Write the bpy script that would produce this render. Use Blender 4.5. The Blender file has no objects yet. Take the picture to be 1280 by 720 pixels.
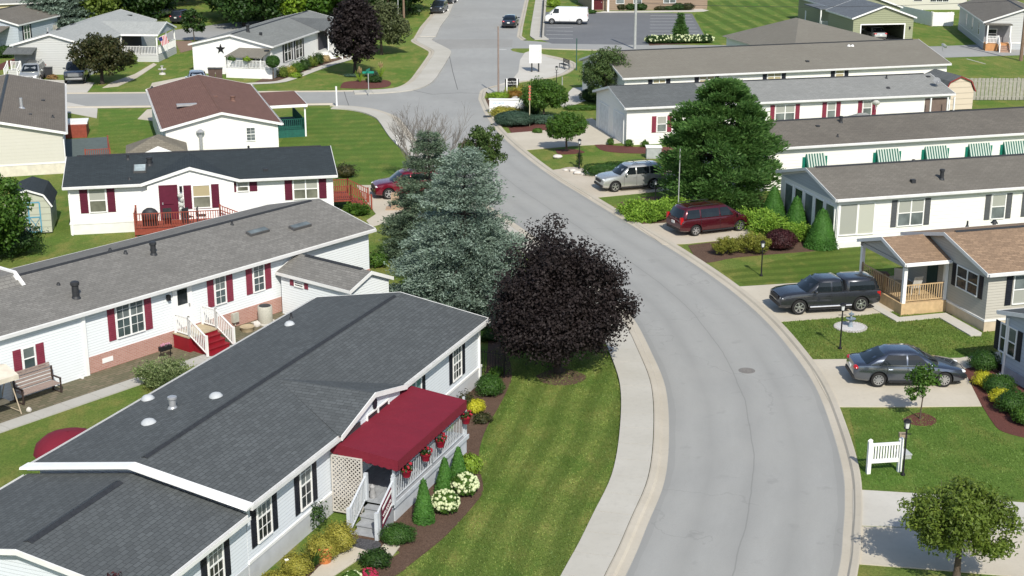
import bpy, bmesh, math, random
import numpy as np
from mathutils import Vector, Matrix
from mathutils.geometry import tessellate_polygon
random.seed(7); RNG = np.random.default_rng(11)
SC = bpy.context.scene
COL = SC.collection
PI = math.pi
FPX, CAMH = 1800.0, 22.38
TH = math.radians(17.136)

# ---- measuring helpers: a pixel measured on the photograph -> a point on a real plane of the site
def ray(px, py):
    x = (px-640)/FPX; y = (360-py)/FPX
    return Vector((x, math.cos(TH)+y*math.sin(TH), -math.sin(TH)+y*math.cos(TH)))
def at(px, py, z=0.0):
    d = ray(px, py); t = (z-CAMH)/d.z
    return Vector((d.x*t, d.y*t, z))
def hit(px, py, p, n):
    d = ray(px, py); o = Vector((0, 0, CAMH)); n = Vector(n)
    return o+d*((Vector(p)-o).dot(n)/d.dot(n))

# ---- object helpers
def link(o, parent=None):
    COL.objects.link(o)
    if parent is not None: o.parent = parent
    return o
def tag(o, label=None, cat=None, group=None, kind=None):
    if label: o['label'] = label
    if cat: o['category'] = cat
    if group: o['group'] = group
    if kind: o['kind'] = kind
    return o
def thing(name, label, cat, loc=(0, 0, 0), rz=0.0, group=None):
    o = bpy.data.objects.new(name, None); o.empty_display_size = .3
    o.location = (loc[0], loc[1], loc[2] if len(loc) > 2 else 0); o.rotation_euler = (0, 0, math.radians(rz))
    return tag(link(o), label, cat, group)

class MB:
    def __init__(s): s.v = []; s.f = []; s.m = []
    def add(s, vs, fs, mi=0):
        b = len(s.v); s.v += [tuple(v) for v in vs]
        for f in fs: s.f.append(tuple(i+b for i in f)); s.m.append(mi)
        return s
    def box(s, a, b, mi=0):
        x0, x1 = sorted((a[0], b[0])); y0, y1 = sorted((a[1], b[1])); z0, z1 = sorted((a[2], b[2]))
        return s.add([(x0,y0,z0),(x1,y0,z0),(x1,y1,z0),(x0,y1,z0),(x0,y0,z1),(x1,y0,z1),(x1,y1,z1),(x0,y1,z1)],
              [(0,3,2,1),(4,5,6,7),(0,1,5,4),(1,2,6,5),(2,3,7,6),(3,0,4,7)], mi)
    def obox(s, c, ax, ay, az, mi=0):   # centre and three half vectors
        c = Vector(c); ax = Vector(ax); ay = Vector(ay); az = Vector(az)
        vs = [c+ax*i+ay*j+az*k for k in (-1, 1) for (i, j) in ((-1,-1),(1,-1),(1,1),(-1,1))]
        return s.add(vs, [(0,3,2,1),(4,5,6,7),(0,1,5,4),(1,2,6,5),(2,3,7,6),(3,0,4,7)], mi)
    def bar(s, p, q, w, h=None, mi=0, up=(0,0,1)):
        p = Vector(p); q = Vector(q); d = q-p; L = d.length
        if L < 1e-6: return s
        d.normalize(); u = Vector(up)
        if abs(d.dot(u)) > .98: u = Vector((0, 1, 0))
        x = d.cross(u).normalized(); z = x.cross(d).normalized()
        h = w if h is None else h
        return s.obox((p+q)/2, x*w/2, d*L/2, z*h/2, mi)
    def tube(s, pts, rs, n=8, mi=0, cap=True):
        pts = [Vector(p) for p in pts]
        if not hasattr(rs, '__len__'): rs = [rs]*len(pts)
        rings = []; prevx = None
        for i, p in enumerate(pts):
            d = (pts[min(i+1, len(pts)-1)]-pts[max(i-1, 0)]).normalized()
            ref = Vector((0, 0, 1)) if abs(d.z) < .9 else Vector((1, 0, 0))
            x = d.cross(ref).normalized(); y = d.cross(x).normalized()
            if prevx is not None and x.dot(prevx) < 0: x, y = -x, -y
            prevx = x
            rings.append([p+(x*math.cos(2*PI*k/n)+y*math.sin(2*PI*k/n))*rs[i] for k in range(n)])
        vs = [v for r in rings for v in r]; fs = []
        for i in range(len(pts)-1):
            for k in range(n):
                k2 = (k+1) % n
                fs.append((i*n+k, i*n+k2, (i+1)*n+k2, (i+1)*n+k))
        if cap: fs.append(tuple(range(n))[::-1]); fs.append(tuple((len(pts)-1)*n+k for k in range(n)))
        return s.add(vs, fs, mi)
    def lathe(s, prof, c=(0,0,0), n=16, mi=0, cap=True):
        c = Vector(c); vs = []; fs = []
        for (r, z) in prof:
            for k in range(n): vs.append((c.x+r*math.cos(2*PI*k/n), c.y+r*math.sin(2*PI*k/n), c.z+z))
        for i in range(len(prof)-1):
            for k in range(n):
                k2 = (k+1) % n; fs.append((i*n+k, i*n+k2, (i+1)*n+k2, (i+1)*n+k))
        if cap: fs.append(tuple(range(n))[::-1]); fs.append(tuple((len(prof)-1)*n+k for k in range(n)))
        return s.add(vs, fs, mi)
    def prism(s, poly, z0, z1, mi=0):   # xy polygon extruded (counter clockwise)
        n = len(poly)
        vs = [(p[0], p[1], z0) for p in poly]+[(p[0], p[1], z1) for p in poly]
        fs = [(i, (i+1) % n, (i+1) % n+n, i+n) for i in range(n)]
        tr = tessellate_polygon([[Vector((p[0], p[1], 0)) for p in poly]])
        fs += [tuple(t)[::-1] for t in tr]+[tuple(i+n for i in t) for t in tr]
        return s.add(vs, fs, mi)
    def ext(s, poly3, vec, mi=0):       # planar 3d polygon extruded by vec
        n = len(poly3); vec = Vector(vec); P3 = [Vector(p) for p in poly3]
        vs = P3+[p+vec for p in P3]
        fs = [(i, (i+1) % n, (i+1) % n+n, i+n) for i in range(n)]+[tuple(range(n))[::-1], tuple(range(n, 2*n))]
        return s.add(vs, fs, mi)
    def ell(s, c, r, n=12, m=8, mi=0, jit=0, rnd=None):
        c = Vector(c); r = (r, r, r) if not hasattr(r, '__len__') else r
        vs = []; fs = []
        for i in range(m+1):
            ph = -PI/2+PI*i/m
            for k in range(n):
                a = 2*PI*k/n; q = 1+(random.uniform(-jit, jit) if jit else 0)
                vs.append((c.x+r[0]*q*math.cos(ph)*math.cos(a), c.y+r[1]*q*math.cos(ph)*math.sin(a), c.z+r[2]*q*math.sin(ph)))
        for i in range(m):
            for k in range(n):
                k2 = (k+1) % n; fs.append((i*n+k, i*n+k2, (i+1)*n+k2, (i+1)*n+k))
        return s.add(vs, fs, mi)
    def build(s, name, mats, parent=None, smooth=False, loc=None, rz=None):
        if name in ('porch_post', 'deck_post') and len(s.v) > 8 and len(s.v) % 8 == 0:   # one object for every post
            for i in range(0, len(s.v), 8): MB().add(s.v[i:i+8], [(0,3,2,1),(4,5,6,7),(0,1,5,4),(1,2,6,5),(2,3,7,6),(3,0,4,7)]).build(name, mats, parent, smooth, loc, rz)
            return None
        me = bpy.data.meshes.new(name); me.from_pydata(s.v, [], s.f)
        mats = mats if isinstance(mats, (list, tuple)) else [mats]
        for m in mats: me.materials.append(m)
        if len(mats) > 1: me.polygons.foreach_set('material_index', s.m)
        bm = bmesh.new(); bm.from_mesh(me)
        bmesh.ops.remove_doubles(bm, verts=bm.verts, dist=1e-5)
        bmesh.ops.recalc_face_normals(bm, faces=bm.faces)
        bm.to_mesh(me); bm.free()
        if smooth:
            me.polygons.foreach_set('use_smooth', [True]*len(me.polygons))
            try: me.set_sharp_from_angle(angle=math.radians(40))
            except Exception: pass
        o = bpy.data.objects.new(name, me)
        if loc is not None: o.location = loc
        if rz is not None: o.rotation_euler = (0, 0, math.radians(rz))
        return link(o, parent)

# ---- materials
class NT:
    def __init__(s, name):
        s.mat = bpy.data.materials.new(name); s.mat.use_nodes = True
        s.n = s.mat.node_tree.nodes; s.l = s.mat.node_tree.links
        s.b = s.n['Principled BSDF']; s.b.inputs['Specular IOR Level'].default_value = .3
        s.tc = s.n.new('ShaderNodeTexCoord')
    def node(s, t, **k):
        n = s.n.new(t)
        for a, v in k.items(): setattr(n, a, v)
        return n
    def lk(s, a, b): s.l.new(a, b)
    def mapping(s, scale=(1,1,1), rot=(0,0,0), src='Object', loc=(0,0,0)):
        m = s.node('ShaderNodeMapping'); m.inputs['Scale'].default_value = scale; m.inputs['Rotation'].default_value = rot; m.inputs['Location'].default_value = loc
        s.lk(s.tc.outputs[src], m.inputs[0]); return m.outputs[0]
    def noise(s, scale, detail=3, vec=None, rough=.55):
        n = s.node('ShaderNodeTexNoise'); n.inputs['Scale'].default_value = scale; n.inputs['Detail'].default_value = detail
        n.inputs['Roughness'].default_value = rough
        s.lk(vec if vec is not None else s.tc.outputs['Object'], n.inputs['Vector']); return n.outputs['Fac']
    def ramp(s, fac, stops):
        r = s.node('ShaderNodeValToRGB'); e = r.color_ramp.elements
        while len(e) < len(stops): e.new(.5)
        for i, (p, c) in enumerate(stops): e[i].position = p; e[i].color = (c[0], c[1], c[2], 1)
        s.lk(fac, r.inputs[0]); return r.outputs[0]
    def mix(s, fac, a, b, mode='MIX'):
        m = s.node('ShaderNodeMix', data_type='RGBA', blend_type=mode)
        for sock, val in ((m.inputs[0], fac), (m.inputs[6], a), (m.inputs[7], b)):
            if hasattr(val, 'is_linked'): s.lk(val, sock)
            elif isinstance(val, (int, float)): sock.default_value = val
            else: sock.default_value = (val[0], val[1], val[2], 1)
        return m.outputs[2]
    def math(s, op, a, b=0.0):
        m = s.node('ShaderNodeMath', operation=op)
        for sock, val in ((m.inputs[0], a), (m.inputs[1], b)):
            if hasattr(val, 'is_linked'): s.lk(val, sock)
            else: sock.default_value = val
        return m.outputs[0]
    def bump(s, h, strength=.4, dist=.02, prev=None):
        b = s.node('ShaderNodeBump'); b.inputs['Strength'].default_value = strength; b.inputs['Distance'].default_value = dist
        s.lk(h, b.inputs['Height'])
        if prev is not None: s.lk(prev, b.inputs['Normal'])
        s.lk(b.outputs[0], s.b.inputs['Normal']); return b.outputs[0]
    def base(s, c):
        if hasattr(c, 'is_linked'): s.lk(c, s.b.inputs['Base Color'])
        else: s.b.inputs['Base Color'].default_value = (c[0], c[1], c[2], 1)
    def rough(s, r): s.b.inputs['Roughness'].default_value = r
MC = {}
def sc(c, k): return tuple(min(1, x*k) for x in c)
def m_plain(name, c, r=.6, var=.12, scale=3.0, metal=0.0, coat=0.0, spec=None):
    if name in MC: return MC[name]
    t = NT(name); f = t.noise(scale, 4)
    t.base(t.ramp(f, [(.3, sc(c, 1-var)), (.7, sc(c, 1+var))])); t.rough(r)
    t.b.inputs['Metallic'].default_value = metal
    if coat: t.b.inputs['Coat Weight'].default_value = coat; t.b.inputs['Coat Roughness'].default_value = .06
    if spec is not None: t.b.inputs['Specular IOR Level'].default_value = spec
    MC[name] = t.mat; return t.mat
def m_siding(name, c, lap=.16, lip_shade=.38, bd=.03):
    if name in MC: return MC[name]
    t = NT(name)
    sx = t.node('ShaderNodeSeparateXYZ'); t.lk(t.tc.outputs['Object'], sx.inputs[0])
    z = sx.outputs[2]
    fr = t.math('FRACT', t.math('MULTIPLY', z, 1/lap))
    saw = t.math('SUBTRACT', 1.0, fr)
    f = t.noise(.9, 4); f2 = t.noise(1.0, 3, t.mapping((7, 7, .6)))
    col = t.mix(t.math('MULTIPLY', f2, .5), sc(c, 1.0), sc(c, .90))
    col = t.mix(t.math('MULTIPLY', f, .3), col, (c[0]*.86, c[1]*.86, c[2]*.82))
    # groove shadow at each lap's lower lip, painted into the colour
    lip = t.math('LESS_THAN', fr, .11)
    col = t.mix(t.math('MULTIPLY', lip, lip_shade), col, sc(c, .45))
    t.base(col); t.rough(.5); t.bump(saw, .8, bd)
    MC[name] = t.mat; return t.mat
def m_shingle(name, c, c2=None, rot=False, contrast=.16, stain=.18, row=.145):
    if name in MC: return MC[name]
    t = NT(name); c2 = c2 or sc(c, .8)
    vec = t.mapping((1, 1, 1), (0, 0, PI/2 if rot else 0))
    br = t.node('ShaderNodeTexBrick'); br.offset = .37; br.squash = 1
    t.lk(vec, br.inputs['Vector'])
    br.inputs['Color1'].default_value = (*sc(c, 1+contrast), 1); br.inputs['Color2'].default_value = (*sc(c2, 1-contrast*.5), 1)
    br.inputs['Mortar'].default_value = (*sc(c2, .5), 1); br.inputs['Scale'].default_value = 1
    br.inputs['Mortar Size'].default_value = .012; br.inputs['Mortar Smooth'].default_value = .4; br.inputs['Bias'].default_value = 0
    br.inputs['Brick Width'].default_value = .31; br.inputs['Row Height'].default_value = row
    st = t.noise(.35, 5, t.mapping((1, 1, 1))); fine = t.noise(26, 2); streak = t.noise(1.0, 4, t.mapping((.25, 2.6, 1), (0, 0, PI/2 if rot else 0)))
    col = t.mix(t.ramp(st, [(.35, (0,0,0)), (.7, (1,1,1))]), br.outputs['Color'], sc(c2, 1-stain), 'MIX')
    col = t.mix(.55, br.outputs['Color'], col)
    col = t.mix(t.math('MULTIPLY', streak, .35), col, sc(c, 1.25))
    col = t.mix(t.math('MULTIPLY', fine, .5), col, sc(c2, .7))
    t.base(col); t.rough(.88); t.b.inputs['Specular IOR Level'].default_value = .15
    t.bump(t.math('ADD', t.math('MULTIPLY', br.outputs['Fac'], -1.0), t.math('MULTIPLY', fine, .7)), .7, .015)
    MC[name] = t.mat; return t.mat
def m_grass(name, lush, dry, stripe=None, patch=.16, blot=.65, dist=3.2):
    t = NT(name); n1 = t.noise(patch, 6, rough=.62); n2 = t.noise(3.2, 6, rough=.75); n3 = t.noise(11, 5, rough=.85)
    n4 = t.noise(.9, 4, t.mapping((1, .45, 1)))
    col = t.mix(t.ramp(n1, [(.38, (0,0,0)), (.68, (1,1,1))]), lush, dry)
    col = t.mix(t.ramp(n2, [(.35, (0,0,0)), (.75, (.75,.75,.75))]), col, sc(lush, .62))
    col = t.mix(t.ramp(n4, [(.50, (0,0,0)), (.70, (blot,blot,blot))]), col, (dry[0]*1.3, dry[1]*1.02, dry[2]*1.2))
    col = t.mix(t.ramp(n3, [(.42, (0,0,0)), (.66, (.8,.8,.8))]), col, sc(lush, .42))
    if stripe:                                    # mower passes: (period, direction, strength)
        per, ang, k = stripe
        w = t.node('ShaderNodeTexWave', wave_type='BANDS', bands_direction='X', wave_profile='SIN')
        w.inputs['Scale'].default_value = 1; w.inputs['Distortion'].default_value = dist; w.inputs['Detail'].default_value = 2; w.inputs['Detail Scale'].default_value = .35
        t.lk(t.mapping((.314/per, .314/per, .314/per), (0, 0, -math.radians(ang))), w.inputs['Vector'])
        col = t.mix(t.math('MULTIPLY', t.ramp(w.outputs['Fac'], [(.3, (0,0,0)), (.7, (1,1,1))]), k), col, sc(lush, .5))
    t.base(col); t.rough(.9); t.b.inputs['Specular IOR Level'].default_value = .1
    t.bump(t.math('ADD', n3, t.noise(60, 2)), .9, .05)
    return t.mat
def m_ground(name, c, c2, scale=8, big=.5, r=.9, bump=.5, dist=.02):
    if name in MC: return MC[name]
    t = NT(name); a = t.noise(scale, 5, rough=.7); b = t.noise(big, 4)
    col = t.mix(t.ramp(a, [(.35, (0,0,0)), (.7, (1,1,1))]), c, c2)
    col = t.mix(t.math('MULTIPLY', b, .5), col, sc(c, .72)); t.base(col); t.rough(r)
    t.bump(a, bump, dist); MC[name] = t.mat; return t.mat
def m_concrete(name, c, joint=None, ang=0):
    if name in MC: return MC[name]
    t = NT(name); a = t.noise(.35, 5); b = t.noise(5, 5, rough=.7); g = t.noise(60, 2)
    col = t.mix(t.ramp(a, [(.3, (0,0,0)), (.75, (1,1,1))]), sc(c, 1.04), (c[0]*.86, c[1]*.85, c[2]*.82))
    col = t.mix(t.ramp(b, [(.5, (0,0,0)), (.8, (.5,.5,.5))]), col, sc(c, .72))
    col = t.mix(t.math('MULTIPLY', g, .25), col, sc(c, .8))
    t.base(col); t.rough(.85); t.bump(b, .15, .01); MC[name] = t.mat; return t.mat
def m_asphalt(name, c):
    if name in MC: return MC[name]
    t = NT(name); a = t.noise(.12, 4); b = t.noise(1.3, 5, t.mapping((1, .3, 1)), rough=.6); g = t.noise(45, 3, rough=.8)
    v = t.node('ShaderNodeTexVoronoi', feature='DISTANCE_TO_EDGE'); v.inputs['Scale'].default_value = .13
    wv = t.node('ShaderNodeMix', data_type='VECTOR'); wv.inputs[0].default_value = .35
    nz = t.node('ShaderNodeTexNoise'); nz.inputs['Scale'].default_value = .8; nz.inputs['Detail'].default_value = 6; t.lk(t.tc.outputs['Object'], nz.inputs['Vector'])
    vm = t.node('ShaderNodeVectorMath', operation='MULTIPLY_ADD'); t.lk(nz.outputs['Color'], vm.inputs[0]); vm.inputs[1].default_value = (2.2, 2.2, 2.2); t.lk(t.tc.outputs['Object'], vm.inputs[2])
    t.lk(vm.outputs[0], v.inputs['Vector'])
    col = t.mix(t.ramp(a, [(.35, (0,0,0)), (.65, (1,1,1))]), sc(c, 1.06), sc(c, .90))
    col = t.mix(t.ramp(b, [(.35, (0,0,0)), (.75, (.6,.6,.6))]), col, sc(c, .86))
    col = t.mix(t.ramp(g, [(.45, (0,0,0)), (.8, (.6,.6,.6))]), col, sc(c, .7))
    crack = t.math('MULTIPLY', t.math('LESS_THAN', v.outputs['Distance'], .0022), t.math('GREATER_THAN', t.noise(.16, 2), .54))
    col = t.mix(t.math('MULTIPLY', crack, .45), col, sc(c, .5))
    t.base(col); t.rough(.82); t.bump(g, .25, .01); MC[name] = t.mat; return t.mat
def m_leaf(name, c, c2, trans=.35, clump=1.2, r=.55, spec=.25, stripe=None):
    if name in MC: return MC[name]
    t = NT(name)
    g = t.node('ShaderNodeNewGeometry'); rnd = g.outputs['Random Per Island']
    n1 = t.noise(clump, 3)
    col = t.mix(rnd, c, c2)
    col = t.mix(t.ramp(n1, [(.35, (0,0,0)), (.7, (.7,.7,.7))]), col, sc(c, .6))
    if stripe:
        per, ang, k, dist = stripe; w = t.node('ShaderNodeTexWave', wave_type='BANDS', bands_direction='X', wave_profile='SIN')
        w.inputs['Scale'].default_value = 1; w.inputs['Distortion'].default_value = dist; w.inputs['Detail'].default_value = 2; w.inputs['Detail Scale'].default_value = .35
        t.lk(t.mapping((.314/per, .314/per, .314/per), (0, 0, -math.radians(ang))), w.inputs['Vector'])
        col = t.mix(t.math('MULTIPLY', t.ramp(w.outputs['Fac'], [(.3, (0,0,0)), (.7, (1,1,1))]), k), col, sc(c, .6))
    t.base(col); t.rough(r); t.b.inputs['Specular IOR Level'].default_value = spec
    tr = t.node('ShaderNodeBsdfTranslucent'); t.lk(t.mix(.5, col, (c2[0]*1.3, c2[1]*1.4, c2[2])), tr.inputs[0])
    mx = t.node('ShaderNodeMixShader'); mx.inputs[0].default_value = trans
    t.lk(t.b.outputs[0], mx.inputs[1]); t.lk(tr.outputs[0], mx.inputs[2])
    t.lk(mx.outputs[0], t.n['Material Output'].inputs[0]); MC[name] = t.mat; return t.mat
def m_glass(name, c, blind=None):
    if name in MC: return MC[name]
    t = NT(name)
    if blind:
        sx = t.node('ShaderNodeSeparateXYZ'); t.lk(t.tc.outputs['Object'], sx.inputs[0])
        w = t.math('FRACT', t.math('MULTIPLY', sx.outputs[2], 22.0)); col = t.mix(t.math('MULTIPLY', w, .25), c, sc(c, .6)); t.base(col)
    else:
        t.base(t.ramp(t.noise(1.1, 3), [(.3, sc(c, .6)), (.7, sc(c, 1.5))]))
    t.rough(.12); t.b.inputs['Specular IOR Level'].default_value = .5
    MC[name] = t.mat; return t.mat
def m_stripes(name, c1, c2, per, axis=0):
    t = NT(name); sx = t.node('ShaderNodeSeparateXYZ'); t.lk(t.tc.outputs['Object'], sx.inputs[0])
    f = t.math('GREATER_THAN', t.math('FRACT', t.math('MULTIPLY', sx.outputs[axis], 1/per)), .5)
    t.base(t.mix(f, c1, c2)); t.rough(.7); return t.mat

WHITE = m_plain('white_vinyl', (.80, .80, .78), .45, .04)
TRIM = m_plain('white_trim', (.74, .74, .72), .5, .06, 2)
GUTTER = m_plain('gutter_metal', (.62, .62, .61), .45, .06, 2)
SHUT_RED = m_plain('maroon_shutter', (.21, .035, .058), .55, .1, 6)
SHUT_MAR = m_plain('dark_maroon_shutter', (.10, .012, .03), .55, .1, 6)
SHUT_BLK = m_plain('black_shutter', (.014, .016, .024), .5, .2, 6)
SHUT_GRY = m_plain('grey_shutter', (.09, .095, .10), .55, .1, 6)
SHUT_GRN = m_plain('green_shutter', (.008, .16, .11), .5, .1, 6)
BLACK = m_plain('black_metal', (.012, .012, .014), .45, .2, 6)
VENT = m_plain('dark_pipe', (.03, .032, .035), .55, .2, 8)
GALV = m_plain('galvanised_metal', (.45, .46, .47), .4, .1, 8, metal=.5)
GL_D = m_glass('dark_window_glass', (.022, .028, .032))
GL_M = m_glass('grey_window_glass', (.12, .14, .14))
GL_C = m_glass('curtained_window', (.36, .37, .33), True)
GL_T = m_glass('tan_blind_window', (.42, .36, .22), True)
BARK = m_ground('bark', (.075, .055, .04), (.14, .11, .085), 12, 2, .9, 1.0, .03)
BARK_D = m_ground('dark_bark', (.03, .024, .02), (.07, .055, .045), 12, 2, .9, 1.0, .03)
MULCH = m_ground('brown_mulch', (.075, .042, .028), (.20, .13, .09), 22, 1.2, .95, 1.0, .05)
MULCH_R = m_ground('red_mulch', (.10, .034, .026), (.19, .075, .06), 22, 1.0, .95, 1.0, .05)
CONC = m_concrete('pale_concrete', (.52, .50, .45))
CONC_W = m_concrete('warm_concrete', (.52, .475, .39))
CONC_G = m_concrete('grey_concrete', (.43, .42, .385))
ASPH = m_asphalt('weathered_asphalt', (.322, .323, .306))
ASPH_D = m_asphalt('dark_asphalt', (.155, .16, .165))
WOODP = m_plain('raw_pine_wood', (.50, .36, .20), .7, .15, 4)
WOODR = m_plain('red_stained_wood', (.24, .055, .035), .65, .18, 5)
WOODG = m_plain('weathered_grey_wood', (.30, .29, .25), .8, .2, 4)
RUBBER = m_plain('tyre_rubber', (.018, .018, .018), .8, .2, 8)
# ---- foliage made of many small faces
def quads_mesh(name, C, T, B, mat, parent, core=None, extra=None):
    """C centres, T half tangent vectors, B half bitangent vectors, each (N,3); pointed quads"""
    N = len(C); V = np.empty((N, 4, 3), dtype=np.float32)
    V[:, 0] = C-T; V[:, 1] = C-B; V[:, 2] = C+T; V[:, 3] = C+B
    V = V.reshape(-1, 3)
    me = bpy.data.meshes.new(name)
    cv, cf = ([], [])
    if core is not None: cv, cf = core.v, core.f
    nv = len(V)+len(cv); me.vertices.add(nv)
    allv = np.concatenate([V, np.array(cv, dtype=np.float32).reshape(-1, 3)]) if len(cv) else V
    me.vertices.foreach_set('co', allv.ravel())
    idx = np.arange(N*4, dtype=np.int32); tot = [4]*N
    if len(cf):
        ex = [i+N*4 for f in cf for i in f]; idx = np.concatenate([idx, np.array(ex, dtype=np.int32)]); tot += [len(f) for f in cf]
    tot = np.array(tot, dtype=np.int32); st = np.concatenate([[0], np.cumsum(tot)[:-1]]).astype(np.int32)
    me.loops.add(len(idx)); me.loops.foreach_set('vertex_index', idx)
    me.polygons.add(len(tot)); me.polygons.foreach_set('loop_start', st); me.polygons.foreach_set('loop_total', tot)
    mats = mat if isinstance(mat, (list, tuple)) else [mat]
    for m in mats: me.materials.append(m)
    if len(mats) > 1:
        mi = np.zeros(len(tot), dtype=np.int32)
        if extra is not None: mi[:N] = extra
        if len(cf): mi[N:] = len(mats)-1 if extra is None else 0
        me.polygons.foreach_set('material_index', mi)
    me.update(calc_edges=True); me.validate()
    o = bpy.data.objects.new(name, me); return link(o, parent)
def unit(a): return a/np.maximum(np.linalg.norm(a, axis=1, keepdims=True), 1e-6)
def rnd_dirs(n): return unit(RNG.normal(size=(n, 3)))
def leaf_frames(nrm, size, aspect=.6, var=.35):
    n = len(nrm); r = rnd_dirs(n); T = unit(np.cross(nrm, r)); B = np.cross(nrm, T)
    s = size*(1+RNG.uniform(-var, var, (n, 1)))
    return T*s*.5, B*s*.5*aspect
def blob_leaves(c, rad, n, size, fill=.45, up=.35, aspect=.6, jit=.9, zmin=None):
    """leaves through an ellipsoid clump, denser to the outside"""
    d = rnd_dirs(n); r = RNG.uniform(0, 1, (n, 1))**(fill)
    P = np.array(c)+d*r*np.array(rad)
    nr = unit(d*(1-up)+np.array([0, 0, up])+RNG.normal(size=(n, 3))*jit*.5)
    T, B = leaf_frames(nr, size, aspect)
    return P, T, B
def crown_leaves(c, rad, nclump, per, size, clump=.28, seed=0, lobes=.18, bottom=-.85, flat=.8, up=.35, aspect=.6, shell=.75, belly=1.0):
    """broadleaf crown: clumps spread on an uneven shell and through the volume"""
    Cs, Ts, Bs = [], [], []
    c = np.array(c); rad = np.array(rad, dtype=float); rm = rad.mean()
    ph = RNG.uniform(0, 6.28, 6); k = RNG.integers(2, 5, 6)
    for i in range(nclump):
        d = rnd_dirs(1)[0]
        if d[2] < bottom: d[2] = -d[2]
        a = math.atan2(d[1], d[0])
        lob = 1+lobes*(math.sin(a*k[0]+ph[0])*.5+math.sin(a*k[1]+ph[1]+d[2]*3)*.5)+random.uniform(-.17, .12)
        rr = random.uniform(.80, .98) if random.random() < shell else random.uniform(.25, .8)
        cr = clump*rm*random.uniform(.6, 1.25)
        p = c+d*rad*lob*rr*(1-clump*.35)*np.array([1, 1, belly if d[2] < 0 else 1])
        P, T, B = blob_leaves(p, (cr, cr, cr*flat), per, size, .4, up, aspect)
        # face leaves outward from the crown too
        Cs.append(P); Ts.append(T); Bs.append(B)
    return np.concatenate(Cs), np.concatenate(Ts), np.concatenate(Bs)
def limbs(mb, base, h, r, c, rad, n=7, n2=3, split=.35):
    """trunk with limbs that reach into the crown"""
    top = Vector((base[0]+random.uniform(-.1,.1)*h*.2, base[1]+random.uniform(-.1,.1)*h*.2, base[2]+h*.75))
    mid = Vector((base[0]+random.uniform(-.03,.03)*h, base[1]+random.uniform(-.03,.03)*h, base[2]+h*.4))
    mb.tube([base, Vector(base)+Vector((0,0,.12*h)), mid, top], [r*1.5, r, r*.75, r*.25], 9)
    for i in range(n):
        t = random.uniform(split, .85); a = 2*PI*i/n+random.uniform(-.3,.3)
        p = Vector(base).lerp(top, t); e = Vector((c[0]+math.cos(a)*rad[0]*.75, c[1]+math.sin(a)*rad[1]*.75, c[2]+random.uniform(-.3, .6)*rad[2]))
        m = p.lerp(e, .5)+Vector((0, 0, .06*h)); mb.tube([p, m, e], [r*.45, r*.3, r*.08], 6)
        for j in range(n2):
            e2 = m+Vector((random.uniform(-1,1)*rad[0]*.4, random.uniform(-1,1)*rad[1]*.4, random.uniform(.1,.6)*rad[2])); mb.tube([m, e2], [r*.2, r*.05], 5)
def broadleaf(name, loc, h, trunk_h, rad, mat, label, leaf=.16, nclump=120, per=110, clump=.28, r=.14, bark=None, group=None, lobes=.18, cat='tree', flat=.8, shell=.75, bottom=-.85, aspect=.6, off=(0, 0), belly=1.0):
    root = thing(name, label, cat, loc, 0, group)
    c = (off[0], off[1], trunk_h+rad[2]*belly); tb = MB(); limbs(tb, (0, 0, 0), h, r, c, rad)
    tb.build('trunk', bark or BARK, root, True)
    P, T, B = crown_leaves(c, rad, nclump, per, leaf, clump, lobes=lobes, flat=flat, shell=shell, bottom=bottom, aspect=aspect, belly=belly)
    quads_mesh('crown', P, T, B, mat, root); return root
def spruce(name, loc, h, rbase, mat, label, group=None, z0=.25, whorls=24, spray=.34, droop=-.12, bark=None, power=.8, needle=.13, dens=1.0, jag=.22, inner=.25):
    root = thing(name, label, 'tree', loc, 0, group)
    tb = MB(); tb.tube([(0,0,0), (0,0,h*.5), (0,0,h*.97)], [.022*h, .013*h, .003*h], 9)
    Cs, Ts, Bs = [], [], []
    for w in range(whorls):
        t = (w+random.uniform(-.2, .2))/whorls; z = z0+(h-z0)*t; R = rbase*(max(0, 1-t))**power*(1-.25*max(0, .12-t)/.12)+.10
        nb = max(5, int(7+11*(1-t)))
        a0 = random.uniform(0, 6.28)
        for b in range(nb):
            a = a0+2*PI*b/nb+random.uniform(-.12, .12); L = R*random.uniform(1-jag, 1+jag*.5)
            d = Vector((math.cos(a), math.sin(a), 0)); dz = droop*L if t < .6 else (.05+.5*(t-.6))*L
            tip = Vector((0, 0, z))+d*L+Vector((0, 0, dz))
            if b % 2 == 0: tb.tube([(0, 0, z-.02), tip*.9+Vector((0,0,z))*.1], [.012*h*(1-t)*.5+.01, .006], 4)
            ns = max(3, int(L/spray*3.0*dens))
            for s in range(ns):
                q = inner+(1-inner)*((s+random.random())/ns)
                side = Vector((-d.y, d.x, 0))*random.uniform(-1, 1)*spray*(1.25-q*.8)*1.25
                p = Vector((0, 0, z)).lerp(tip, q)+side+Vector((0, 0, random.uniform(-.10, .12)))
                n = 20
                dirv = np.array(d+side.normalized()*random.uniform(-.2, .9) if side.length > 1e-4 else d); dirv = dirv/np.linalg.norm(dirv)
                off = RNG.normal(size=(n, 3))*np.array([.36, .36, .15])*spray
                axis = unit(dirv[None, :]*1.1+RNG.normal(size=(n, 3))*.55+np.array([0, 0, .22]))
                nr = unit(np.cross(axis, rnd_dirs(n))); 
                ln = needle*(1+RNG.uniform(-.3, .4, (n, 1)))
                Cs.append(np.array(p)+off); Ts.append(axis*ln*.5); Bs.append(nr*ln*.16)
    tb.build('trunk', bark or BARK_D, root, True)
    quads_mesh('crown', np.concatenate(Cs), np.concatenate(Ts), np.concatenate(Bs), mat, root); return root
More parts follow.
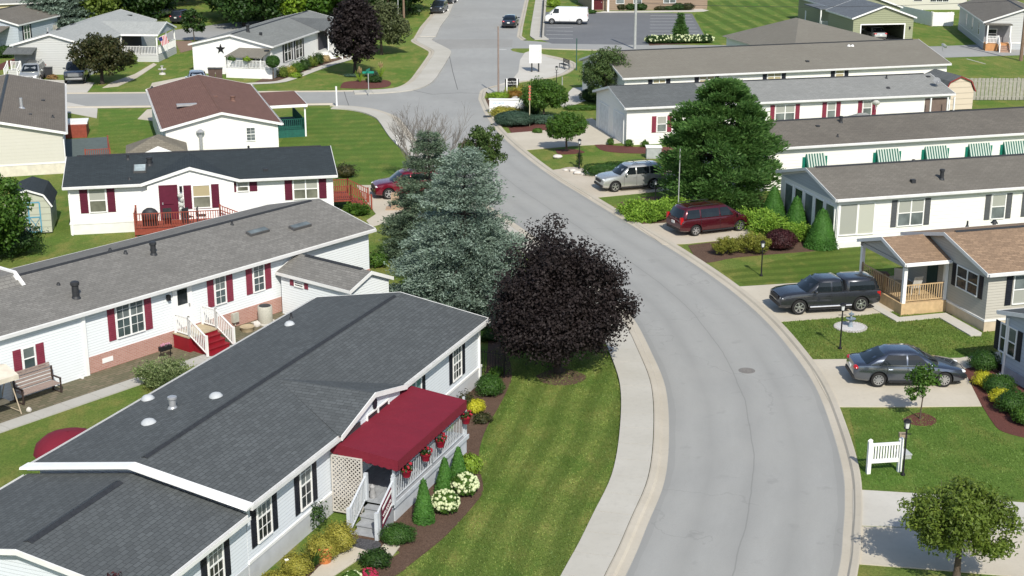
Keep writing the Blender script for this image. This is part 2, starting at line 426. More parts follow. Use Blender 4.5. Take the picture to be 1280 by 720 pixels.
def pine(name, loc, h, z0, rad, mat, label, group=None, nclump=260, per=150, leaf=.26, pad=.9):
    root = thing(name, label, 'tree', loc, 0, group)
    tb = MB(); tb.tube([(0,0,0), (.1,0,h*.5), (0,.05,h*.96)], [.2, .14, .03], 9)
    Cs, Ts, Bs = [], [], []
    for i in range(nclump):
        t = (int(random.random()**1.05*12)+random.uniform(.05, .9))/12; z = z0+(h-z0)*t; prof = math.sqrt(max(0, 1-t**1.9))*(1-.22*t)*(1-.30*max(0, .22-t)/.22)
        R = rad*prof; a = random.uniform(0, 2*PI); rr = R*random.uniform(.5, 1.0)*(1+.13*math.sin(3*a+t*5)+.08*math.sin(7*a+t*17))
        p = Vector((math.cos(a)*rr, math.sin(a)*rr, z+.05*rr)); k = pad*random.uniform(.6, 1.15)*(.65+.5*(1-t))
        if i % 3 == 0: tb.tube([(0, 0, max(.4, z-.5)), p], [.05, .012], 4)
        n = per; d = rnd_dirs(n); q = RNG.uniform(0, 1, (n, 1))**.45
        P = np.array(p)+d*q*np.array([k, k, k*.40])
        ax = unit(d*np.array([1, 1, .5])+np.array([math.cos(a)*.5, math.sin(a)*.5, .55])+RNG.normal(size=(n, 3))*.3)
        nr = unit(np.cross(ax, rnd_dirs(n))); ln = leaf*(1+RNG.uniform(-.3, .3, (n, 1)))
        Cs.append(P); Ts.append(ax*ln*.5); Bs.append(nr*ln*.17)
    tb.build('trunk', BARK_D, root, True)
    quads_mesh('crown', np.concatenate(Cs), np.concatenate(Ts), np.concatenate(Bs), mat, root); return root
def shrub(name, loc, rad, mat, label, leaf=.09, n=2600, core=True, group=None, cat='shrub', shape='ball', flowers=None, fl_n=0, fl_size=.12, z=0, ragged=.12, parts=False, up=.3, coremat=None):
    """clipped or loose shrub as one mesh; flowers become a part"""
    rx, ry, rz_ = rad; Ps, Ts, Bs = [], [], []
    loc = Vector((loc[0], loc[1], z))
    if shape == 'cone':
        u = RNG.uniform(0, 1, n); a = RNG.uniform(0, 2*PI, n); t = 1-np.sqrt(1-u*.985); prof = np.sqrt(np.clip(1-t, 0, 1))*.35+(1-t)*.65
        q = (1+RNG.normal(size=n)*ragged*.6); q = np.minimum(q, 1.15)
        P = np.stack([np.cos(a)*prof*rx*q, np.sin(a)*prof*ry*q, .04+t*rz_], 1)
        nr = np.stack([np.cos(a), np.sin(a), np.full(n, .35)], 1)
    else:
        d = rnd_dirs(n); d[:, 2] = np.where(d[:, 2] < -.55, -d[:, 2], d[:, 2])
        ph = RNG.uniform(0, 6.28, 3); an = np.arctan2(d[:, 1], d[:, 0])
        lob = 1+ragged*(np.sin(an*3+ph[0])*.5+np.sin(an*5+ph[1]+d[:, 2]*4)*.5)+RNG.normal(size=n)*ragged*.5
        if shape == 'box': sup = 1/np.power(np.power(np.abs(d), 4).sum(1), .25); lob = lob*sup
        P = d*lob[:, None]*np.array([rx, ry, rz_*.56])*RNG.uniform(.86, 1.0, (n, 1)) + np.array([0, 0, rz_*.5]); P[:, 2] = np.maximum(P[:, 2], .02)
        nr = d
    nr = unit(nr+RNG.normal(size=(n, 3))*.45+np.array([0, 0, up])); T, B = leaf_frames(nr, leaf, .6)
    cm = None
    if core:
        cm = MB()
        if shape == 'cone': cm.lathe([(rx*.86, .02), (rx*.80, rz_*.25), (rx*.55, rz_*.55), (rx*.25, rz_*.82), (.01, rz_*.95)], n=12)
        else: cm.ell((0, 0, rz_*.48), (rx*.82, ry*.82, rz_*.46), 12, 8, jit=.04)
    if flowers is None and not parts:
        o = quads_mesh(name, P, T, B, mat, None, cm); o.location = loc; return tag(o, label, cat, group)
    root = thing(name, label, cat, loc, 0, group)
    quads_mesh('foliage', P, T, B, mat, root, cm)
    if flowers is not None:
        d = rnd_dirs(fl_n); d[:, 2] = np.abs(d[:, 2])*.9-.15; d = unit(d); F = MB()
        for q in d: F.ell((q[0]*rx*1.0, q[1]*ry*1.0, rz_*.5+q[2]*rz_*.56), fl_size*random.uniform(.7, 1.15), 7, 4, jit=.18)
        F.build('flower_heads', flowers, root)
    return root
def spikes(name, loc, n, L, mat, label, cat='plant', w=.035, spread=.8, group=None, plume=None):
    root = thing(name, label, cat, loc, 0, group) if plume is not None else None
    Cs, Ts, Bs = [], [], []
    for i in range(n):
        a = random.uniform(0, 2*PI); e = random.uniform(.25, 1)*spread; l = L*random.uniform(.6, 1.1)
        p = Vector((0, 0, .02)); d = Vector((math.cos(a)*e, math.sin(a)*e, 1)).normalized()
        for k in range(4):
            q = p+d*l/4; Cs.append((p+q)/2); Ts.append((q-p)*.56); Bs.append(d.cross(Vector((math.cos(a+1.5), math.sin(a+1.5), .2))).normalized()*w*(1-.2*k)); p = q
            d = (d+Vector((math.cos(a), math.sin(a), -.7))*.14*e).normalized()
    C, T, B = (np.array([tuple(v) for v in X]) for X in (Cs, Ts, Bs))
    if root is None:
        o = quads_mesh(name, C, T, B, mat, None); o.location = (loc[0], loc[1], 0); return tag(o, label, cat, group)
    quads_mesh('leaf_blades', C, T, B, mat, root)
    C, T, B = [], [], []
    for i in range(26):
        a = random.uniform(0, 2*PI); p = np.array([math.cos(a)*L*.22*random.random(), math.sin(a)*L*.22*random.random(), L*random.uniform(.85, 1.15)])
        c, t, b = blob_leaves(p, (.05, .05, .2), 26, .08, .6); C.append(c); T.append(t); B.append(b)
    quads_mesh('seed_plumes', np.concatenate(C), np.concatenate(T), np.concatenate(B), plume, root); return root
def cluster(name, loc, rad, mat, label, n=34, per=90, leaf=.14, group=None, cat='shrub', arch=.3, z=0, core=True):
    """spreading juniper-like shrub of feathery upward sprays"""
    Cs, Ts, Bs = [], [], []
    for i in range(n):
        a = random.uniform(0, 2*PI); r = math.sqrt(random.random()); q = np.array([math.cos(a)*r*rad[0]*.85, math.sin(a)*r*rad[1]*.85, rad[2]*(1-.55*r*r)*random.uniform(.5, 1)])
        m = per; d = np.array([math.cos(a)*.8, math.sin(a)*.8, .55]); s = RNG.uniform(-.5, .5, (m, 1))*rad[0]*arch*2
        P = q+d*s+RNG.normal(size=(m, 3))*np.array([.10, .10, .06])*rad[0]*.9
        ax = unit(d[None, :]+RNG.normal(size=(m, 3))*.6); nr = unit(np.cross(ax, rnd_dirs(m))); l = leaf*(1+RNG.uniform(-.3, .3, (m, 1)))
        P[:, 2] = np.maximum(P[:, 2], .03)
        Cs.append(P); Ts.append(ax*l*.5); Bs.append(nr*l*.22)
    cm = MB().ell((0, 0, rad[2]*.22), (rad[0]*.62, rad[1]*.62, rad[2]*.26), 12, 6, jit=.08) if core else None
    o = quads_mesh(name, np.concatenate(Cs), np.concatenate(Ts), np.concatenate(Bs), mat, None, cm); o.location = (loc[0], loc[1], z); return tag(o, label, cat, group)
L_MAPLE = m_leaf('purple_maple_leaf', (.017, .0125, .0125), (.034, .026, .0255), .12, .8, .6, .16)
L_SPR = m_leaf('blue_spruce_needle', (.11, .165, .12), (.29, .37, .31), .12, 1.1, .6)
L_SPR2 = m_leaf('grey_green_spruce_needle', (.075, .12, .075), (.15, .20, .125), .12, 1.0, .6)
L_PINE = m_leaf('pine_needle', (.042, .115, .026), (.155, .275, .075), .34, .8, .55)
L_GRN = m_leaf('mid_green_leaf', (.045, .115, .016), (.11, .20, .03), .3, 1.0, .5)
L_OLV = m_leaf('olive_leaf', (.08, .128, .018), (.20, .265, .045), .3, .9, .5)
L_DKG = m_leaf('dark_green_leaf', (.018, .05, .010), (.05, .10, .02), .25, .8, .5)
L_LIME = m_leaf('lime_leaf', (.14, .25, .02), (.30, .42, .05), .3, 1.4, .5)
L_YEL = m_leaf('yellow_leaf', (.42, .42, .02), (.65, .62, .06), .25, 1.4, .5)
L_YGR = m_leaf('yellow_green_leaf', (.22, .22, .03), (.40, .36, .07), .25, 1.4, .5)
L_ARB = m_leaf('arborvitae_scale', (.035, .12, .014), (.075, .19, .03), .15, 1.5, .6)
L_BOX = m_leaf('clipped_shrub_leaf', (.025, .075, .012), (.06, .13, .02), .15, 2, .5)
L_BARB = m_leaf('purple_barberry_leaf', (.035, .010, .012), (.09, .028, .03), .15, 2, .5)
L_BRED = m_leaf('bronze_leaf', (.025, .040, .012), (.085, .075, .028), .25, 1, .5)
L_JUN = m_leaf('juniper_spray', (.10, .22, .02), (.30, .45, .06), .2, 1.4, .6)
L_TEAL = m_leaf('dark_teal_juniper', (.03, .065, .04), (.07, .12, .08), .1, 2, .6)
L_STRAW = m_leaf('straw_plume', (.45, .34, .16), (.65, .52, .30), .3, 2, .7)
F_WHT = m_plain('cream_blossom', (.50, .55, .32), .7, .2, 20)
F_RED = m_plain('red_blossom', (.32, .012, .03), .6, .25, 20)
class House:
    """local frame: x = u along the ridge, y = v across, origin at the near-left roof corner of the front eave"""
    def __init__(s, x, y, a, L, W, eave, rise, label, wall, roof, oh=.25, name='house', cat='house', group=None, skirt=None, skirt_h=.6, lip=True, gutter=True, vent_strip=True, gable_mat=None, wall0=0.0, band=True, gable=None):
        s.x, s.y, s.a, s.L, s.W, s.oh, s.eave, s.rise = x, y, math.radians(a), L, W, oh, eave, rise
        s.u = Vector((math.cos(s.a), math.sin(s.a), 0)); s.v = Vector((-math.sin(s.a), math.cos(s.a), 0)); s.o = Vector((x, y, 0))
        s.root = thing(name, label, cat, (x, y, 0), a, group); s.wallmat = wall; s.roofmat = roof
        k = rise/(W/2); s.k = k; th = .11
        wt = eave-.06                         # wall top at the plate, gable to the slope's underside
        if wall is not None:
            mb = MB(); poly = [(oh, wall0), (W-oh, wall0), (W-oh, wt+oh*k-.04), (W/2, eave+rise-th-.02), (oh, wt+oh*k-.04)]
            u0, u1 = oh, L-oh
            vs = [(u0, p[0], p[1]) for p in poly]; mb.ext(vs, (u1-u0, 0, 0))
            s.walls = mb.build('wall', wall, s.root)
        if skirt is not None:
            sk = MB(); e = .03
            sk.box((oh-e, oh-e, 0), (L-oh+e, W-oh+e, skirt_h)); sk.build('skirting', skirt, s.root)
            if band:
                bd = MB()
                bd.box((oh-.055, oh-.055, skirt_h), (L-oh+.055, W-oh+.055, skirt_h+.10)); bd.build('belly_band', TRIM, s.root)
        # roof
        rb = MB()
        prof = [(0, eave), (W/2, eave+rise), (W, eave), (W, eave-th), (W/2, eave+rise-th), (0, eave-th)]
        rb.ext([(.0, p[0], p[1]) for p in prof[:2]+[prof[4], prof[5]]], (L, 0, 0))
        rb.ext([(.0, p[0], p[1]) for p in [prof[1], prof[2], prof[3], prof[4]]], (L, 0, 0))
        s.roof = rb.build('roof', roof, s.root)
        # trim: eave fascia, gutters and rake boards
        tb = MB(); f = .17
        for (vv, sg) in ((0, -1), (W, 1)):
            [tb.box((a_, vv+sg*.003, eave-f), (c_, vv+sg*.03, eave-.012)) for a_, c_ in ([(0, gable[0]+.1), (gable[1]-.1, L)] if gable and sg < 0 else [(0, L)])]
            tb.box((.12, vv-sg*.05, eave-f+.01), (L-.12, vv-sg*(oh-.01), eave-f+.03))         # soffit
        for (uu, sg) in ((0, -1), (L, 1)):
            for (v0, z0, v1, z1) in ((-.03, eave-.03*k, W/2, eave+rise), (W+.03, eave-.03*k, W/2, eave+rise)):
                tb.ext([(uu+sg*.003, v0, z0+.012), (uu+sg*.003, v1, z1+.012), (uu+sg*.003, v1, z1-f), (uu+sg*.003, v0, z0-f)], (sg*.03, 0, 0))
        tb.build('fascia', TRIM, s.root)
        if gutter:
            g = MB()
            for (vv, sg, ga, gb) in [(W, 1, .02, L-.02)]+([(0, -1, .02, gable[0]), (0, -1, gable[1], L-.02)] if gable else [(0, -1, .02, L-.02)]):
                y0 = vv+sg*.032
                g.box((ga, y0, eave-.16), (gb, y0+sg*.11, eave-.15)); g.box((ga, y0+sg*.10, eave-.15), (gb, y0+sg*.112, eave-.03))
                for x in (.02, L-.03): g.box((x, y0, eave-.15), (x+.01, y0+sg*.10, eave-.03))
            g.build('gutter', GUTTER, s.root)
        if vent_strip:
            vb = MB(); z = eave+rise
            vb.ext([(.6, W/2-.12, z-.12*k+.012), (.6, W/2, z+.06), (.6, W/2+.12, z-.12*k+.012), (.6, W/2, z-.03)], (L-1.2, 0, 0))
            vb.build('ridge_vent', vent_strip if not isinstance(vent_strip, bool) else VENT, s.root)
    def P(s, u, v, z=0): return s.o+s.u*u+s.v*v+Vector((0, 0, z))
    def loc(s, p): d = Vector(p)-s.o; return (d.dot(s.u), d.dot(s.v), p[2])
    def g(s, px, py, z=0): return s.loc(at(px, py, z))
    def face(s, F, d=0.0):
        """origin, horizontal dir, outward normal in LOCAL coordinates"""
        if F == 'F': return Vector((0, s.oh-d, 0)), Vector((1, 0, 0)), Vector((0, -1, 0))
        if F == 'B': return Vector((0, s.W-s.oh+d, 0)), Vector((1, 0, 0)), Vector((0, 1, 0))
        if F == 'L': return Vector((s.oh-d, 0, 0)), Vector((0, 1, 0)), Vector((-1, 0, 0))
        if F == 'R': return Vector((s.L-s.oh+d, 0, 0)), Vector((0, 1, 0)), Vector((1, 0, 0))
        return F  # custom
    def w(s, l): return s.o+s.u*l[0]+s.v*l[1]+Vector((0, 0, l[2]))
    def pf(s, F, px, py):
        o, d, n = s.face(F); wn = s.u*n.x+s.v*n.y
        q = s.loc(hit(px, py, s.w(o), wn)); return ((Vector((q[0], q[1], 0))-Vector((o.x, o.y, 0))).dot(d), q[2])
    def rf(s, px, py):           # a pixel on the front slope
        n = Vector((0, 0, 1))-s.v*s.k; return s.loc(hit(px, py, s.o+Vector((0, 0, s.eave)), n))
    def rb(s, px, py):           # on the back slope
        n = Vector((0, 0, 1))+s.v*s.k; return s.loc(hit(px, py, s.P(0, s.W, s.eave), n))
    def fb(s, mb, F, s0, s1, z0, z1, d0, d1, mi=0):
        o, d, n = s.face(F); c = o+d*((s0+s1)/2)+n*((d0+d1)/2)+Vector((0, 0, (z0+z1)/2))
        return mb.obox(c, d*(s1-s0)/2, n*(d1-d0)/2, Vector((0, 0, (z1-z0)/2)), mi)
    def win(s, F, sc_, zc, w, h, n=1, glass=None, glass_low=None, shut=None, munt=False, shut_w=.36, shut_h=None, sides='LR', gap=.05, label=None, midrail=True, fr=.055, d=0.0):
        """double-hung window(s): frame with sash rail(s), panes, shutters"""
        glass = glass or GL_D; fb = MB(); x0, x1 = sc_-w/2, sc_+w/2; z0, z1 = zc-h/2, zc+h/2
        D = .05+d
        s.fb(fb, F, x0-fr, x0, z0-fr, z1+fr, d, D); s.fb(fb, F, x1, x1+fr, z0-fr, z1+fr, d, D)
        s.fb(fb, F, x0, x1, z1, z1+fr, d, D); s.fb(fb, F, x0-.02, x1+.02, z0-fr, z0, d, D+.015)
        pw = (w-(n-1)*fr*1.4)/n; pan = []
        for i in range(n):
            a = x0+i*(pw+fr*1.4); b = a+pw
            if i: s.fb(fb, F, a-fr*1.4, a, z0, z1, d, D)
            if midrail: s.fb(fb, F, a, b, zc-.025, zc+.025, d, D-.01)
            if munt:
                nm = max(2, round(pw/.28))
                for k in range(1, nm): s.fb(fb, F, a+pw*k/nm-.008, a+pw*k/nm+.008, z0, z1, d, D-.02)
                for zz in (z0+h*.25, z0+h*.75): s.fb(fb, F, a, b, zz-.008, zz+.008, d, D-.021)
            pan.append((a, b))
        fo = fb.build('window', WHITE, s.root)
        if label: fo['label'] = label
        for (a, b) in pan:
            if midrail:
                up = MB(); s.fb(up, F, a, b, zc, z1, d+.004, d+.018); up.build('pane', glass, fo)
                lo = MB(); s.fb(lo, F, a, b, z0, zc, d+.004, d+.014); lo.build('pane', glass_low or glass, fo)
            else:
                up = MB(); s.fb(up, F, a, b, z0, z1, d+.004, d+.018); up.build('pane', glass, fo)
        if shut is not None:
            sh = shut_h or h+2*fr
            for side in sides:
                if side == 'L': a, b = x0-fr-gap-shut_w, x0-fr-gap
                else: a, b = x1+fr+gap, x1+fr+gap+shut_w
                sb = MB(); s.fb(sb, F, a, b, zc-sh/2, zc+sh/2, d+.004, d+.035)
                k = int(sh/.09); 
                for j in range(1, k): 
                    z = zc-sh/2+j*sh/k
                    s.fb(sb, F, a+.05, b-.05, z-.02, z+.02, d+.035, d+.048)
                sb.build('shutter', shut, s.root)
        return fo
    def winpx(s, F, x0, y0, x1, y1, **k):
        a = s.pf(F, x0, y0); b = s.pf(F, x1, y1)
        w = abs(b[0]-a[0]); h = abs(a[1]-b[1])
        return s.win(F, (a[0]+b[0])/2, (a[1]+b[1])/2, w, h, **k)
    def door(s, F, sc_, z0, w=.9, h=2.0, mat=None, glass=None, label=None, lite=(.55, .92), d=0.0, handle=1):
        fb = MB()
        s.fb(fb, F, sc_-w/2-.08, sc_-w/2, z0, z0+h+.08, d, d+.05); s.fb(fb, F, sc_+w/2, sc_+w/2+.08, z0, z0+h+.08, d, d+.05); s.fb(fb, F, sc_-w/2, sc_+w/2, z0+h, z0+h+.08, d, d+.05)
        s.fb(fb, F, sc_-w/2, sc_+w/2, z0, z0+h, d, d+.03)
        fo = fb.build('door', mat or WHITE, s.root)
        if label: fo['label'] = label
        if glass is not None:
            gb = MB(); s.fb(gb, F, sc_-w*.3, sc_+w*.3, z0+h*lite[0], z0+h*lite[1], d+.03, d+.04); gb.build('pane', glass, fo)
        hb = MB(); s.fb(hb, F, sc_+handle*w*.38-.03, sc_+handle*w*.38+.03, z0+.95, z0+1.08, d+.03, d+.09); hb.build('handle', GALV, fo)
        return fo
    def pipe(s, q, h=.5, r=.07, kind='pipe', mat=None):
        b = MB(); x, y = q[0], q[1]; zs = s.eave+s.k*(y if y < s.W/2 else s.W-y)
        if kind == 'pipe': b.lathe([(r, -.15), (r, h)], (x, y, zs), 10); b.lathe([(r*2.2, -.04), (r*1.1, .10)], (x, y, zs), 10)
        if kind == 'cap':
            b.lathe([(r, -.15), (r, h*.75)], (x, y, zs), 12); b.lathe([(r*1.1, h*.74), (r*1.3, h*.78), (r*1.3, h*.95), (r*.9, h)], (x, y, zs), 12); b.lathe([(r*1.5, -.04), (r*1.05, .08)], (x, y, zs), 12)
        if kind == 'dome': b.lathe([(r*1.5, .0), (r*1.45, .05), (r*1.0, .13), (r*.4, .17)], (x, y, zs), 14)
        if kind == 'box': b.box((x-r, y-r, zs-.1), (x+r, y+r, zs+h))
        return b.build({'pipe': 'vent_pipe', 'cap': 'flue', 'dome': 'roof_vent', 'box': 'roof_vent'}[kind], mat or VENT, s.root, kind != 'box')
    def sky(s, q, w, h, mat=None):      # skylight on the front slope
        x, y = q[0], q[1]; zs = s.eave+s.k*y; b = MB(); ax = Vector((1, 0, 0)); ay = Vector((0, 1, s.k)).normalized(); az = ax.cross(ay)
        c = Vector((x, y, zs))
        b.obox(c+az*.06, ax*w/2, ay*h/2, az*.07); o = b.build('skylight', m_plain('skylight_frame', (.09, .09, .09), .5), s.root)
        b = MB(); b.obox(c+az*.135, ax*(w/2-.05), ay*(h/2-.05), az*.012); b.build('pane', mat or GL_M, o)
    def downspout(s, F, s0, z1=None):
        b = MB(); s.fb(b, F, s0-.04, s0+.04, .12, (z1 or s.eave-.2), .01, .09); s.fb(b, F, s0-.04, s0+.04, .04, .12, .01, .34); b.build('downspout', WHITE, s.root)
    def crossgable(s, u0, u1, vout, zpk, roofmat, wallmat, wall_z0=2.4, eav=None, back=None):
        """a reverse gable on the front slope; its ridge runs into the main roof"""
        e = s.eave if eav is None else eav; um = (u0+u1)/2; th = .09
        vb = (zpk-s.eave)/s.k if back is None else back
        b = MB(); 
        for (ua, za, ub, zb) in ((u0, e, um, zpk), (um, zpk, u1, e)):
            lo_a = (za-s.eave)/s.k if za > s.eave else 0.0; lo_b = (zb-s.eave)/s.k if zb > s.eave else 0.0
            A = (ua, vout, za); B = (ub, vout, zb); C = (ub, lo_b+.15*(zb > e+.01), zb); D_ = (ua, lo_a+.15*(za > e+.01), za)
            up = Vector((0, 0, .03))
            pts = [Vector(p)+up for p in (A, B, C, D_)]
            if (Vector(D_)-Vector(A)).length < 1e-4 : pts = pts[:3]
            b.ext(pts, (0, 0, -.06))
        b.build('gable_roof', roofmat, s.root)
        w = MB(); k2 = (zpk-e)/(um-u0)
        yo = -.03 if vout > -.3 else vout+.06
        w.ext([(u0+.3, yo, .62 if vout > -.3 else e-.25), (u1-.3, yo, .62 if vout > -.3 else e-.25), (u1-.3, yo, e+.3*k2-.07), (um, yo, zpk-.07), (u0+.3, yo, e+.3*k2-.07)], (0, .28, 0)); w.build('gable_wall', wallmat, s.root)
        t = MB()
        for (ua, za, ub, zb) in ((u0-.05, e-.05*k2, um, zpk), (u1+.05, e-.05*k2, um, zpk)):
            t.ext([(ua, vout-.004, za+.05), (ub, vout-.004, zb+.05), (ub, vout-.004, zb-.14), (ua, vout-.004, za-.14)], (0, -.035, 0))
        t.build('gable_fascia', TRIM, s.root)
    def rail(s, p, q, h=.95, sp=.13, mat=None, name='railing', post=True, bal=.03, top=.07, parent=None, postw=.1):
        b = MB(); railing(b, p, q, h, sp, post, bal, top, postw); return b.build(name, mat or WHITE, parent or s.root)
def railing(b, p, q, h=.95, sp=.13, post=True, bal=.03, top=.07, postw=.1, low=.1):
    p = Vector(p); q = Vector(q); up = Vector((0, 0, 1)); d = q-p; n = max(2, int(round(Vector((d.x, d.y, 0)).length/sp)))
    b.bar(p+up*h, q+up*h, top, top*.6); b.bar(p+up*low, q+up*low, top*.6, top*.5)
    for i in range(1, n): x = p.lerp(q, i/n); b.bar(x+up*(low+.02), x+up*(h-.02), bal)
    if post:
        for x in (p, q): b.bar(x, x+up*(h+.08), postw)
def steps(b, p, d, side, n, rise, run, w, mi=0, solid=True):
    """steps going down from p (top edge centre) along d"""
    p = Vector(p); d = Vector(d).normalized(); sd = Vector((-d.y, d.x, 0))
    for i in range(n):
        z = p.z-rise*(i+1)
        c = p+d*(run*(i+.5)); c.z = (z)/2 if solid else z-.02
        b.obox(c, d*run/2*.998, sd*w/2, Vector((0, 0, z/2 if solid else .02)), mi)
        b.obox(Vector((c.x, c.y, z+.016))+d*.02, d*(run/2+.02), sd*(w/2+.02), Vector((0, 0, .016)), mi)
def paint(name, c, metal=.6, r=.25):
    if name in MC: return MC[name]
    t = NT(name); t.base(c); t.rough(r); t.b.inputs['Metallic'].default_value = metal
    t.b.inputs['Coat Weight'].default_value = 1.0; t.b.inputs['Coat Roughness'].default_value = .04; MC[name] = t.mat; return t.mat
CGL = m_plain('car_glass', (.010, .014, .016), .05, .2, 2, spec=.5)
CHROME = m_plain('bright_wheel_metal', (.62, .63, .64), .28, .05, 5, metal=.85)
LAMPW = m_plain('clear_lamp_lens', (.75, .76, .76), .12, .1, 9, spec=.8)
LAMPR = m_plain('red_lamp_lens', (.42, .012, .015), .15, .15, 9, spec=.8)
PLAST = m_plain('black_plastic', (.02, .02, .022), .55, .15, 8)
PLATE = m_plain('number_plate', (.62, .64, .62), .5, .08, 12)
def car(label, loc, rz, S, col, cat='car', name='parked_car', group=None):
    """S: stations (x, zlow, zhigh, halfwidth) nose to tail; houses (greenhouses); wheel data"""
    root = thing(name, label, cat, loc, rz, group); N = []
    st = S['st']; r = S['wr']; wx = S['wx']; wid = S['hw']
    b = MB(); ring = []
    for (x, zl, zh, w) in st:
        h = zh-zl
        pr = [(0, zl), (.80*w, zl), (.955*w, zl+.10*h+.02), (.995*w, zl+.32*h), (1.0*w, zl+.55*h), (.985*w, zl+.80*h), (.945*w, zh-.03), (.87*w, zh+.004), (.55*w, zh+.022), (0, zh+.032)]
        ring.append([(x, y, z) for y, z in pr]+[(x, -y, z) for y, z in pr[-2:0:-1]])
    n = len(ring[0]); vs = [v for rg in ring for v in rg]; fs = []
    for i in range(len(ring)-1):
        for k in range(n): k2 = (k+1) % n; fs.append((i*n+k, i*n+k2, (i+1)*n+k2, (i+1)*n+k))
    fs.append(tuple(range(n))[::-1]); fs.append(tuple((len(ring)-1)*n+k for k in range(n)))
    b.add(vs, fs)
    tmp = b.build('body_shell', [col, PLAST], None, True)
    cb = MB()
    for x in wx:
        for sg in (-1, 1):
            pts = [(x, sg*(wid-.24), r), (x, sg*(wid+.3), r)]; cb.tube(pts, r+.065, 28, 1)
    cut = cb.build('cutter', [col, PLAST], None)
    md = tmp.modifiers.new('b', 'BOOLEAN'); md.operation = 'DIFFERENCE'; md.object = cut; md.solver = 'EXACT'
    bpy.context.view_layer.update(); dg = bpy.context.evaluated_depsgraph_get()
    me = bpy.data.meshes.new_from_object(tmp.evaluated_get(dg)); me.name = 'body'
    bpy.data.objects.remove(tmp); bpy.data.objects.remove(cut)
    me.polygons.foreach_set('use_smooth', [True]*len(me.polygons)); me.set_sharp_from_angle(angle=math.radians(38))
    body = bpy.data.objects.new('body', me); link(body, root)
    # greenhouse shells
    for gi, g in enumerate(S['gh']):
        (xf, xr), (tf, tr), wb, wt, zb, zt = g['b'], g['t'], g['wb'], g['wt'], g['zb'], g['zt']
        def rg(xf, xr, w, z, bul):
            h = [(xf+bul, 0), (xf+bul*.6, .55*w), (xf-.04, .86*w), (xf-.16, w*.985), ((xf+xr)/2, w*1.012), (xr+.16, w*.985), (xr+.04, .86*w), (xr-bul*.3, .55*w), (xr-bul*.5, 0)]
            return [(x, y, z) for x, y in h]+[(x, -y, z) for x, y in h[-2:0:-1]]
        R = [rg(xf, xr, wb, zb-.05, .10), rg(xf, xr, wb, zb, .10)]
        m = .55; R.append(rg(xf+(tf-xf)*m, xr+(tr-xr)*m, wb+(wt-wb)*m*.85, zb+(zt-zb)*m, .09)); R.append(rg(tf, tr, wt, zt-.035, .06)); R.append(rg(tf-.07, tr+.07, wt-.07, zt+.012, .04)); R.append(rg(tf-.3, tr+.3, wt-.33, zt+.035, .0))
        n = len(R[0]); q = MB(); vs = [v for x in R for v in x]; fs = []
        for i in range(len(R)-1):
            for k in range(n): k2 = (k+1) % n; fs.append((i*n+k, i*n+k2, (i+1)*n+k2, (i+1)*n+k))
        fs.append(tuple((len(R)-1)*n+k for k in range(n))); q.add(vs, fs); q.build('cabin' if gi == 0 else 'bed_cap', g.get('mat', col), root, True)
        # windscreen and rear window as curved panels
        def panel(nm, front, f0=.07, f1=.93, yk=.86):
            A = []
            for t in (f0, .5, f1):
                row = []
                for sy in (-1, -.55, 0, .55, 1):
                    if front: x = xf+(tf-xf)*t+(.10*(1-abs(sy)**1.5)+.045-.02*abs(sy))*(1-.35*t)
                    else: x = xr+(tr-xr)*t-(.05*(1-abs(sy)**1.5)+.045-.03*abs(sy)*(1))
                    w = (wb+(wt-wb)*t*(.92))*yk
                    row.append((x, sy*w, zb+(zt-.035-zb)*t+.004))
                A.append(row)
            e = MB(); V = [p for rr in A for p in rr]; F = [(i*5+k, i*5+k+1, (i+1)*5+k+1, (i+1)*5+k) for i in range(2) for k in range(4)]
            off = (.022 if front else -.022); V2 = [(p[0]-off*2.2, p[1], p[2]-.01) for p in V]
            F2 = [tuple(i+15 for i in f)[::-1] for f in F]
            rim = [0,1,2,3,4,9,14,13,12,11,10,5]; F3 = [(rim[i], rim[(i+1) % 12], rim[(i+1) % 12]+15, rim[i]+15) for i in range(12)]
            e.add(V+V2, F+F2+F3); e.build(nm, CGL, root, True)
        if g.get('ws', True): panel('windshield', True)
        if g.get('rw', True): panel('rear_window', False, *g.get('rwf', (.12, .9)))
        for (b0, b1, t0, t1) in g['side']:
            for sg in (-1, 1):
                f0, f1 = .10, .88
                def pt(xb, xt, f):
                    y = (wb+(wt-wb)*f*(.85 if f < .6 else .85+.15*(f-.6)/.4))*1.0+.024
                    return Vector((xb+(xt-xb)*f, sg*y, zb+(zt-.035-zb)*f))
                P4 = [pt(b0, t0, f0), pt(b1, t1, f0), pt(b1, t1, .52), pt(b1, t1, f1), pt(b0, t0, f1), pt(b0, t0, .52)]
                e = MB(); V = P4+[p-Vector((0, sg*.05, 0)) for p in P4]
                e.add(V, [(0,1,2,5), (5,2,3,4), (6,11,8,7), (11,10,9,8)]+[(i, (i+1) % 6, (i+1) % 6+6, i+6) for i in range(6)])
                e.build('side_window', CGL, root)
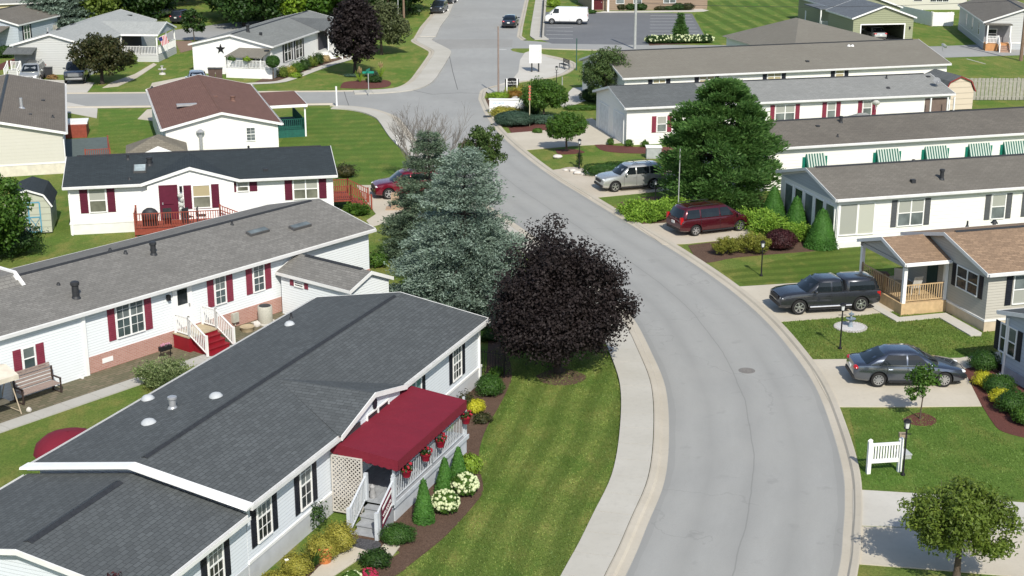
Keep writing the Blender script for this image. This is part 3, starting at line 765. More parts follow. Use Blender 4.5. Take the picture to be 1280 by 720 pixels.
    # wheels
    for x in wx:
        for sg in (-1, 1):
            y1 = sg*(wid-.02); y0 = sg*(wid-.22)
            t = MB(); t.lathe([(r*.60, .02), (r*.62, -.1), (r*.93, -.1), (r, -.06), (r, .06), (r*.93, .1), (r*.66, .1), (r*.60, .02)], n=28, cap=False)
            t.v = [(x+v[0], (y0+y1)/2+v[2], r+v[1]) for v in t.v]
            w = thing('wheel', None, None, (0, 0, 0)); w.parent = root
            t.build('tyre', RUBBER, w, True)
            h = MB(); yy = y1-sg*.012
            hb = MB(); hb.lathe([(r*.60, -.03), (r*.66, -.02), (r*.67, .012), (r*.61, .014), (r*.585, -.02)], n=26, cap=False); h.add([(x+v[0], yy+sg*v[2], r+v[1]) for v in hb.v], hb.f)
            ns = S.get('spokes', 5)
            for k in range(ns):
                a = 2*PI*k/ns+.3; c = Vector((x+math.cos(a)*r*.33, yy+sg*.0, r+math.sin(a)*r*.33)); dr = Vector((math.cos(a), 0, math.sin(a)))
                h.obox(c, dr*r*.27, dr.cross(Vector((0, 1, 0)))*.034*(5/ns)**.5, Vector((0, .02, 0)))
            h.tube([(x, yy-.02, r), (x, yy+sg*.035, r)], r*.14, 12)
            h.build('rim', CHROME, w, True)
            k_ = MB(); k_.tube([(x, yy-sg*.07, r), (x, yy-sg*.05, r)], r*.61, 20); k_.build('brake_disc', PLAST, w)
    L0, L1 = st[0][0], st[-1][0]
    def side_y(xx, z):           # body half width by station
        for i in range(len(st)-1):
            if (st[i][0]-xx)*(st[i+1][0]-xx) <= 0:
                f = (st[i][0]-xx)/(st[i][0]-st[i+1][0]); return st[i][3]*(1-f)+st[i+1][3]*f
        return wid
    def hi(xx):
        for i in range(len(st)-1):
            if (st[i][0]-xx)*(st[i+1][0]-xx) <= 0:
                f = (st[i][0]-xx)/(st[i][0]-st[i+1][0]); return st[i][2]*(1-f)+st[i+1][2]*f
        return 1
    zl = S['lampz']; 
    for sg in (-1, 1):
        e = MB(); xh = L0-.10; yh = side_y(xh, 0); e.ell((xh-.06, sg*(yh*.80), zl[0]), (.13, .17, .065), 10, 6); e.build('headlight', LAMPW, root, True)
        e = MB(); xt = L1+.08; yt = side_y(xt, 0)
        if S.get('tallamp'): e.obox((xt+.02, sg*yt*.90, zl[1]), (.09, 0, 0), (0, .08, 0), (0, 0, S.get('tlh', .20)))
        else: e.ell((xt+.03, sg*(yt*.83), zl[1]), (.13, .2, .10), 10, 6)
        e.build('tail_light', LAMPR, root, True)
        g = S['gh'][0]; xm = g['b'][0]-.42; e = MB(); e.ell((xm, sg*(g['wb']+.17), g['zb']+.10), (.08, .12, .085), 8, 6); e.bar((xm, sg*(g['wb']-.05), g['zb']+.03), (xm, sg*(g['wb']+.1), g['zb']+.07), .05); e.build('mirror', S.get('mirmat', col), root, True)
    # grille, plates, bumpers, seams
    e = MB(); e.obox((L0+.004, 0, S['grz']), (.025, 0, 0), (0, S.get('grw', .42), 0), (0, 0, S.get('grh', .09)))
    e.build('grille', S.get('grmat', PLAST), root)
    e = MB(); e.obox((L1-.012, 0, S.get('plz', .75)), (.02, 0, 0), (0, .16, 0), (0, 0, .08)); e.build('licence_plate', PLATE, root)
    e = MB()
    for sg in (-1, 1):
        for xx in S['seams']:
            za = S.get('sill', .38); zb_ = hi(xx)-.05; y = side_y(xx, 0)
            e.obox((xx, sg*(y*.998-.004), (za+zb_)/2), (.006, 0, 0), (0, .008, 0), (0, 0, (zb_-za)/2))
        e.obox((sum(wx)/2, sg*(wid*.985), .27), (abs(wx[0]-wx[1])/2-r-.1, 0, 0), (0, .02, 0), (0, 0, .04))
    e.build('door_seams', PLAST, root)
    e = MB()
    for sg in (-1, 1):
        for xx in S.get('handles', []): e.obox((xx, sg*(side_y(xx, 0)+.004), hi(xx)-.16), (.09, 0, 0), (0, .018, 0), (0, 0, .016))
    if S.get('handles'): e.build('door_handles', S.get('hmat', col), root)
    for (a, b_) in [(L0, 1), (L1, -1)]:
        e = MB(); w = .78*wid; e.obox((a-.03*b_, 0, S.get('bz', .42)), (.055, 0, 0), (0, w, 0), (0, 0, .075)); e.build('bumper', S.get('bmat', PLAST), root)
    if S.get('board'):
        for sg in (-1, 1): e = MB(); e.tube([(wx[0]-.52, sg*(wid+.02), .40), (wx[1]+.52, sg*(wid+.02), .40)], .045, 8); e.build('running_board', CHROME, root, True)
    if 'rack' in S:
        e = MB(); x0, x1, w, z = S['rack']
        for sg in (-1, 1): e.tube([(x0, sg*w, z), (x0-.08, sg*w, z+.06), (x1+.08, sg*w, z+.06), (x1, sg*w, z)], .018, 6)
        for xx in (x0-.4, x1+.4): e.tube([(xx, -w, z+.06), (xx, w, z+.06)], .016, 6)
        e.build('roof_rack', PLAST, root, True)
    return root
def spec(kind):
    if kind == 'sedan':
        return dict(st=[(2.44,.30,.50,.62),(2.36,.22,.66,.76),(2.1,.20,.76,.86),(1.6,.20,.84,.91),(.95,.20,.93,.925),(0,.20,.95,.93),(-1.0,.20,.97,.93),(-1.75,.22,1.00,.90),(-2.2,.26,.98,.84),(-2.38,.30,.93,.76),(-2.44,.38,.72,.70)],
            gh=[dict(b=(1.22,-2.02),t=(.30,-1.02),wb=.845,wt=.63,zb=.94,zt=1.48,side=[(.86,-.14,.22,-.14),(-.21,-1.42,-.21,-.92)])], wr=.335, wx=(1.45,-1.38), hw=.925, lampz=(.66,.86), grz=.52, seams=(.80,-.16,-1.05), handles=(.02,-.9), spokes=10, plz=.72)
    if kind == 'suv':
        return dict(st=[(2.30,.36,.62,.66),(2.22,.28,.86,.80),(2.0,.25,.98,.88),(1.5,.24,1.05,.92),(.9,.24,1.10,.925),(0,.24,1.10,.93),(-1.2,.24,1.10,.925),(-2.0,.26,1.10,.90),(-2.25,.34,1.06,.84),(-2.32,.42,.92,.80)],
            gh=[dict(b=(1.05,-2.22),t=(.35,-1.95),wb=.86,wt=.70,zb=1.08,zt=1.68,side=[(.72,-.08,.30,-.08),(-.16,-1.05,-.16,-1.05),(-1.13,-1.98,-1.13,-1.75)])], wr=.37, wx=(1.40,-1.35), hw=.92, lampz=(.84,.98), grz=.72, seams=(.78,-.12,-1.08), handles=(.0,-.95), spokes=5, plz=.85, rack=(.1,-1.7,.60,1.72))
    if kind == 'minivan':
        return dict(st=[(2.50,.34,.58,.66),(2.42,.26,.74,.80),(2.15,.24,.88,.92),(1.75,.22,1.00,.97),(1.2,.22,1.05,.99),(0,.22,1.06,1.0),(-1.3,.22,1.06,.99),(-2.2,.26,1.06,.96),(-2.44,.32,1.04,.91),(-2.52,.40,.86,.86)],
            gh=[dict(b=(1.72,-2.42),t=(.72,-2.10),wb=.93,wt=.72,zb=1.03,zt=1.67,side=[(1.12,.20,.62,.16),(.10,-1.12,.10,-1.12),(-1.22,-2.12,-1.22,-1.98)],rwf=(.1,.88))], wr=.34, wx=(1.55,-1.48), hw=.98, lampz=(.72,.98), tallamp=True, grz=.60, seams=(1.15,.14,-1.16), handles=(.32,-.05), spokes=6, plz=.80, rack=(.2,-1.9,.64,1.71))
    if kind == 'van':
        return dict(st=[(2.78,.40,.75,.72),(2.70,.30,1.00,.88),(2.4,.28,1.15,.96),(1.95,.28,1.32,1.0),(1.2,.28,1.40,1.02),(0,.28,1.42,1.02),(-1.6,.28,1.42,1.02),(-2.6,.30,1.42,1.01),(-2.76,.36,1.40,.98),(-2.80,.42,1.2,.96)],
            gh=[dict(b=(2.25,-2.76),t=(1.35,-2.72),wb=.99,wt=.88,zb=1.36,zt=2.12,side=[(1.78,.92,1.45,.92)],rw=False)], wr=.36, wx=(1.85,-1.75), hw=1.01, lampz=(.98,1.1), tallamp=True, grz=.72, grh=.13, seams=(1.86,.86,-.5), handles=(1.0,), spokes=6, bz=.45)
    if kind == 'pickup':
        return dict(st=[(2.62,.46,.70,.74),(2.56,.36,.92,.84),(2.3,.32,1.02,.89),(1.8,.30,1.08,.91),(1.2,.30,1.10,.915),(0,.30,1.10,.915),(-1.2,.30,1.10,.915),(-2.3,.32,1.10,.91),(-2.56,.38,1.08,.90),(-2.60,.44,.95,.88)],
            gh=[dict(b=(1.25,-.74),t=(.52,-.62),wb=.84,wt=.70,zb=1.08,zt=1.66,side=[(.86,.02,.52,.02),(-.08,-.58,-.08,-.50)]),
                dict(b=(-.76,-2.56),t=(-.76,-2.36),wb=.86,wt=.72,zb=1.085,zt=1.64,side=[(-.98,-2.32,-.98,-2.20)],ws=False)], wr=.385, wx=(1.62,-1.60), hw=.91, lampz=(.86,.90), grz=.82, grw=.46, grh=.10, seams=(.92,.0,-.72), handles=(.12,), spokes=6, bz=.52, plz=.62, sill=.46, tallamp=True, tlh=.13, board=True)
    if kind == 'bigpickup':
        return dict(st=[(2.85,.55,.95,.82),(2.78,.44,1.15,.94),(2.5,.40,1.24,.99),(1.9,.38,1.28,1.0),(1.2,.38,1.30,1.0),(0,.38,1.30,1.0),(-1.2,.38,1.30,1.0),(-2.5,.40,1.30,.99),(-2.80,.46,1.28,.98),(-2.84,.52,1.15,.97)],
            gh=[dict(b=(1.25,-1.05),t=(.6,-.85),wb=.93,wt=.78,zb=1.28,zt=1.92,side=[(.9,.02,.55,.02),(-.08,-.85,-.08,-.75)])], wr=.42, wx=(1.85,-1.75), hw=1.0, lampz=(1.05,1.08), grz=.98, grw=.55, grh=.15, seams=(.95,.0,-.98), handles=(.12,), spokes=5, bz=.62, plz=.7, sill=.55, tallamp=True, bmat=CHROME, grmat=m_plain('chrome_grille', (.30,.31,.32), .3, .3, 30, metal=.6))
def structure(name, mb, m, smooth=False): return tag(mb.build(name, m, None, smooth), kind='structure')
def spline(pts, n=6):
    P = [Vector((p[0], p[1], 0)) for p in pts]; out = []
    for i in range(len(P)-1):
        p0 = P[max(i-1, 0)]; p1 = P[i]; p2 = P[i+1]; p3 = P[min(i+2, len(P)-1)]
        for k in range(n):
            t = k/n; out.append(.5*((2*p1)+(p2-p0)*t+(2*p0-5*p1+4*p2-p3)*t*t+(3*p1-p0-3*p2+p3)*t**3))
    out.append(P[-1]); return out
def offset(pl, d):      # to the left of travel is +
    out = []
    for i, p in enumerate(pl):
        t = (pl[min(i+1, len(pl)-1)]-pl[max(i-1, 0)]).normalized(); out.append(p+Vector((-t.y, t.x, 0))*d)
    return out
def sheet(name, pts, z, m, th=0.0):
    P = [(p[0], p[1]) for p in pts]; ar = sum(P[i][0]*P[(i+1) % len(P)][1]-P[(i+1) % len(P)][0]*P[i][1] for i in range(len(P)))
    if ar < 0: P = P[::-1]
    b = MB()
    if th: b.prism(P, z-th, z)
    else:
        tr = tessellate_polygon([[Vector((p[0], p[1], 0)) for p in P]]); b.add([(p[0], p[1], z) for p in P], [tuple(t) for t in tr])
    return structure(name, b, m)
def ribbon(pl, prof, b=None, mi=0):
    """profile list of (offset, z) swept along a polyline"""
    b = b or MB(); rows = []
    offs = [offset(pl, d) for d, z in prof]
    vs = []; n = len(prof)
    for i in range(len(pl)):
        for j, (d, z) in enumerate(prof): vs.append((offs[j][i].x, offs[j][i].y, z))
    fs = [(i*n+j, i*n+j+1, (i+1)*n+j+1, (i+1)*n+j) for i in range(len(pl)-1) for j in range(n-1)]
    return b.add(vs, fs)
def pxl(l, z=0): return [at(x, y, z) for x, y in l]

LUSH, DRY = (.138, .245, .042), (.31, .32, .09)
GRASS = m_grass('lawn_grass', LUSH, DRY)
GR_STR = m_grass('mown_front_lawn', (.15, .25, .045), (.34, .36, .10), (1.25, -13, .48), .35, .5, 2.8)
GR_EMR = m_grass('emerald_lawn', (.135, .26, .042), (.23, .29, .07), (1.6, 105, .22), .12)
GR_STR2 = m_grass('striped_lawn', (.115, .22, .035), (.27, .32, .08), (2.6, 3, .6), .12)
g = MB(); g.add([(-1500, -300, -.004), (1500, -300, -.004), (1500, 2600, -.004), (-1500, 2600, -.004)], [(0, 1, 2, 3)]); structure('ground', g, GRASS)

# main road edges (world), measured on the photograph
Rr = [(5.5, 28), (7.9, 34), (10.42,41.31),(11.27,44.39),(11.84,46.7),(12.35,49.29),(12.78,53.12),(13.09,57.97),(12.94,62.35),(12.4,67.49),(11.31,72.87),(9.64,78.76),(7.56,85.0),(4.9,92.9),(2.75,99.4),(.7,107.09),(-1.1,115.3),(-2.3,123.5),(-3.1,131.5)]
Rr = spline(Rr, 5)
lay = spline([(-3.1,131.5)]+[tuple(at(*p)[:2]) for p in [(601,113),(612,108.5),(630,105),(654,101),(685,97),(703,91.5),(713,84),(711,79),(700,75),(685,71.5),(664,67.5)]], 4)
nose = pxl([(650, 66), (641, 64), (638, 62), (641, 60.5)])
side_s = pxl([(672, 60.5), (745, 62.5), (800, 64)])+[Vector((46, 158, 0)), Vector((70, 163, 0)), Vector((140, 178, 0))]
side_n = [Vector((140, 187, 0)), Vector((66, 172.5, 0)), Vector((49, 167.5, 0))]+pxl([(812, 56), (690, 53.5), (668, 51.5)])
upR = pxl([(652, 50.5), (646, 46), (648, 34), (656, 0)])+[Vector((4.6, 260, 0)), Vector((10, 340, 0)), Vector((24, 480, 0))]
upL = [Vector((13, 480, 0)), Vector((0, 340, 0)), Vector((-5.6, 260, 0))]+pxl([(556, -12), (545, 5), (537, 20), (525, 34), (517, 48)])
corner = spline([tuple(at(*p)[:2]) for p in [(517,48),(514,52),(530,61),(536,66),(530,76),(520,90),(511,101),(499,108),(480,111.5),(440,113),(407,113.5)]], 4)
cross_n = corner[-1:]+[Vector((-41.88, 134.9, 0)), Vector((-90, 133, 0)), Vector((-200, 130, 0))]
cross_s = [Vector((-200, 121.5, 0)), Vector((-90, 124.5, 0)), Vector((-36.8, 126.6, 0)), Vector((-16.1, 128.2, 0))]
Rl = [(-3.0, 28), (1.2, 34), (3.63,41.31),(4.68,45),(5.63,48.6),(6.25,53.1),(6.61,58),(6.43,62.35),(5.97,67.6),(5.0,71.8),(3.4,77),(1.4,82.8),(-1.5,90.8),(-3.6,97.8),(-5.6,105.5),(-7.7,113),(-9.0,119),(-9.9,122.5),(-11.6,125.6),(-13.6,127.4),(-16.1,128.2)]
Rl = spline(Rl, 5)
sheet('road', [*Rr, *lay[1:], *nose, *side_s, *side_n, *upR, *upL, *corner[1:], *cross_n, *cross_s, *Rl[::-1][1:]], .004, ASPH)
# worn wheel lanes, seams and stains of the curving road (uv: across, along)
def lane_sheet(R_, L_, z):
    n = min(len(R_), len(L_)); M = 8; me = bpy.data.meshes.new('road_surface')
    def res(pl, k):
        L = [0]
        for i in range(1, len(pl)): L.append(L[-1]+(pl[i]-pl[i-1]).length)
        out = []
        for j in range(k+1):
            s = L[-1]*j/k
            for i in range(1, len(L)):
                if s <= L[i]+1e-6: out.append(pl[i-1].lerp(pl[i], (s-L[i-1])/max(1e-6, L[i]-L[i-1]))); break
        return out, L[-1]
    K = 90; A, LA = res(R_, K); B, LB = res(L_, K); vs = []; uv = []
    for j in range(K+1):
        for i in range(M+1): p = A[j].lerp(B[j], .004+.992*i/M); vs.append((p.x, p.y, z)); uv.append((i/M, LA*j/K))
    fs = [(j*(M+1)+i, j*(M+1)+i+1, (j+1)*(M+1)+i+1, (j+1)*(M+1)+i)[::-1] for j in range(K) for i in range(M)]
    me.from_pydata(vs, [], fs); ul = me.uv_layers.new(name='UVMap')
    for p in me.polygons:
        for li in p.loop_indices: ul.data[li].uv = uv[me.loops[li].vertex_index]
    t = NT('lane_worn_asphalt'); c = (.322, .323, .306); sx = t.node('ShaderNodeSeparateXYZ'); t.lk(t.tc.outputs['UV'], sx.inputs[0])
    u = sx.outputs[0]; v = sx.outputs[1]; wob = t.noise(.25, 3, t.mapping((1, 1, 1), src='UV'))
    uu = t.math('ADD', u, t.math('MULTIPLY', t.math('SUBTRACT', wob, .5), .05))
    tracks = t.math('ABSOLUTE', t.math('SINE', t.math('MULTIPLY', uu, 4*PI)))
    sv = t.mapping((6, .22, 1), src='UV'); streak = t.noise(1.0, 5, sv, .65); g = t.noise(45, 3, rough=.8); blot = t.noise(.22, 5); oil = t.noise(1.1, 4)
    col = t.mix(t.math('MULTIPLY', tracks, .75), sc(c, .86), sc(c, 1.10))
    col = t.mix(t.ramp(streak, [(.35, (0,0,0)), (.72, (.7,.7,.7))]), col, sc(c, .84))
    col = t.mix(t.ramp(blot, [(.4, (0,0,0)), (.65, (.5,.5,.5))]), col, (c[0]*1.06, c[1]*1.05, c[2]*1.03))
    col = t.mix(t.ramp(oil, [(.62, (0,0,0)), (.76, (.55,.55,.55))]), col, sc(c, .7))
    edge = t.math('GREATER_THAN', t.math('ABSOLUTE', t.math('SUBTRACT', uu, .5)), .465); col = t.mix(t.math('MULTIPLY', edge, .35), col, sc(c, .72))
    seam = t.math('LESS_THAN', t.math('ABSOLUTE', t.math('SUBTRACT', uu, .50)), .0035); col = t.mix(t.math('MULTIPLY', seam, .45), col, sc(c, .5))
    vor = t.node('ShaderNodeTexVoronoi', feature='DISTANCE_TO_EDGE'); vor.inputs['Scale'].default_value = .10; vm = t.node('ShaderNodeVectorMath', operation='MULTIPLY_ADD')
    nz = t.node('ShaderNodeTexNoise'); nz.inputs['Scale'].default_value = .7; nz.inputs['Detail'].default_value = 7; t.lk(t.tc.outputs['Object'], nz.inputs['Vector'])
    t.lk(nz.outputs['Color'], vm.inputs[0]); vm.inputs[1].default_value = (2.4, 2.4, 2.4); t.lk(t.tc.outputs['Object'], vm.inputs[2]); t.lk(vm.outputs[0], vor.inputs['Vector'])
    crack = t.math('MULTIPLY', t.math('LESS_THAN', vor.outputs['Distance'], .0035), t.math('GREATER_THAN', t.noise(.15, 2), .47)); col = t.mix(t.math('MULTIPLY', crack, .22), col, sc(c, .5))
    col = t.mix(t.ramp(g, [(.42, (0,0,0)), (.8, (.6,.6,.6))]), col, sc(c, .7))
    t.base(col); t.rough(.82); t.bump(g, .3, .012); me.materials.append(t.mat); o = bpy.data.objects.new('road_surface', me); tag(link(o), kind='structure')
lane_sheet(Rr[:-8], Rl[:-26], .0085)
PATCH = m_asphalt('patch_asphalt', (.30, .296, .276))
sheet('road_patch', pxl([(519,49),(641,49),(640,59),(560,61.5),(532,61),(516,52)]), .0075, PATCH)
b = MB()
def tar(pts, w=.05):
    P = [at(*q) for q in pts]
    for i in range(len(P)-1): b.bar((P[i].x, P[i].y, .0095), (P[i+1].x, P[i+1].y, .0095), w, .001)
tar([(512,112),(540,118),(575,116),(603,117)], .07); tar([(560,62),(566,90),(572,112)], .06); tar([(430,113.5),(433,124),(436,132)], .06)
structure('tar_seam', b, m_ground('tar', (.10,.10,.10), (.16,.16,.155), 6))
# kerbs with gutters
KP = [(0, .008), (.28, .012), (.36, .09), (.55, .11), (.60, .10), (.60, -.02)]
KERB = m_concrete('kerb_concrete', (.47, .43, .355))
def kerb(pl, side, prof=KP):
    return structure('kerb', ribbon(pl, [(d*side, z) for d, z in prof]), KERB, False)
kerb(Rr, -1); kerb(lay, -1); kerb(Rl, 1)
kerb(corner, 1); kerb(upL[::1], 1); kerb(upR, -1)
kerb(cross_s, 1, KP); kerb(cross_n, 1, KP)
kerb(side_s[:3], -1)
# sidewalks: slabs between joints
SW = m_concrete('sidewalk_concrete', (.47, .452, .40))
def sidewalk(pl, d0, d1, step=1.6, z=.11, m=SW):
    b = MB(); a = offset(pl, d0); c = offset(pl, d1)
    # resample by length
    L = [0]
    for i in range(1, len(pl)): L.append(L[-1]+(pl[i]-pl[i-1]).length)
    def pt(A, s):
        for i in range(1, len(L)):
            if s <= L[i]+1e-6: f = (s-L[i-1])/max(1e-6, L[i]-L[i-1]); return A[i-1].lerp(A[i], max(0, min(1, f)))
        return A[-1]
    n = int(L[-1]/step); g_ = .012
    for i in range(n):
        s0, s1 = i*step+g_, (i+1)*step-g_; sm = (s0+s1)/2; zz = z+random.uniform(-.003, .003)
        poly = [pt(a, s0), pt(a, sm), pt(a, s1), pt(c, s1), pt(c, sm), pt(c, s0)]
        ar = sum(poly[k].x*poly[(k+1) % 6].y-poly[(k+1) % 6].x*poly[k].y for k in range(6))
        if ar < 0: poly = poly[::-1]
        b.prism([(p.x, p.y) for p in poly], zz-.1, zz)
    return structure('sidewalk', b, m)
# (sidewalk by the near-left kerb runs up to the corner)
sidewalk(Rl, .625, 1.95)
sidewalk(corner[:-4], .625, 2.5)
sidewalk(upL, .625, 2.6)
sidewalk(upR, -1.6, -3.3)
sheet('path', pxl([(607,112),(640,104.5),(655,101.5),(685,97.5),(702,92),(712,85),(709,79),(697,74.5),(684,71.5),(676,66),(668,62),(656,66),(650,75),(648,90),(640,100)]), .016, CONC)
sheet('path', pxl([(605,114),(632,106),(630,117),(618,122),(611,118)]), .10, CONC_G)
# parking lot
sheet('car_park', pxl([(679,15),(755,15),(865,17),(882,47),(812,56.5),(690,54.5),(677,50)]), .008, ASPH_D)
PAINT = m_plain('white_road_paint', (.62, .62, .60), .7, .15, 6)
b = MB()
for i in range(8):
    y = 19.5+i*3.9; a = at(813-i*.2, y); c = at(863+i*2.0, y); b.bar((a.x, a.y, .0145), (c.x, c.y, .0145), .12, .002)
for i in range(4):
    y = 34+i*4.6; a = at(683, y); c = at(716, y+.6); b.bar((a.x, a.y, .0145), (c.x, c.y, .0145), .12, .002)
structure('parking_lines', b, PAINT)
b = MB(); a = at(1208, 73.5); c = at(1232, 80); b.bar((a.x, a.y, .012), (c.x, c.y, .012), .12, .002)
a = at(633, 62); c = at(622, 62); b.bar((a.x, a.y, .012), (c.x, c.y, .012), .25, .002); structure('road_lines', b, PAINT)
# driveways on the right
def drive(pl, m=CONC_W, z=.03, name='driveway', th=.04): return sheet(name, pxl(pl), z, m, th)
CW2 = m_concrete('tan_concrete', (.49, .44, .36))
drive([(1008,450),(1110,449),(1200,448),(1226,443),(1250,440),(1252,451),(1204,462),(1227,508),(1140,509),(1040,509)])
drive([(1066,612.5),(1140,617),(1290,630),(1330,632),(1340,668),(1180,661),(1066,657)], CONC, .03); drive([(1066,658.5),(1180,662.5),(1340,669.5),(1350,728),(1185,714),(1062,704.5)])
drive([(920,359),(1000,354),(1080,349),(1100,352),(1160,372),(1120,389),(1096,392),(1040,398),(968,403)])
drive([(794,281),(850,278),(905,272),(960,270),(975,285),(940,299),(935,297),(858,305),(828,306)], CW2)
drive([(683,214),(712,210),(735,214),(800,212),(855,214),(856,236),(820,240),(737,248)], CW2)
drive([(633,167),(690,162.5),(722,161),(727,150),(740,148),(783,178),(760,180.5),(726,182),(654,188)])
drive([(716,110),(731,109),(738,116),(737,124),(722,130),(704,134.5),(700,131),(711,126),(710,116)], CONC, .02, 'path')
# apron strip of old asphalt by the layby corner drains
b = MB()
for (x0, y0, x1, y1) in ((608,146,618,146.5),): 
    p = at(613, 146); b.box((p.x-.6, p.y-.35, .02), (p.x+.6, p.y+.35, .06))
structure('storm_drain', b, VENT)
# left side
drive([(446,232),(478,231.5),(520,231),(560,240),(560,262),(520,275),(478,280),(464,284),(458,276),(470,268),(456,250)])
drive([(98,101),(118,104),(112,112),(108,116.6),(76,116.6),(80,108),(20,104),(22,99)], CONC, .03)
drive([(82,127.5),(122,136),(121,148),(80,140)], CONC, .03)
drive([(184,137),(190,136.5),(196,152),(172,149)], CONC_W, .03)
drive([(140,103),(168,93),(192,79),(196,81),(172,97),(148,108),(128,110)], CONC_W, .028, 'path')
drive([(195,112),(186,113),(190,104),(232,96),(240,100)], CONC_W, .03)
wk = spline([tuple(at(*p)[:2]) for p in [(290,106),(320,104.5),(345,103),(362,99),(400,85),(440,72.5),(446,71)]], 4)
structure('path', ribbon(wk, [(-.55, .03), (.55, .03)]), CONC)
sheet('road', pxl([(190,50),(205,44),(215,38),(290,28),(330,26),(345,38),(300,46),(250,50)]), .006, ASPH)
sheet('path', pxl([(218,51),(240,51),(242,62),(226,66)]), .012, m_ground('brown_gravel', (.20,.13,.09), (.30,.22,.16), 9))
# walk beside the long white home
H2o = Vector((-21.1, 56.14, 0)); a2 = math.radians(51.5); u2 = Vector((math.cos(a2), math.sin(a2), 0)); v2 = Vector((-math.sin(a2), math.cos(a2), 0))
def h2p(u, v): return H2o+u2*u+v2*v
b = MB()
for i in range(12): 
    s0, s1 = -3+i*1.45, -3+(i+1)*1.45-.02
    b.prism([tuple(h2p(s0, -2.55)[:2]), tuple(h2p(s1, -2.55)[:2]), tuple(h2p(s1, -1.75)[:2]), tuple(h2p(s0, -1.75)[:2])], -.02, .05)
structure('path', b, CONC_G)
PAV = NT('patio_brick'); br = PAV.node('ShaderNodeTexBrick'); PAV.lk(PAV.mapping((1,1,1), (0,0,-a2)), br.inputs['Vector']); br.inputs['Scale'].default_value = 1
br.inputs['Brick Width'].default_value = .42; br.inputs['Row Height'].default_value = .21; br.inputs['Mortar Size'].default_value = .02
br.inputs['Color1'].default_value = (.20,.165,.115,1); br.inputs['Color2'].default_value = (.11,.11,.065,1); br.inputs['Mortar'].default_value = (.07,.07,.035,1)
PAV.base(PAV.mix(PAV.math('MULTIPLY', PAV.noise(3, 5), .7), br.outputs[0], (.13,.115,.075))); PAV.rough(.9)
sheet('patio', [h2p(-5, -1.72), h2p(16.5, -1.72), h2p(16.5, .25), h2p(-5, .25)], .022, PAV.mat, .03)
# mulch beds
def bed(pl, m=MULCH, z=.02, name='mulch_bed'): return sheet(name, [(*q[:2],) for q in spline([tuple(at(*p)[:2]) for p in pl+pl[:1]], 4)[:-1]], z, m, .03)
bed([(1200,456),(1218,453),(1245,462),(1290,482),(1330,560),(1300,552),(1254,540),(1240,527),(1228,508),(1212,480)], MULCH_R)
bed([(1128,524),(1150,516),(1170,524),(1164,532),(1138,531)], MULCH_R)
bed([(670,470),(700,460),(732,470),(722,479),(700,482),(680,479)])
bed([(636,160),(662,153),(694,153),(698,161),(668,163.5),(642,167)], MULCH_R)
bed([(694,187),(720,187),(730,191),(700,193)], MULCH_R)
bed([(742,180),(800,184),(858,184),(858,190),(800,192),(756,189)], MULCH_R)
bed([(694,213.5),(712,209),(733,212),(738,219),(722,221),(700,217)], m_ground('stone_mulch', (.36,.31,.27), (.55,.50,.46), 5))
bed([(860,307),(905,301),(935,297),(985,300),(1035,308),(1040,312),(990,316),(920,322),(878,328)], MULCH)
bed([(772,254),(812,246),(860,250),(850,272),(820,280),(800,280)], MULCH)
bed([(425,110),(430,103),(450,101),(480,100),(489,104),(482,109),(455,111)], MULCH_R)
bed([(316,104),(345,92),(395,78),(430,70),(436,71),(400,83),(360,98),(340,102)], MULCH)
bed([(612,138),(606,128),(612,121),(640,120),(660,122),(664,140),(640,160),(625,152)], MULCH)
bed([(812,57),(884,53),(888,48),(882,46.5),(815,49)], MULCH)
bed([(0,80),(22,72),(26,76),(0,88)], MULCH_R)
bed([(470,683),(500,690),(478,703),(440,722),(430,740),(490,722),(520,700),(557,670),(590,634),(604,612),(598,575),(606,540),(628,500),(640,470),(632,440),(612,420),(606,470),(575,500),(560,560),(520,610),(490,650)])
bed([(345,740),(395,700),(440,665),(452,660),(470,680),(435,686),(400,716),(385,745)])
GRAVD = m_ground('dark_gravel', (.035,.035,.04), (.16,.16,.17), 18, 1, .9, 1, .04)
bed([(438,672),(474,678),(472,687),(452,688),(432,680)], GRAVD, .026)
drive([(434,682),(458,689),(468,690),(448,700),(415,722),(400,740),(350,760),(398,710)], CONC_W, .034, 'path')
drive([(480,681),(500,684),(490,697),(472,692)], CONC_W, .05, 'path')
# special lawns
sheet('lawn', [p for p in offset(Rl, 1.97)[8:44]]+pxl([(612,440),(640,470),(629,500),(607,540),(599,575),(605,612),(591,634),(558,670),(521,700),(491,722),(470,760)])+[Vector((-3.2,36.5,0)), Vector((-1,34,0))], .002, GR_STR)
sheet('lawn', pxl([(1062,512),(1228,509),(1290,552),(1330,600),(1330,628),(1180,619),(1078,611),(1072,570)]), .002, GR_EMR)
sheet('lawn', pxl([(880,1),(1000,0),(1060,30),(1010,52),(886,50),(868,20)]), .002, GR_STR2)
sheet('lawn', pxl([(940,333),(1030,311),(1110,306),(1125,322),(1080,348),(1000,353),(932,357),(900,338)]), .002, m_grass('striped_side_lawn', (.13,.22,.035), (.26,.30,.07), (1.1, 105, .5), .2))
sheet('lawn', pxl([(385,134),(455,137),(478,142),(488,165),(500,195),(540,228),(440,231),(425,215),(380,190),(345,185)]), .002, m_grass('corner_lawn', (.13,.235,.04), (.21,.28,.06), (1.8, 100, .3), .2))
sheet('lawn', pxl([(124,137),(184,138),(200,175),(160,195),(122,180)]), .002, GR_EMR)
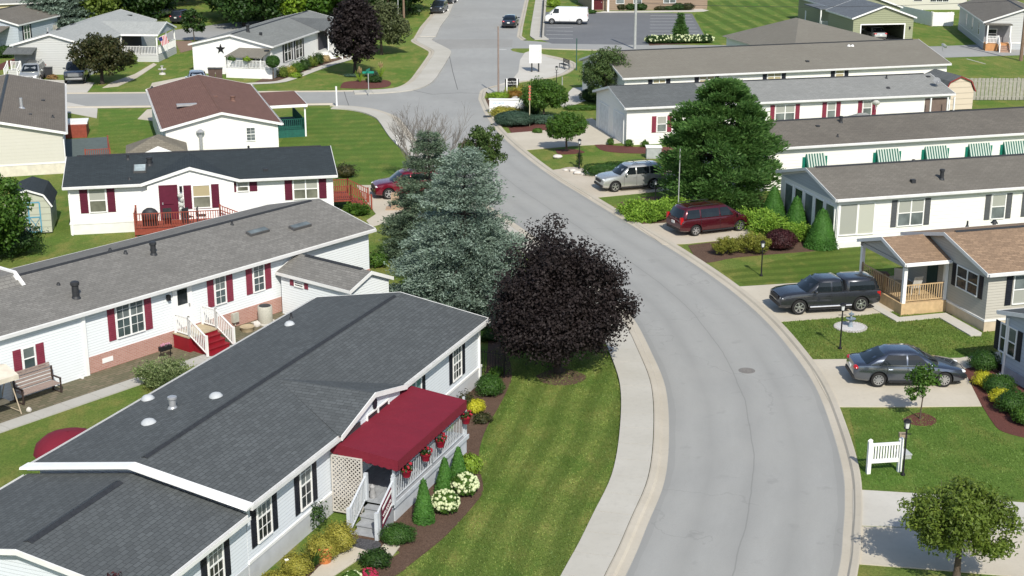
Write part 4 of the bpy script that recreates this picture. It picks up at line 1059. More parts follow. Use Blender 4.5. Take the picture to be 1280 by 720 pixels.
# manhole
p = at(933.5, 463.5); b = MB(); b.lathe([(.37, 0), (.37, .012), (.31, .014), (.30, .010), (.01, .011)], (0, 0, 0), 28)
for k in range(-2, 3): b.box((-.2, k*.1-.015, .010), (.2, k*.1+.015, .018))
tag(b.build('manhole_cover', m_ground('rusty_iron', (.16,.15,.14), (.26,.25,.235), 20), None, False, (p.x, p.y, .004)), 'round iron manhole cover set in the grey road', 'manhole cover')
S_WHT = m_siding('white_siding', (.80, .80, .785), .16, .26); S_CRM = m_siding('cream_siding', (.82, .81, .765), .22, .10, .01)
S_WH1 = m_siding('near_white_siding', (.62, .66, .70), .125); S_WH2 = m_siding('bright_white_siding', (.70, .735, .75), .125)
S_BEI = m_siding('beige_siding', (.56, .545, .48), .24, .03, .004); S_TAN = m_siding('tan_siding', (.46, .44, .385), .14); S_GRY = m_siding('grey_siding', (.42, .45, .47), .18)
S_BLU = m_siding('blue_grey_siding', (.42, .47, .52), .18); S_GRN = m_siding('sage_siding', (.27, .29, .185), .25); S_BRN = m_siding('brown_siding', (.27, .20, .145), .25)
S_LGR = m_siding('light_grey_siding', (.50, .51, .50), .18)
SK_WHT = m_plain('white_skirting', (.70, .70, .67), .6, .06, 2); SK_GRY = m_plain('light_grey_skirting', (.50, .515, .53), .6, .08, 2)
SK_TAN = m_plain('tan_skirting', (.55, .46, .34), .7, .1, 3)
BRK = NT('pink_brick_skirting'); _b = BRK.node('ShaderNodeTexBrick'); 
_m = BRK.node('ShaderNodeCombineXYZ'); _s = BRK.node('ShaderNodeSeparateXYZ'); BRK.lk(BRK.tc.outputs['Object'], _s.inputs[0]); BRK.lk(_s.outputs[0], _m.inputs[0]); BRK.lk(_s.outputs[2], _m.inputs[1]); BRK.lk(_m.outputs[0], _b.inputs['Vector'])
_b.inputs['Scale'].default_value = 1; _b.inputs['Brick Width'].default_value = .24; _b.inputs['Row Height'].default_value = .08; _b.inputs['Mortar Size'].default_value = .01
_b.inputs['Color1'].default_value = (.44,.235,.19,1); _b.inputs['Color2'].default_value = (.36,.17,.13,1); _b.inputs['Mortar'].default_value = (.45,.36,.32,1); BRK.base(BRK.mix(BRK.math('MULTIPLY', BRK.noise(2,4), .5), _b.outputs[0], (.42,.25,.20))); BRK.rough(.9); BRK = BRK.mat
R_SL = m_shingle('slate_shingles', (.105, .115, .118), contrast=.17, row=.16); R_SLr = m_shingle('slate_shingles_turned', (.105, .115, .118), rot=True, contrast=.17, row=.16)
R_GR = m_shingle('grey_shingles', (.222, .215, .198), stain=.3); R_DK = m_shingle('dark_shingles', (.045, .056, .062), contrast=.12); R_DKr = m_shingle('dark_shingles_turned', (.045, .056, .062), contrast=.12, rot=True)
R_BR = m_shingle('grey_brown_shingles', (.185, .172, .148), (.165, .152, .13), contrast=.12, stain=.35); R_BD = m_shingle('dark_brown_shingles', (.168, .153, .13), (.142, .13, .112), contrast=.12, stain=.38)
R_TN = m_shingle('tan_shingles', (.31, .215, .14), (.245, .17, .115), contrast=.3); R_MR = m_shingle('red_brown_shingles', (.20, .112, .09), contrast=.1)
R_LG = m_shingle('light_grey_shingles', (.29, .295, .28), contrast=.06, stain=.15); R_LGw = m_shingle('greenish_grey_shingles', (.25, .26, .245), contrast=.1, stain=.25); R_LGd = m_shingle('mid_grey_shingles', (.145, .155, .155), contrast=.1, stain=.35)
R_OL = m_shingle('grey_olive_shingles', (.21, .20, .168), (.20, .185, .155), contrast=.1, stain=.2); R_PL = m_shingle('pale_roofing', (.42, .435, .415), contrast=.03, stain=.1)
R_GB = m_shingle('warm_grey_shingles', (.20, .175, .145), contrast=.08, stain=.25); R_BG = m_shingle('blue_grey_shingles', (.16, .18, .20), contrast=.1)

# ================= near left home with the burgundy awning
h = House(-8.13, 40.42, 68.9, 19.7, 8.3, 2.9, .70, 'white house with slate roof and burgundy porch awning in the left foreground', S_WH1, R_SL, skirt=SK_GRY, skirt_h=.72, gable=(5.9, 11.1))
H1 = h
for (x0, y0, x1, y1, sides) in ((320,621,339,664,'LR'), (374,580,389,627,'LR'), (566,438,576,468,'LR')): h.winpx('F', x0, y0, x1, y1, glass=GL_M, glass_low=GL_D, munt=True, shut=SHUT_BLK, shut_w=.30, sides=sides)
h.win('F', 12.75, 1.95, 1.0, 1.7, n=2, glass=m_glass('teal_window', (.10,.20,.20)), shut=SHUT_BLK, sides='R', shut_w=.3, midrail=False)
h.crossgable(5.9, 11.1, -.16, 3.52, R_SLr, S_WH1)
s0, z0 = h.pf('F', 459, 503); ob = MB(); o_, d_, n_ = h.face('F', .02)
ov = MB(); ov.ext([(s0+.15*math.cos(a), -.035, z0+.22*math.sin(a)) for a in [2*PI*i/18 for i in range(18)]], (0, -.05, 0)); ov.build('gable_vent', SHUT_BLK, h.root)
for (x, y, k, r) in ((216,510,'cap',.13),(185,499,'dome',.17),(186,529,'dome',.18),(270,496,'dome',.17),(362,406,'dome',.15),(364,398,'pipe',.05)):
    q = h.rb(x, y); h.pipe(q, .45 if k != 'pipe' else .25, r, k, m_plain('white_vent', (.45,.47,.48), .6) if k == 'dome' else (GALV if k == 'cap' else VENT))
h.downspout('F', 19.2)
def subroof(h, u0, u1, dz, mat, wallmat, skirt, name_wall='wall'):
    k = h.k; th = .11; W = h.W; e = h.eave+dz; oh = h.oh
    rb = MB(); 
    rb.ext([(u0, 0, e), (u0, W/2, e+h.rise), (u0, W/2, e+h.rise-th), (u0, 0, e-th)], (u1-u0, 0, 0)); rb.ext([(u0, W/2, e+h.rise), (u0, W, e), (u0, W, e-th), (u0, W/2, e+h.rise-th)], (u1-u0, 0, 0)); rb.build('roof', mat, h.root)
    wb = MB(); wb.ext([(u0+oh, oh, 0), (u0+oh, W-oh, 0), (u0+oh, W-oh, e-.06+oh*k-.04), (u0+oh, W/2, e+h.rise-th-.02), (u0+oh, oh, e-.06+oh*k-.04)], (u1-u0-oh+oh-.004, 0, 0)); wb.build(name_wall, wallmat, h.root)
    if skirt: sb = MB(); sb.box((u0+oh-.03, oh-.03, 0), (u1+.2, W-oh+.03, .72)); sb.build('skirting', skirt, h.root)
    f = .17; tb = MB()
    for (vv, sg) in ((0, -1), (W, 1)):
        tb.box((u0, vv+sg*.003, e-f), (u1-.04, vv+sg*.03, e-.012)); tb.box((u0, vv+sg*.032, e-.16), (u1-.05, vv+sg*.14, e-.15)); tb.box((u0, vv+sg*.13, e-.15), (u1-.05, vv+sg*.142, e-.03))
        tb.box((u0+.05, vv-sg*.05, e-f+.01), (u1-.05, vv-sg*(oh-.01), e-f+.03))
    for (v0, z0_, v1, z1_) in ((-.03, e-.03*k, W/2, e+h.rise), (W+.03, e-.03*k, W/2, e+h.rise)):
        tb.ext([(u0-.003, v0, z0_+.012), (u0-.003, v1, z1_+.012), (u0-.003, v1, z1_-f), (u0-.003, v0, z0_-f)], (-.03, 0, 0))
    tb.build('fascia', TRIM, h.root)
    vb = MB(); z = e+h.rise; vb.ext([(u0+.5, W/2-.17, z-.17*k+.012), (u0+.5, W/2, z+.05), (u0+.5, W/2+.17, z-.17*k+.012), (u0+.5, W/2, z-.03)], (u1-u0-1.2, 0, 0)); vb.build('ridge_vent', VENT, h.root)
subroof(h, -5.6, -.045, -.26, R_SL, S_WH1, SK_GRY)
# broad white board covering the roof step
wb = MB(); k = h.k
for (v0, v1, za, zb) in ((-.12, h.W/2, h.eave-.12*k, h.eave+h.rise), (h.W+.12, h.W/2, h.eave-.12*k, h.eave+h.rise)):
    wb.ext([(-.26, v0, za+.05), (-.30, v1, zb+.05), (-.30, v1, zb-.02), (-.30, v0, za-.02)], (.42, 0, 0))
wb.build('roof_step_board', WHITE, h.root)
h.win('F', -1.6, 1.68, .75, 1.4, glass=GL_M, glass_low=GL_D, munt=True, shut=SHUT_BLK, shut_w=.3)
h.win('F', 8.9, 1.85, 1.7, 1.9, n=2, glass=GL_D, midrail=False, d=.29); h.door('F', 6.9, .76, .95, 2.0, m_plain('added_dark_door', (.05,.05,.055), .4), GL_D, lite=(.15,.92), d=.29)  # dark window and door added to deepen the shade behind the railing
# porch: deck, rails, steps, lattice, posts
DKG = m_plain('grey_deck_boards', (.30, .315, .33), .6, .12, 4); RLG = m_plain('pale_grey_railing', (.50, .53, .56), .5, .08, 4)
b = MB(); b.box((5.75, -2.15, .66), (12.3, h.oh-.01, .74)); 
for i in range(12): b.box((5.75, -2.15+i*.2, .741), (12.3, -2.15+i*.2+.185, .752))
b.build('porch_deck', DKG, h.root)
b = MB(); b.box((5.9, -2.12, 0), (12.25, -2.06, .655)); b.box((12.2, -2.06, 0), (12.25, h.oh-.01, .655)); b.box((5.75, -2.2, .60), (12.32, -2.155, .76)); b.build('porch_skirting', RLG, h.root)
h.rail((5.85, -2.08, .752), (9.1, -2.08, .752), .95, .14, RLG, bal=.02, postw=.08); h.rail((9.1, -2.08, .752), (12.25, -2.08, .752), .95, .14, RLG, bal=.02, postw=.08)
b = MB(); steps(b, (5.75, -1.65, .75), (-1, 0, 0), 0, 4, .185, .30, .95); b.build('porch_steps', DKG, h.root)
for v in (-1.12, -2.16): h.rail((5.72, v, .75), (4.42, v, .02), .92, .11, RLG, bal=.03, postw=.13)
b = MB(); u_, v0, v1, z0_, z1_ = 5.72, -1.0, .2, .1, 2.25; n = 12
b.box((u_-.02, v0, z0_), (u_+.02, v0+.05, z1_)); b.box((u_-.02, v1-.05, z0_), (u_+.02, v1, z1_)); b.box((u_-.02, v0+.05, z0_), (u_+.02, v1-.05, z0_+.05)); b.box((u_-.02, v0+.05, z1_-.05), (u_+.02, v1-.05, z1_))
W_, Hh = v1-v0-.1, z1_-z0_-.1; p_ = .155
for sg in (-1, 1):
    c = -Hh if sg == 1 else 0
    while c < W_+(Hh if sg == -1 else 0):
        # line v = c + sg*z
        za = max(0, (0-c)/sg if sg == 1 else (c-W_)) ; zb = min(Hh, (W_-c) if sg == 1 else c)
        if zb-za > .03: b.bar((u_+.006*sg, v0+.05+c+sg*za, z0_+.05+za), (u_+.006*sg, v0+.05+c+sg*zb, z0_+.05+zb), .012, .045, up=(1,0,0)) if False else b.obox(Vector((u_+.006*sg, v0+.05+c+sg*(za+zb)/2, z0_+.05+(za+zb)/2)), Vector((0, sg, 1)).normalized()*(zb-za)*.7071, Vector((.006, 0, 0)), Vector((0, -1, sg)).normalized()*.024)
        c += p_
b.build('lattice_screen', m_plain('cream_lattice', (.50, .47, .43), .6), h.root)
b = MB()
for u_ in (5.95, 9.1, 12.1): b.box((u_-.04, -2.12, .74), (u_+.04, -2.04, 2.35))
b.build('porch_post', RLG, h.root)
aw = MB(); A0, A1 = 5.75, 11.75; zw, zo, vo = 2.68, 2.38, -2.35; th = .04
AWN = NT('burgundy_canvas'); AWN.base(AWN.mix(AWN.noise(1.4, 4), (.185,.013,.028), (.14,.010,.022))); AWN.rough(.8); AWN.bump(AWN.noise(3, 3), .35, .08); AWN = AWN.mat
awr = thing('porch_awning', 'large burgundy canvas awning over the raised porch', 'awning', h.w((A0, h.oh, 0)), 68.9)
def al(u, v, z): return (u-A0, v-h.oh, z)
nseg = 12; vs = []; 
for j, (v, z) in enumerate(((h.oh-.02, zw), (-1.1, (zw+zo)/2-.03), (vo, zo))):
    for i in range(nseg+1): vs.append(al(A0+(A1-A0)*i/nseg, v, z-.025*math.sin(PI*((i*3/nseg) % 1))*(1 if j else .4)))
fs = [(j*(nseg+1)+i, j*(nseg+1)+i+1, (j+1)*(nseg+1)+i+1, (j+1)*(nseg+1)+i) for j in range(2) for i in range(nseg)]
aw.add(vs, fs); aw.add([(v[0], v[1], v[2]-.03) for v in vs], [f[::-1] for f in fs])
aw.build('canvas_top', AWN, awr, True)
vb = MB()
def scallop(p, q, zt0, zt1, drop=.36, n=None):
    p = Vector(p); q = Vector(q); L = (q-p).length; n = int(L/.24); d = (q-p)/n
    nn = Vector((-(q-p).y, (q-p).x, 0)).normalized()*.012
    for i in range(n):
        a = p+d*i; pts = []
        ta = zt0+(zt1-zt0)*i/n; tb_ = zt0+(zt1-zt0)*(i+1)/n
        pts = [(a.x, a.y, ta), (a.x+d.x, a.y+d.y, tb_)]+[(a.x+d.x*f, a.y+d.y*f, ta+(tb_-ta)*f-drop-.05*math.sin(PI*f)) for f in (1, .75, .5, .25, 0)]
        vb.ext(pts, nn)
scallop(al(A0, h.oh-.02, 0), al(A0, vo, 0), zw, zo); scallop(al(A0, vo, 0), al(A1, vo, 0), zo, zo, .34); scallop(al(A1, vo, 0), al(A1, h.oh-.02, 0), zo, zw)
vb.build('valance', AWN, awr)
b = MB(); 
for u_ in (5.8, 9.1, 11.7): b.tube([al(u_, vo+.03, zo-.06), al(u_, -2.08, 2.2)], .02, 6); b.tube([al(u_, h.oh, zw-.06), al(u_, vo+.03, zo-.06)], .02, 6)
b.build('awning_frame', RLG, awr)
AWN_M = AWN

# ================= long white home with maroon shutters
h = House(-24.23, 52.22, 51.5, 27.3, 8.3, 3.0, .98, 'long white house with grey roof, maroon shutters and pink brick skirting', S_WH2, R_GR, skirt=BRK, skirt_h=.78, band=False)
H2 = h
b = MB(); b.box((.2, h.oh-.12, 0), (9.1, h.oh+.05, 2.84)); b.build('wall', S_WH2, h.root)
b = MB(); b.box((9.02, h.oh-.16, 0), (9.2, h.oh-.03, 2.84)); b.build('corner_board', WHITE, h.root)
k2 = dict(shut=SHUT_RED, shut_w=.38, glass=GL_M, glass_low=m_glass('slate_window', (.05,.07,.075)))
h.winpx('F', 26, 436, 42, 457, d=.12, **k2)
h.winpx('F', 144, 378, 180, 412, n=2, munt=True, **k2)
h.winpx('F', 268, 347, 282, 377, munt=True, **k2); h.winpx('F', 316, 331, 330, 361, munt=True, **k2)
sd, zd = h.pf('F', 228, 380); h.door('F', sd, .82, .95, 2.0, WHITE, GL_D, handle=1)
h.downspout('F', 8.7)
b = MB(); q = h.pf('F', 209, 371); h.fb(b, 'F', q[0]-.07, q[0]+.07, q[1]-.15, q[1]+.1, .0, .18); b.build('wall_lamp', BLACK, h.root)
b = MB(); q = h.pf('F', 134, 449); h.fb(b, 'F', q[0]-.28, q[0]+.28, q[1]-.12, q[1]+.1, .03, .05); b.build('foundation_vent', WHITE, h.root)
b = MB(); q = h.pf('F', 292, 397); h.fb(b, 'F', q[0]-.18, q[0]+.18, q[1]-.2, q[1]+.25, .03, .2); b.tube([(q[0], h.oh-.1, .1), (q[0], h.oh-.1, q[1])], .03, 6); b.build('utility_meter', m_plain('meter_beige', (.42,.42,.36), .5), h.root)
for (x, y, kk, hh, r) in ((95,372,'cap',.75,.15),(192,318,'cap',.62,.13),(157,317,'pipe',.16,.06),(73,356,'pipe',.1,.05),(290,281,'pipe',.22,.05),(137,305,'pipe',.12,.05)): h.pipe(h.rf(x, y), hh, r, kk)
for (x, y) in ((375,284),(322,291)): h.sky(h.rf(x, y), 1.25, .42)
# small white-trimmed dormer on the far slope
q = h.rf(14, 352); b = MB(); u0 = q[0]
zc_ = h.eave+h.rise; b.ext([(u0-3.2, h.W/2-.9, zc_-.25), (u0-3.2, h.W/2+2.2, zc_-.40), (u0-3.2, h.W/2+1.6, zc_+.22), (u0-3.2, h.W/2-.3, zc_+.24)], (3.4, 0, 0)); b.build('dormer', R_GR, h.root)
b = MB()
for (a_, c_) in (((h.W/2-.95, zc_-.22), (h.W/2-.3, zc_+.28)), ((h.W/2-.3, zc_+.28), (h.W/2+1.6, zc_+.26))): b.bar((u0+.25, a_[0], a_[1]), (u0+.25, c_[0], c_[1]), .14, .1)
b.build('dormer_trim', WHITE, h.root)
b = MB(); b.box((u0+.1, h.W/2-.6, zc_-.2), (u0+.24, h.W/2+1.2, zc_+.18)); b.build('dormer_wall', S_WHT, h.root)
# entry landing and red steps
dm = m_plain('red_painted_wood', (.22, .010, .018), .55, .12, 4); TD = m_plain('tan_decking', (.40,.33,.22), .7)
b = MB(); b.box((sd-.75, -1.0, 0), (sd+.95, h.oh-.13, .70)); b.build('landing_base', dm, h.root); b = MB(); b.box((sd-.78, -1.03, .702), (sd+.98, h.oh-.13, .76)); b.build('landing', TD, h.root)
b = MB(); steps(b, (sd+.15, -1.03, .75), (0, -1, 0), 0, 4, .17, .30, 1.35); b.build('entry_steps', dm, h.root)
for uu in (sd-.7, sd+.9): h.rail((uu, -.02, .76), (uu, -1.0, .76), .92, .12, WHITE, postw=.09); h.rail((uu, -1.0, .76), (uu-.0, -2.2, .08), .92, .12, WHITE, postw=.09)
b = MB()

# white shed joined near the end: ridge runs away from the home
c0 = h.w((20.35, .1, 0))
sh = House(c0.x, c0.y, 51.5-90, 5.1, 2.95, 2.2, .62, 'small white shed with grey roof standing against the long white house', S_WH2, R_GR, oh=.15, name='shed', cat='shed', gutter=False)
sh.winpx('F', 369, 352, 379, 359, glass=GL_D, shut=SHUT_RED, shut_w=.25)
SH2 = sh
# (front of this roof faces the camera: the low-u side)
b = MB()
# ================= dark roofed white home with red deck
h = House(-26.57, 83.07, 12, 16.2, 8.6, 3.0, .95, 'white house with black shingle roof, maroon shutters and red deck', S_WHT, R_DK, skirt=SK_WHT, skirt_h=.62, gable=(4.55, 10.25))
H3 = h; k3 = dict(shut=SHUT_MAR, shut_w=.46, glass=GL_C, glass_low=m_glass('olive_grey_window', (.15,.155,.12)))
h.winpx('F', 111, 237, 133, 264, **k3); h.winpx('F', 241, 231, 263, 257, d=.29, glass=GL_T, glass_low=k3['glass_low'], shut=SHUT_MAR, shut_w=.46); h.winpx('F', 297, 228, 310, 238, **k3); h.winpx('F', 367, 225, 397, 247, n=2, **k3)
h.crossgable(4.55, 10.25, -.16, 3.87, R_DKr, S_WHT, eav=3.0)
sd, zd = h.pf('F', 211, 248); h.door('F', sd, .72, .95, 2.05, SHUT_MAR, m_glass('maroon_glass', (.06,.01,.02)), lite=(.45,.47), handle=-1, d=.29)
b = MB(); q = h.pf('F', 226, 234); h.fb(b, 'F', q[0]-.08, q[0]+.08, q[1]-.18, q[1]+.14, .29, .45); b.build('wall_lamp', BLACK, h.root)
for (x, y, kk, hh, r) in ((187,206,'cap',.5,.16),(160,199,'pipe',.3,.08),(162,224,'pipe',.12,.06),(332,213,'box',.12,.12),(310,172,'pipe',.25,.07)): h.pipe(h.rf(x, y), hh, r, kk)
h.sky(h.rf(175, 212), .75, 1.0, m_glass('pale_skylight', (.34,.40,.40)))
h.downspout('F', .35)
q = h.pf('F', 171, 290); d0 = q[0]; b = MB(); b.box((d0, -1.9, .58), (d0+6.0, h.oh-.07, .68)); b.box((d0, -1.94, .35), (d0+6.0, -1.88, .62)); b.build('deck', WOODR, h.root)
b = MB()
for x in (0, 1.5, 3, 4.5, 5.9): b.box((d0+x, -1.85, 0), (d0+x+.1, -1.75, .58))
b.build('deck_post', WOODR, h.root)
h.rail((d0+.05, -1.88, .68), (d0+5.0, -1.88, .68), .92, .14, WOODR, bal=.045); h.rail((d0+.05, -1.8, .68), (d0+.05, .1, .68), .92, .14, WOODR, bal=.045); h.rail((d0+5.0, -1.88, .68), (d0+6.3, -1.88, .1), .92, .14, WOODR, bal=.045)
h.rail((d0+5.0, -.7, .68), (d0+6.3, -.7, .1), .92, .14, WOODR, bal=.045)
# side stairs on the right end
b = MB(); R_ = h.L-h.oh; b.box((R_+.03, 2.6, .66), (R_+1.3, 5.2, .74)); b.build('side_landing', WOODR, h.root)
b = MB(); steps(b, (R_+1.3, 3.6, .72), (1, 0, 0), 0, 4, .17, .28, 1.8); b.build('side_steps', WOODR, h.root)
for v in (2.65, 4.6): h.rail((R_+.1, v, .74), (R_+1.3, v, .74), .9, .14, WOODR, bal=.045); h.rail((R_+1.3, v, .74), (R_+2.6, v, .05), .9, .14, WOODR, bal=.045)

# ================= red-brown roofed home behind
h = House(-16.75, 103.6, 106.8, 18.5, 8.5, 3.0, 1.0, 'cream house with red-brown roof, gable end towards the black-roofed house', S_CRM, R_MR, vent_strip=R_MR)
H4 = h
h.winpx('L', 308, 160, 319, 175, glass=GL_M, munt=True)
q = h.pf('L', 251, 178); b = MB(); b.lathe([(.13, 1.0), (.13, 2.6), (.30, 2.62), (.30, 2.7), (.10, 2.85)], (h.oh-.18, q[0], 0), 12); b.build('flue', GALV, h.root)
for (px_, w_) in ((196, .5),(194, .5)): pass
for u_ in (2.5, 5.5, 10): h.win('B', u_, 1.8, .8, 1.2, glass=GL_D)
for (x, y, kk, hh, r) in ((291,126,'cap',.4,.18),(268,120,'box',.06,.2)): h.pipe(h.rf(x, y), hh, r, kk, m_plain('brown_flue', (.16,.09,.07), .7))
q = h.rb(236, 132); b = MB(); zs = h.eave+h.k*(h.W-q[1])+.04; b.box((q[0]-.3, q[1]-.9, zs-.03), (q[0]+.3, q[1]+.9, zs+.10)); b.build('skylight', m_plain('grey_skylight', (.32,.32,.32), .5), h.root)
h.pipe(h.rb(190, 110), .15, .08, 'pipe')
# side porch with a low roof and green deck
b = MB(); b.box((9.5, -3.3, 2.55), (16.0, .2, 2.66)); b.build('porch_roof', R_MR, h.root); b = MB(); b.box((9.46, -3.34, 2.42), (9.5, -.05, 2.64)); b.box((9.46, -3.38, 2.42), (16.0, -3.34, 2.64)); b.build('porch_fascia', WHITE, h.root)
DG = m_plain('dark_green_deck', (.015, .10, .075), .7, .2, 5)
b = MB(); b.box((9.6, -3.1, 0), (15.5, h.oh-.01, .6)); b.build('porch_deck', DG, h.root)
h.rail((9.65, -3.05, .6), (9.65, .0, .6), .85, .16, DG, bal=.05); h.rail((9.65, -3.05, .6), (15.4, -3.05, .6), .85, .16, DG, bal=.05)
b = MB(); 
for u_ in (9.7, 15.6): b.box((u_, -3.25, 0), (u_+.12, -3.13, 2.45))
b.build('porch_post', WHITE, h.root)

# ================= beige home at the left edge
h = House(-31.43, 100.13, 106.7, 22.6, 9, 3.0, 1.0, 'beige house with flat grey-brown roof cut by the left edge', S_BEI, R_GB, skirt=m_plain('pale_beige_skirting', (.60,.56,.46), .7), skirt_h=.75)
H5 = h
for (x, y, kk, hh, r) in ((27,135,'pipe',.75,.12),(54,126,'box',.08,.14),(66,147,'pipe',.2,.07),(38,143,'box',.05,.12)): h.pipe(h.rf(x, y), hh, r, kk, GALV if kk == 'pipe' and r > .1 else VENT)
h.downspout('F', .5)
# dark deck beside it
b = MB(); b.box((1.2, -3.0, 0), (10.5, h.oh-.05, .5)); b.build('deck', m_plain('dark_grey_deck', (.10,.125,.12), .8), h.root)
h.rail((1.2, -2.9, .5), (6, -2.9, .5), .9, .14, WOODR, bal=.04); h.rail((1.25, -2.9, .5), (1.25, -1.2, .5), .9, .14, WOODR, bal=.04)

# ================= pale-roofed house with two porches, top left
A = at(113, 57, 3.0); h = House(A.x, A.y, 86.5, 22.5, 8.3, 3.0, 1.15, 'light grey-roofed house with white gable and white railed porches at upper left', S_LGR, R_PL, gutter=False, vent_strip=False)
H6 = h
b = MB(); b.ext([(9.5, -4.0, 2.95), (13.0, -4.0, 3.9), (13.0, h.W/2, 3.9), (9.5, .2, 2.98)], (0, 0, -.1)); b.ext([(16.5, -4.0, 2.95), (13.0, -4.0, 3.9), (13.0, h.W/2, 3.9), (16.5, .2, 2.98)], (0, 0, -.1)); b.build('porch_roof', R_PL, h.root)
b = MB()
for (ua, za, ub, zb) in ((9.45, 2.93, 13.0, 3.9), (16.55, 2.93, 13.0, 3.9)): b.ext([(ua, -4.004, za+.02), (ub, -4.004, zb+.02), (ub, -4.004, zb-.16), (ua, -4.004, za-.16)], (0, -.04, 0))
b.box((9.42, -4.0, 2.78), (9.5, .1, 2.95)); b.build('porch_fascia', WHITE, h.root)
b = MB(); b.ext([(9.7, -3.9, 2.8), (16.3, -3.9, 2.8), (13, -3.9, 3.75)], (0, .08, 0)); b.build('porch_gable', S_GRY, h.root)
b = MB(); b.box((9.6, -3.9, 0), (16.4, h.oh-.01, .7)); b.build('porch_base', S_LGR, h.root)
for (p, q) in (((9.65, -3.85, .7), (9.65, -1.9, .7)), ((9.65, -1.9, .7), (9.65, .1, .7)), ((9.65, -3.85, .7), (16.3, -3.85, .7))): h.rail(p, q, .95, .16, WHITE, bal=.05)
b = MB()
for (u_, v_) in ((9.62, -3.88), (9.62, .0), (16.2, -3.88), (13, -3.88)): b.box((u_, v_, .7), (u_+.14, v_+.14, 2.8))
b.build('porch_post', WHITE, h.root)
b = MB(); b.box((9.75, -.05, .75), (16.2, .2, 2.8)); b.build('porch_shade_panel', m_plain('dark_porch_shade', (.05,.05,.05), .8), h.root)  # dark panel stands in for the shade inside the porch
h.win('F', 7.6, 1.8, .9, 1.3, glass=GL_D, shut=SHUT_BLK, shut_w=.3)
for q, kk, hh, r in (((3.5, 5.6), 'pipe', .6, .12), ((5.0, 5.0), 'dome', .1, .2), ((2.4, 5.2), 'pipe', .2, .08), ((12, 6.0), 'box', .08, .25), ((20.5, 2.5), 'box', .06, .25)): h.pipe((q[0], q[1], 0), hh, r, kk, GALV if r == .12 else VENT)
# corner porch cut into the left of the gable
b = MB(); b.ext([(-1.3, h.W-2.7, 2.3), (-1.3, h.W+.3, 2.3), (.2, h.W+.3, 2.75), (.2, h.W-2.7, 2.75)], (0, 0, -.08)); b.build('porch_roof', R_LGd, h.root)
b = MB(); b.box((-.9, h.W-2.5, 0), (.2, h.W+.1, .6)); b.build('porch_base', S_LGR, h.root)
b = MB(); b.box((.18, h.W-2.4, .6), (.24, h.W-.3, 2.3)); b.build('porch_shade_panel', m_plain('shaded_siding_grey', (.22,.23,.24), .8), h.root)  # porch shade put into the siding colour of this panel
h.win('L', h.W-1.3, 1.5, .9, 1.1, glass=GL_M)
h.rail((-.85, h.W-.3, .6), (-.85, h.W-1.2, .6), .85, .16, WHITE, bal=.05); h.rail((-.9, h.W-1.3, .6), (-1.9, h.W-1.3, .0), .85, .16, WHITE, bal=.05); h.rail((-.9, h.W+.05, .6), (-1.9, h.W+.05, .0), .85, .16, WHITE, bal=.05)

# ================= house with the metal star
h = House(-24.05, 145.01, 77, 22.5, 9, 3.0, 1.05, 'white house with dark metal star on its gable and grey roof', S_WHT, R_LGw, gutter=True)
H7 = h
q = h.pf('L', 276, 61); b = MB(); o_, d_, n_ = h.face('L', .03); pts = []
for i in range(10):
    a = PI/2+2*PI*i/10; r = .52 if i % 2 == 0 else .21; pts.append((h.oh-.02, q[0]+r*math.cos(a), q[1]+r*math.sin(a)))
b.ext(pts, (-.05, 0, 0)); b.build('metal_star', BLACK, h.root)
for (x0, y0, x1, y1) in ((355,55,364,74),(369,51,378,70)): h.winpx('F', x0, y0, x1, y1, n=2, glass=GL_D, shut=SHUT_BLK, shut_w=.35)
h.pipe(h.rf(326, 44), .3, .12, 'box'); h.pipe(h.rf(310, 40), .8, .16, 'cap', VENT); h.pipe(h.rb(332, 34), .06, .2, 'box')
b = MB(); A_, B_ = 1.0, 4.6; b.ext([(-2.0, .3, 2.15), (-2.0, 4.3, 2.15), (.2, 3.6, 2.75), (.2, .1, 2.75)], (0, 0, -.09)); b.build('porch_roof', R_OL, h.root)
b = MB(); b.box((-1.8, -.6, 0), (.2, 4.3, .95)); b.build('porch_base', WHITE, h.root)
h.rail((-1.75, 4.2, .95), (-1.75, 1.9, .95), .8, .15, WHITE, bal=.05); h.rail((-1.75, 1.9, .95), (-1.75, -.5, .95), .8, .15, WHITE, bal=.05); h.rail((-1.75, -.5, .95), (.15, -.5, .95), .8, .15, WHITE, bal=.05)
b = MB(); 
for v in (4.15, .5): b.box((-1.8, v, .95), (-1.7, v+.1, 2.15))
b.build('porch_post', WHITE, h.root)
h.win('L', 1.9, 1.7, 1.6, .9, n=2, glass=GL_D)
# far gabled entry with white stair
b = MB(); h.crossgable(13.2, 18.2, -1.2, 4.0, R_LGd, S_WHT); b.box((13.5, -1.0, .0), (18, h.oh-.01, .8)); b.build('porch_base', S_LGR, h.root)
b = MB(); b.box((13.6, .12, .8), (17.9, .2, 2.7)); b.build('porch_shade_panel', m_plain('dark_recess_shade', (.045,.045,.055), .8), h.root)  # shade under the entry gable, coloured onto a thin panel
b = MB(); steps(b, (13.5, -.6, .8), (-.4, -1, 0), 0, 4, .19, .3, 1.3); b.build('entry_steps', WHITE, h.root)
for dx in (-.7, .7): h.rail((14.4+dx, -1.0, .8), (13.6+dx, -2.8, .0), .9, .16, WHITE, bal=.05)
b = MB(); 
for u_ in (13.55, 17.8): b.box((u_, -1.05, .8), (u_+.12, -.93, 2.8))
b.build('porch_post', WHITE, h.root)
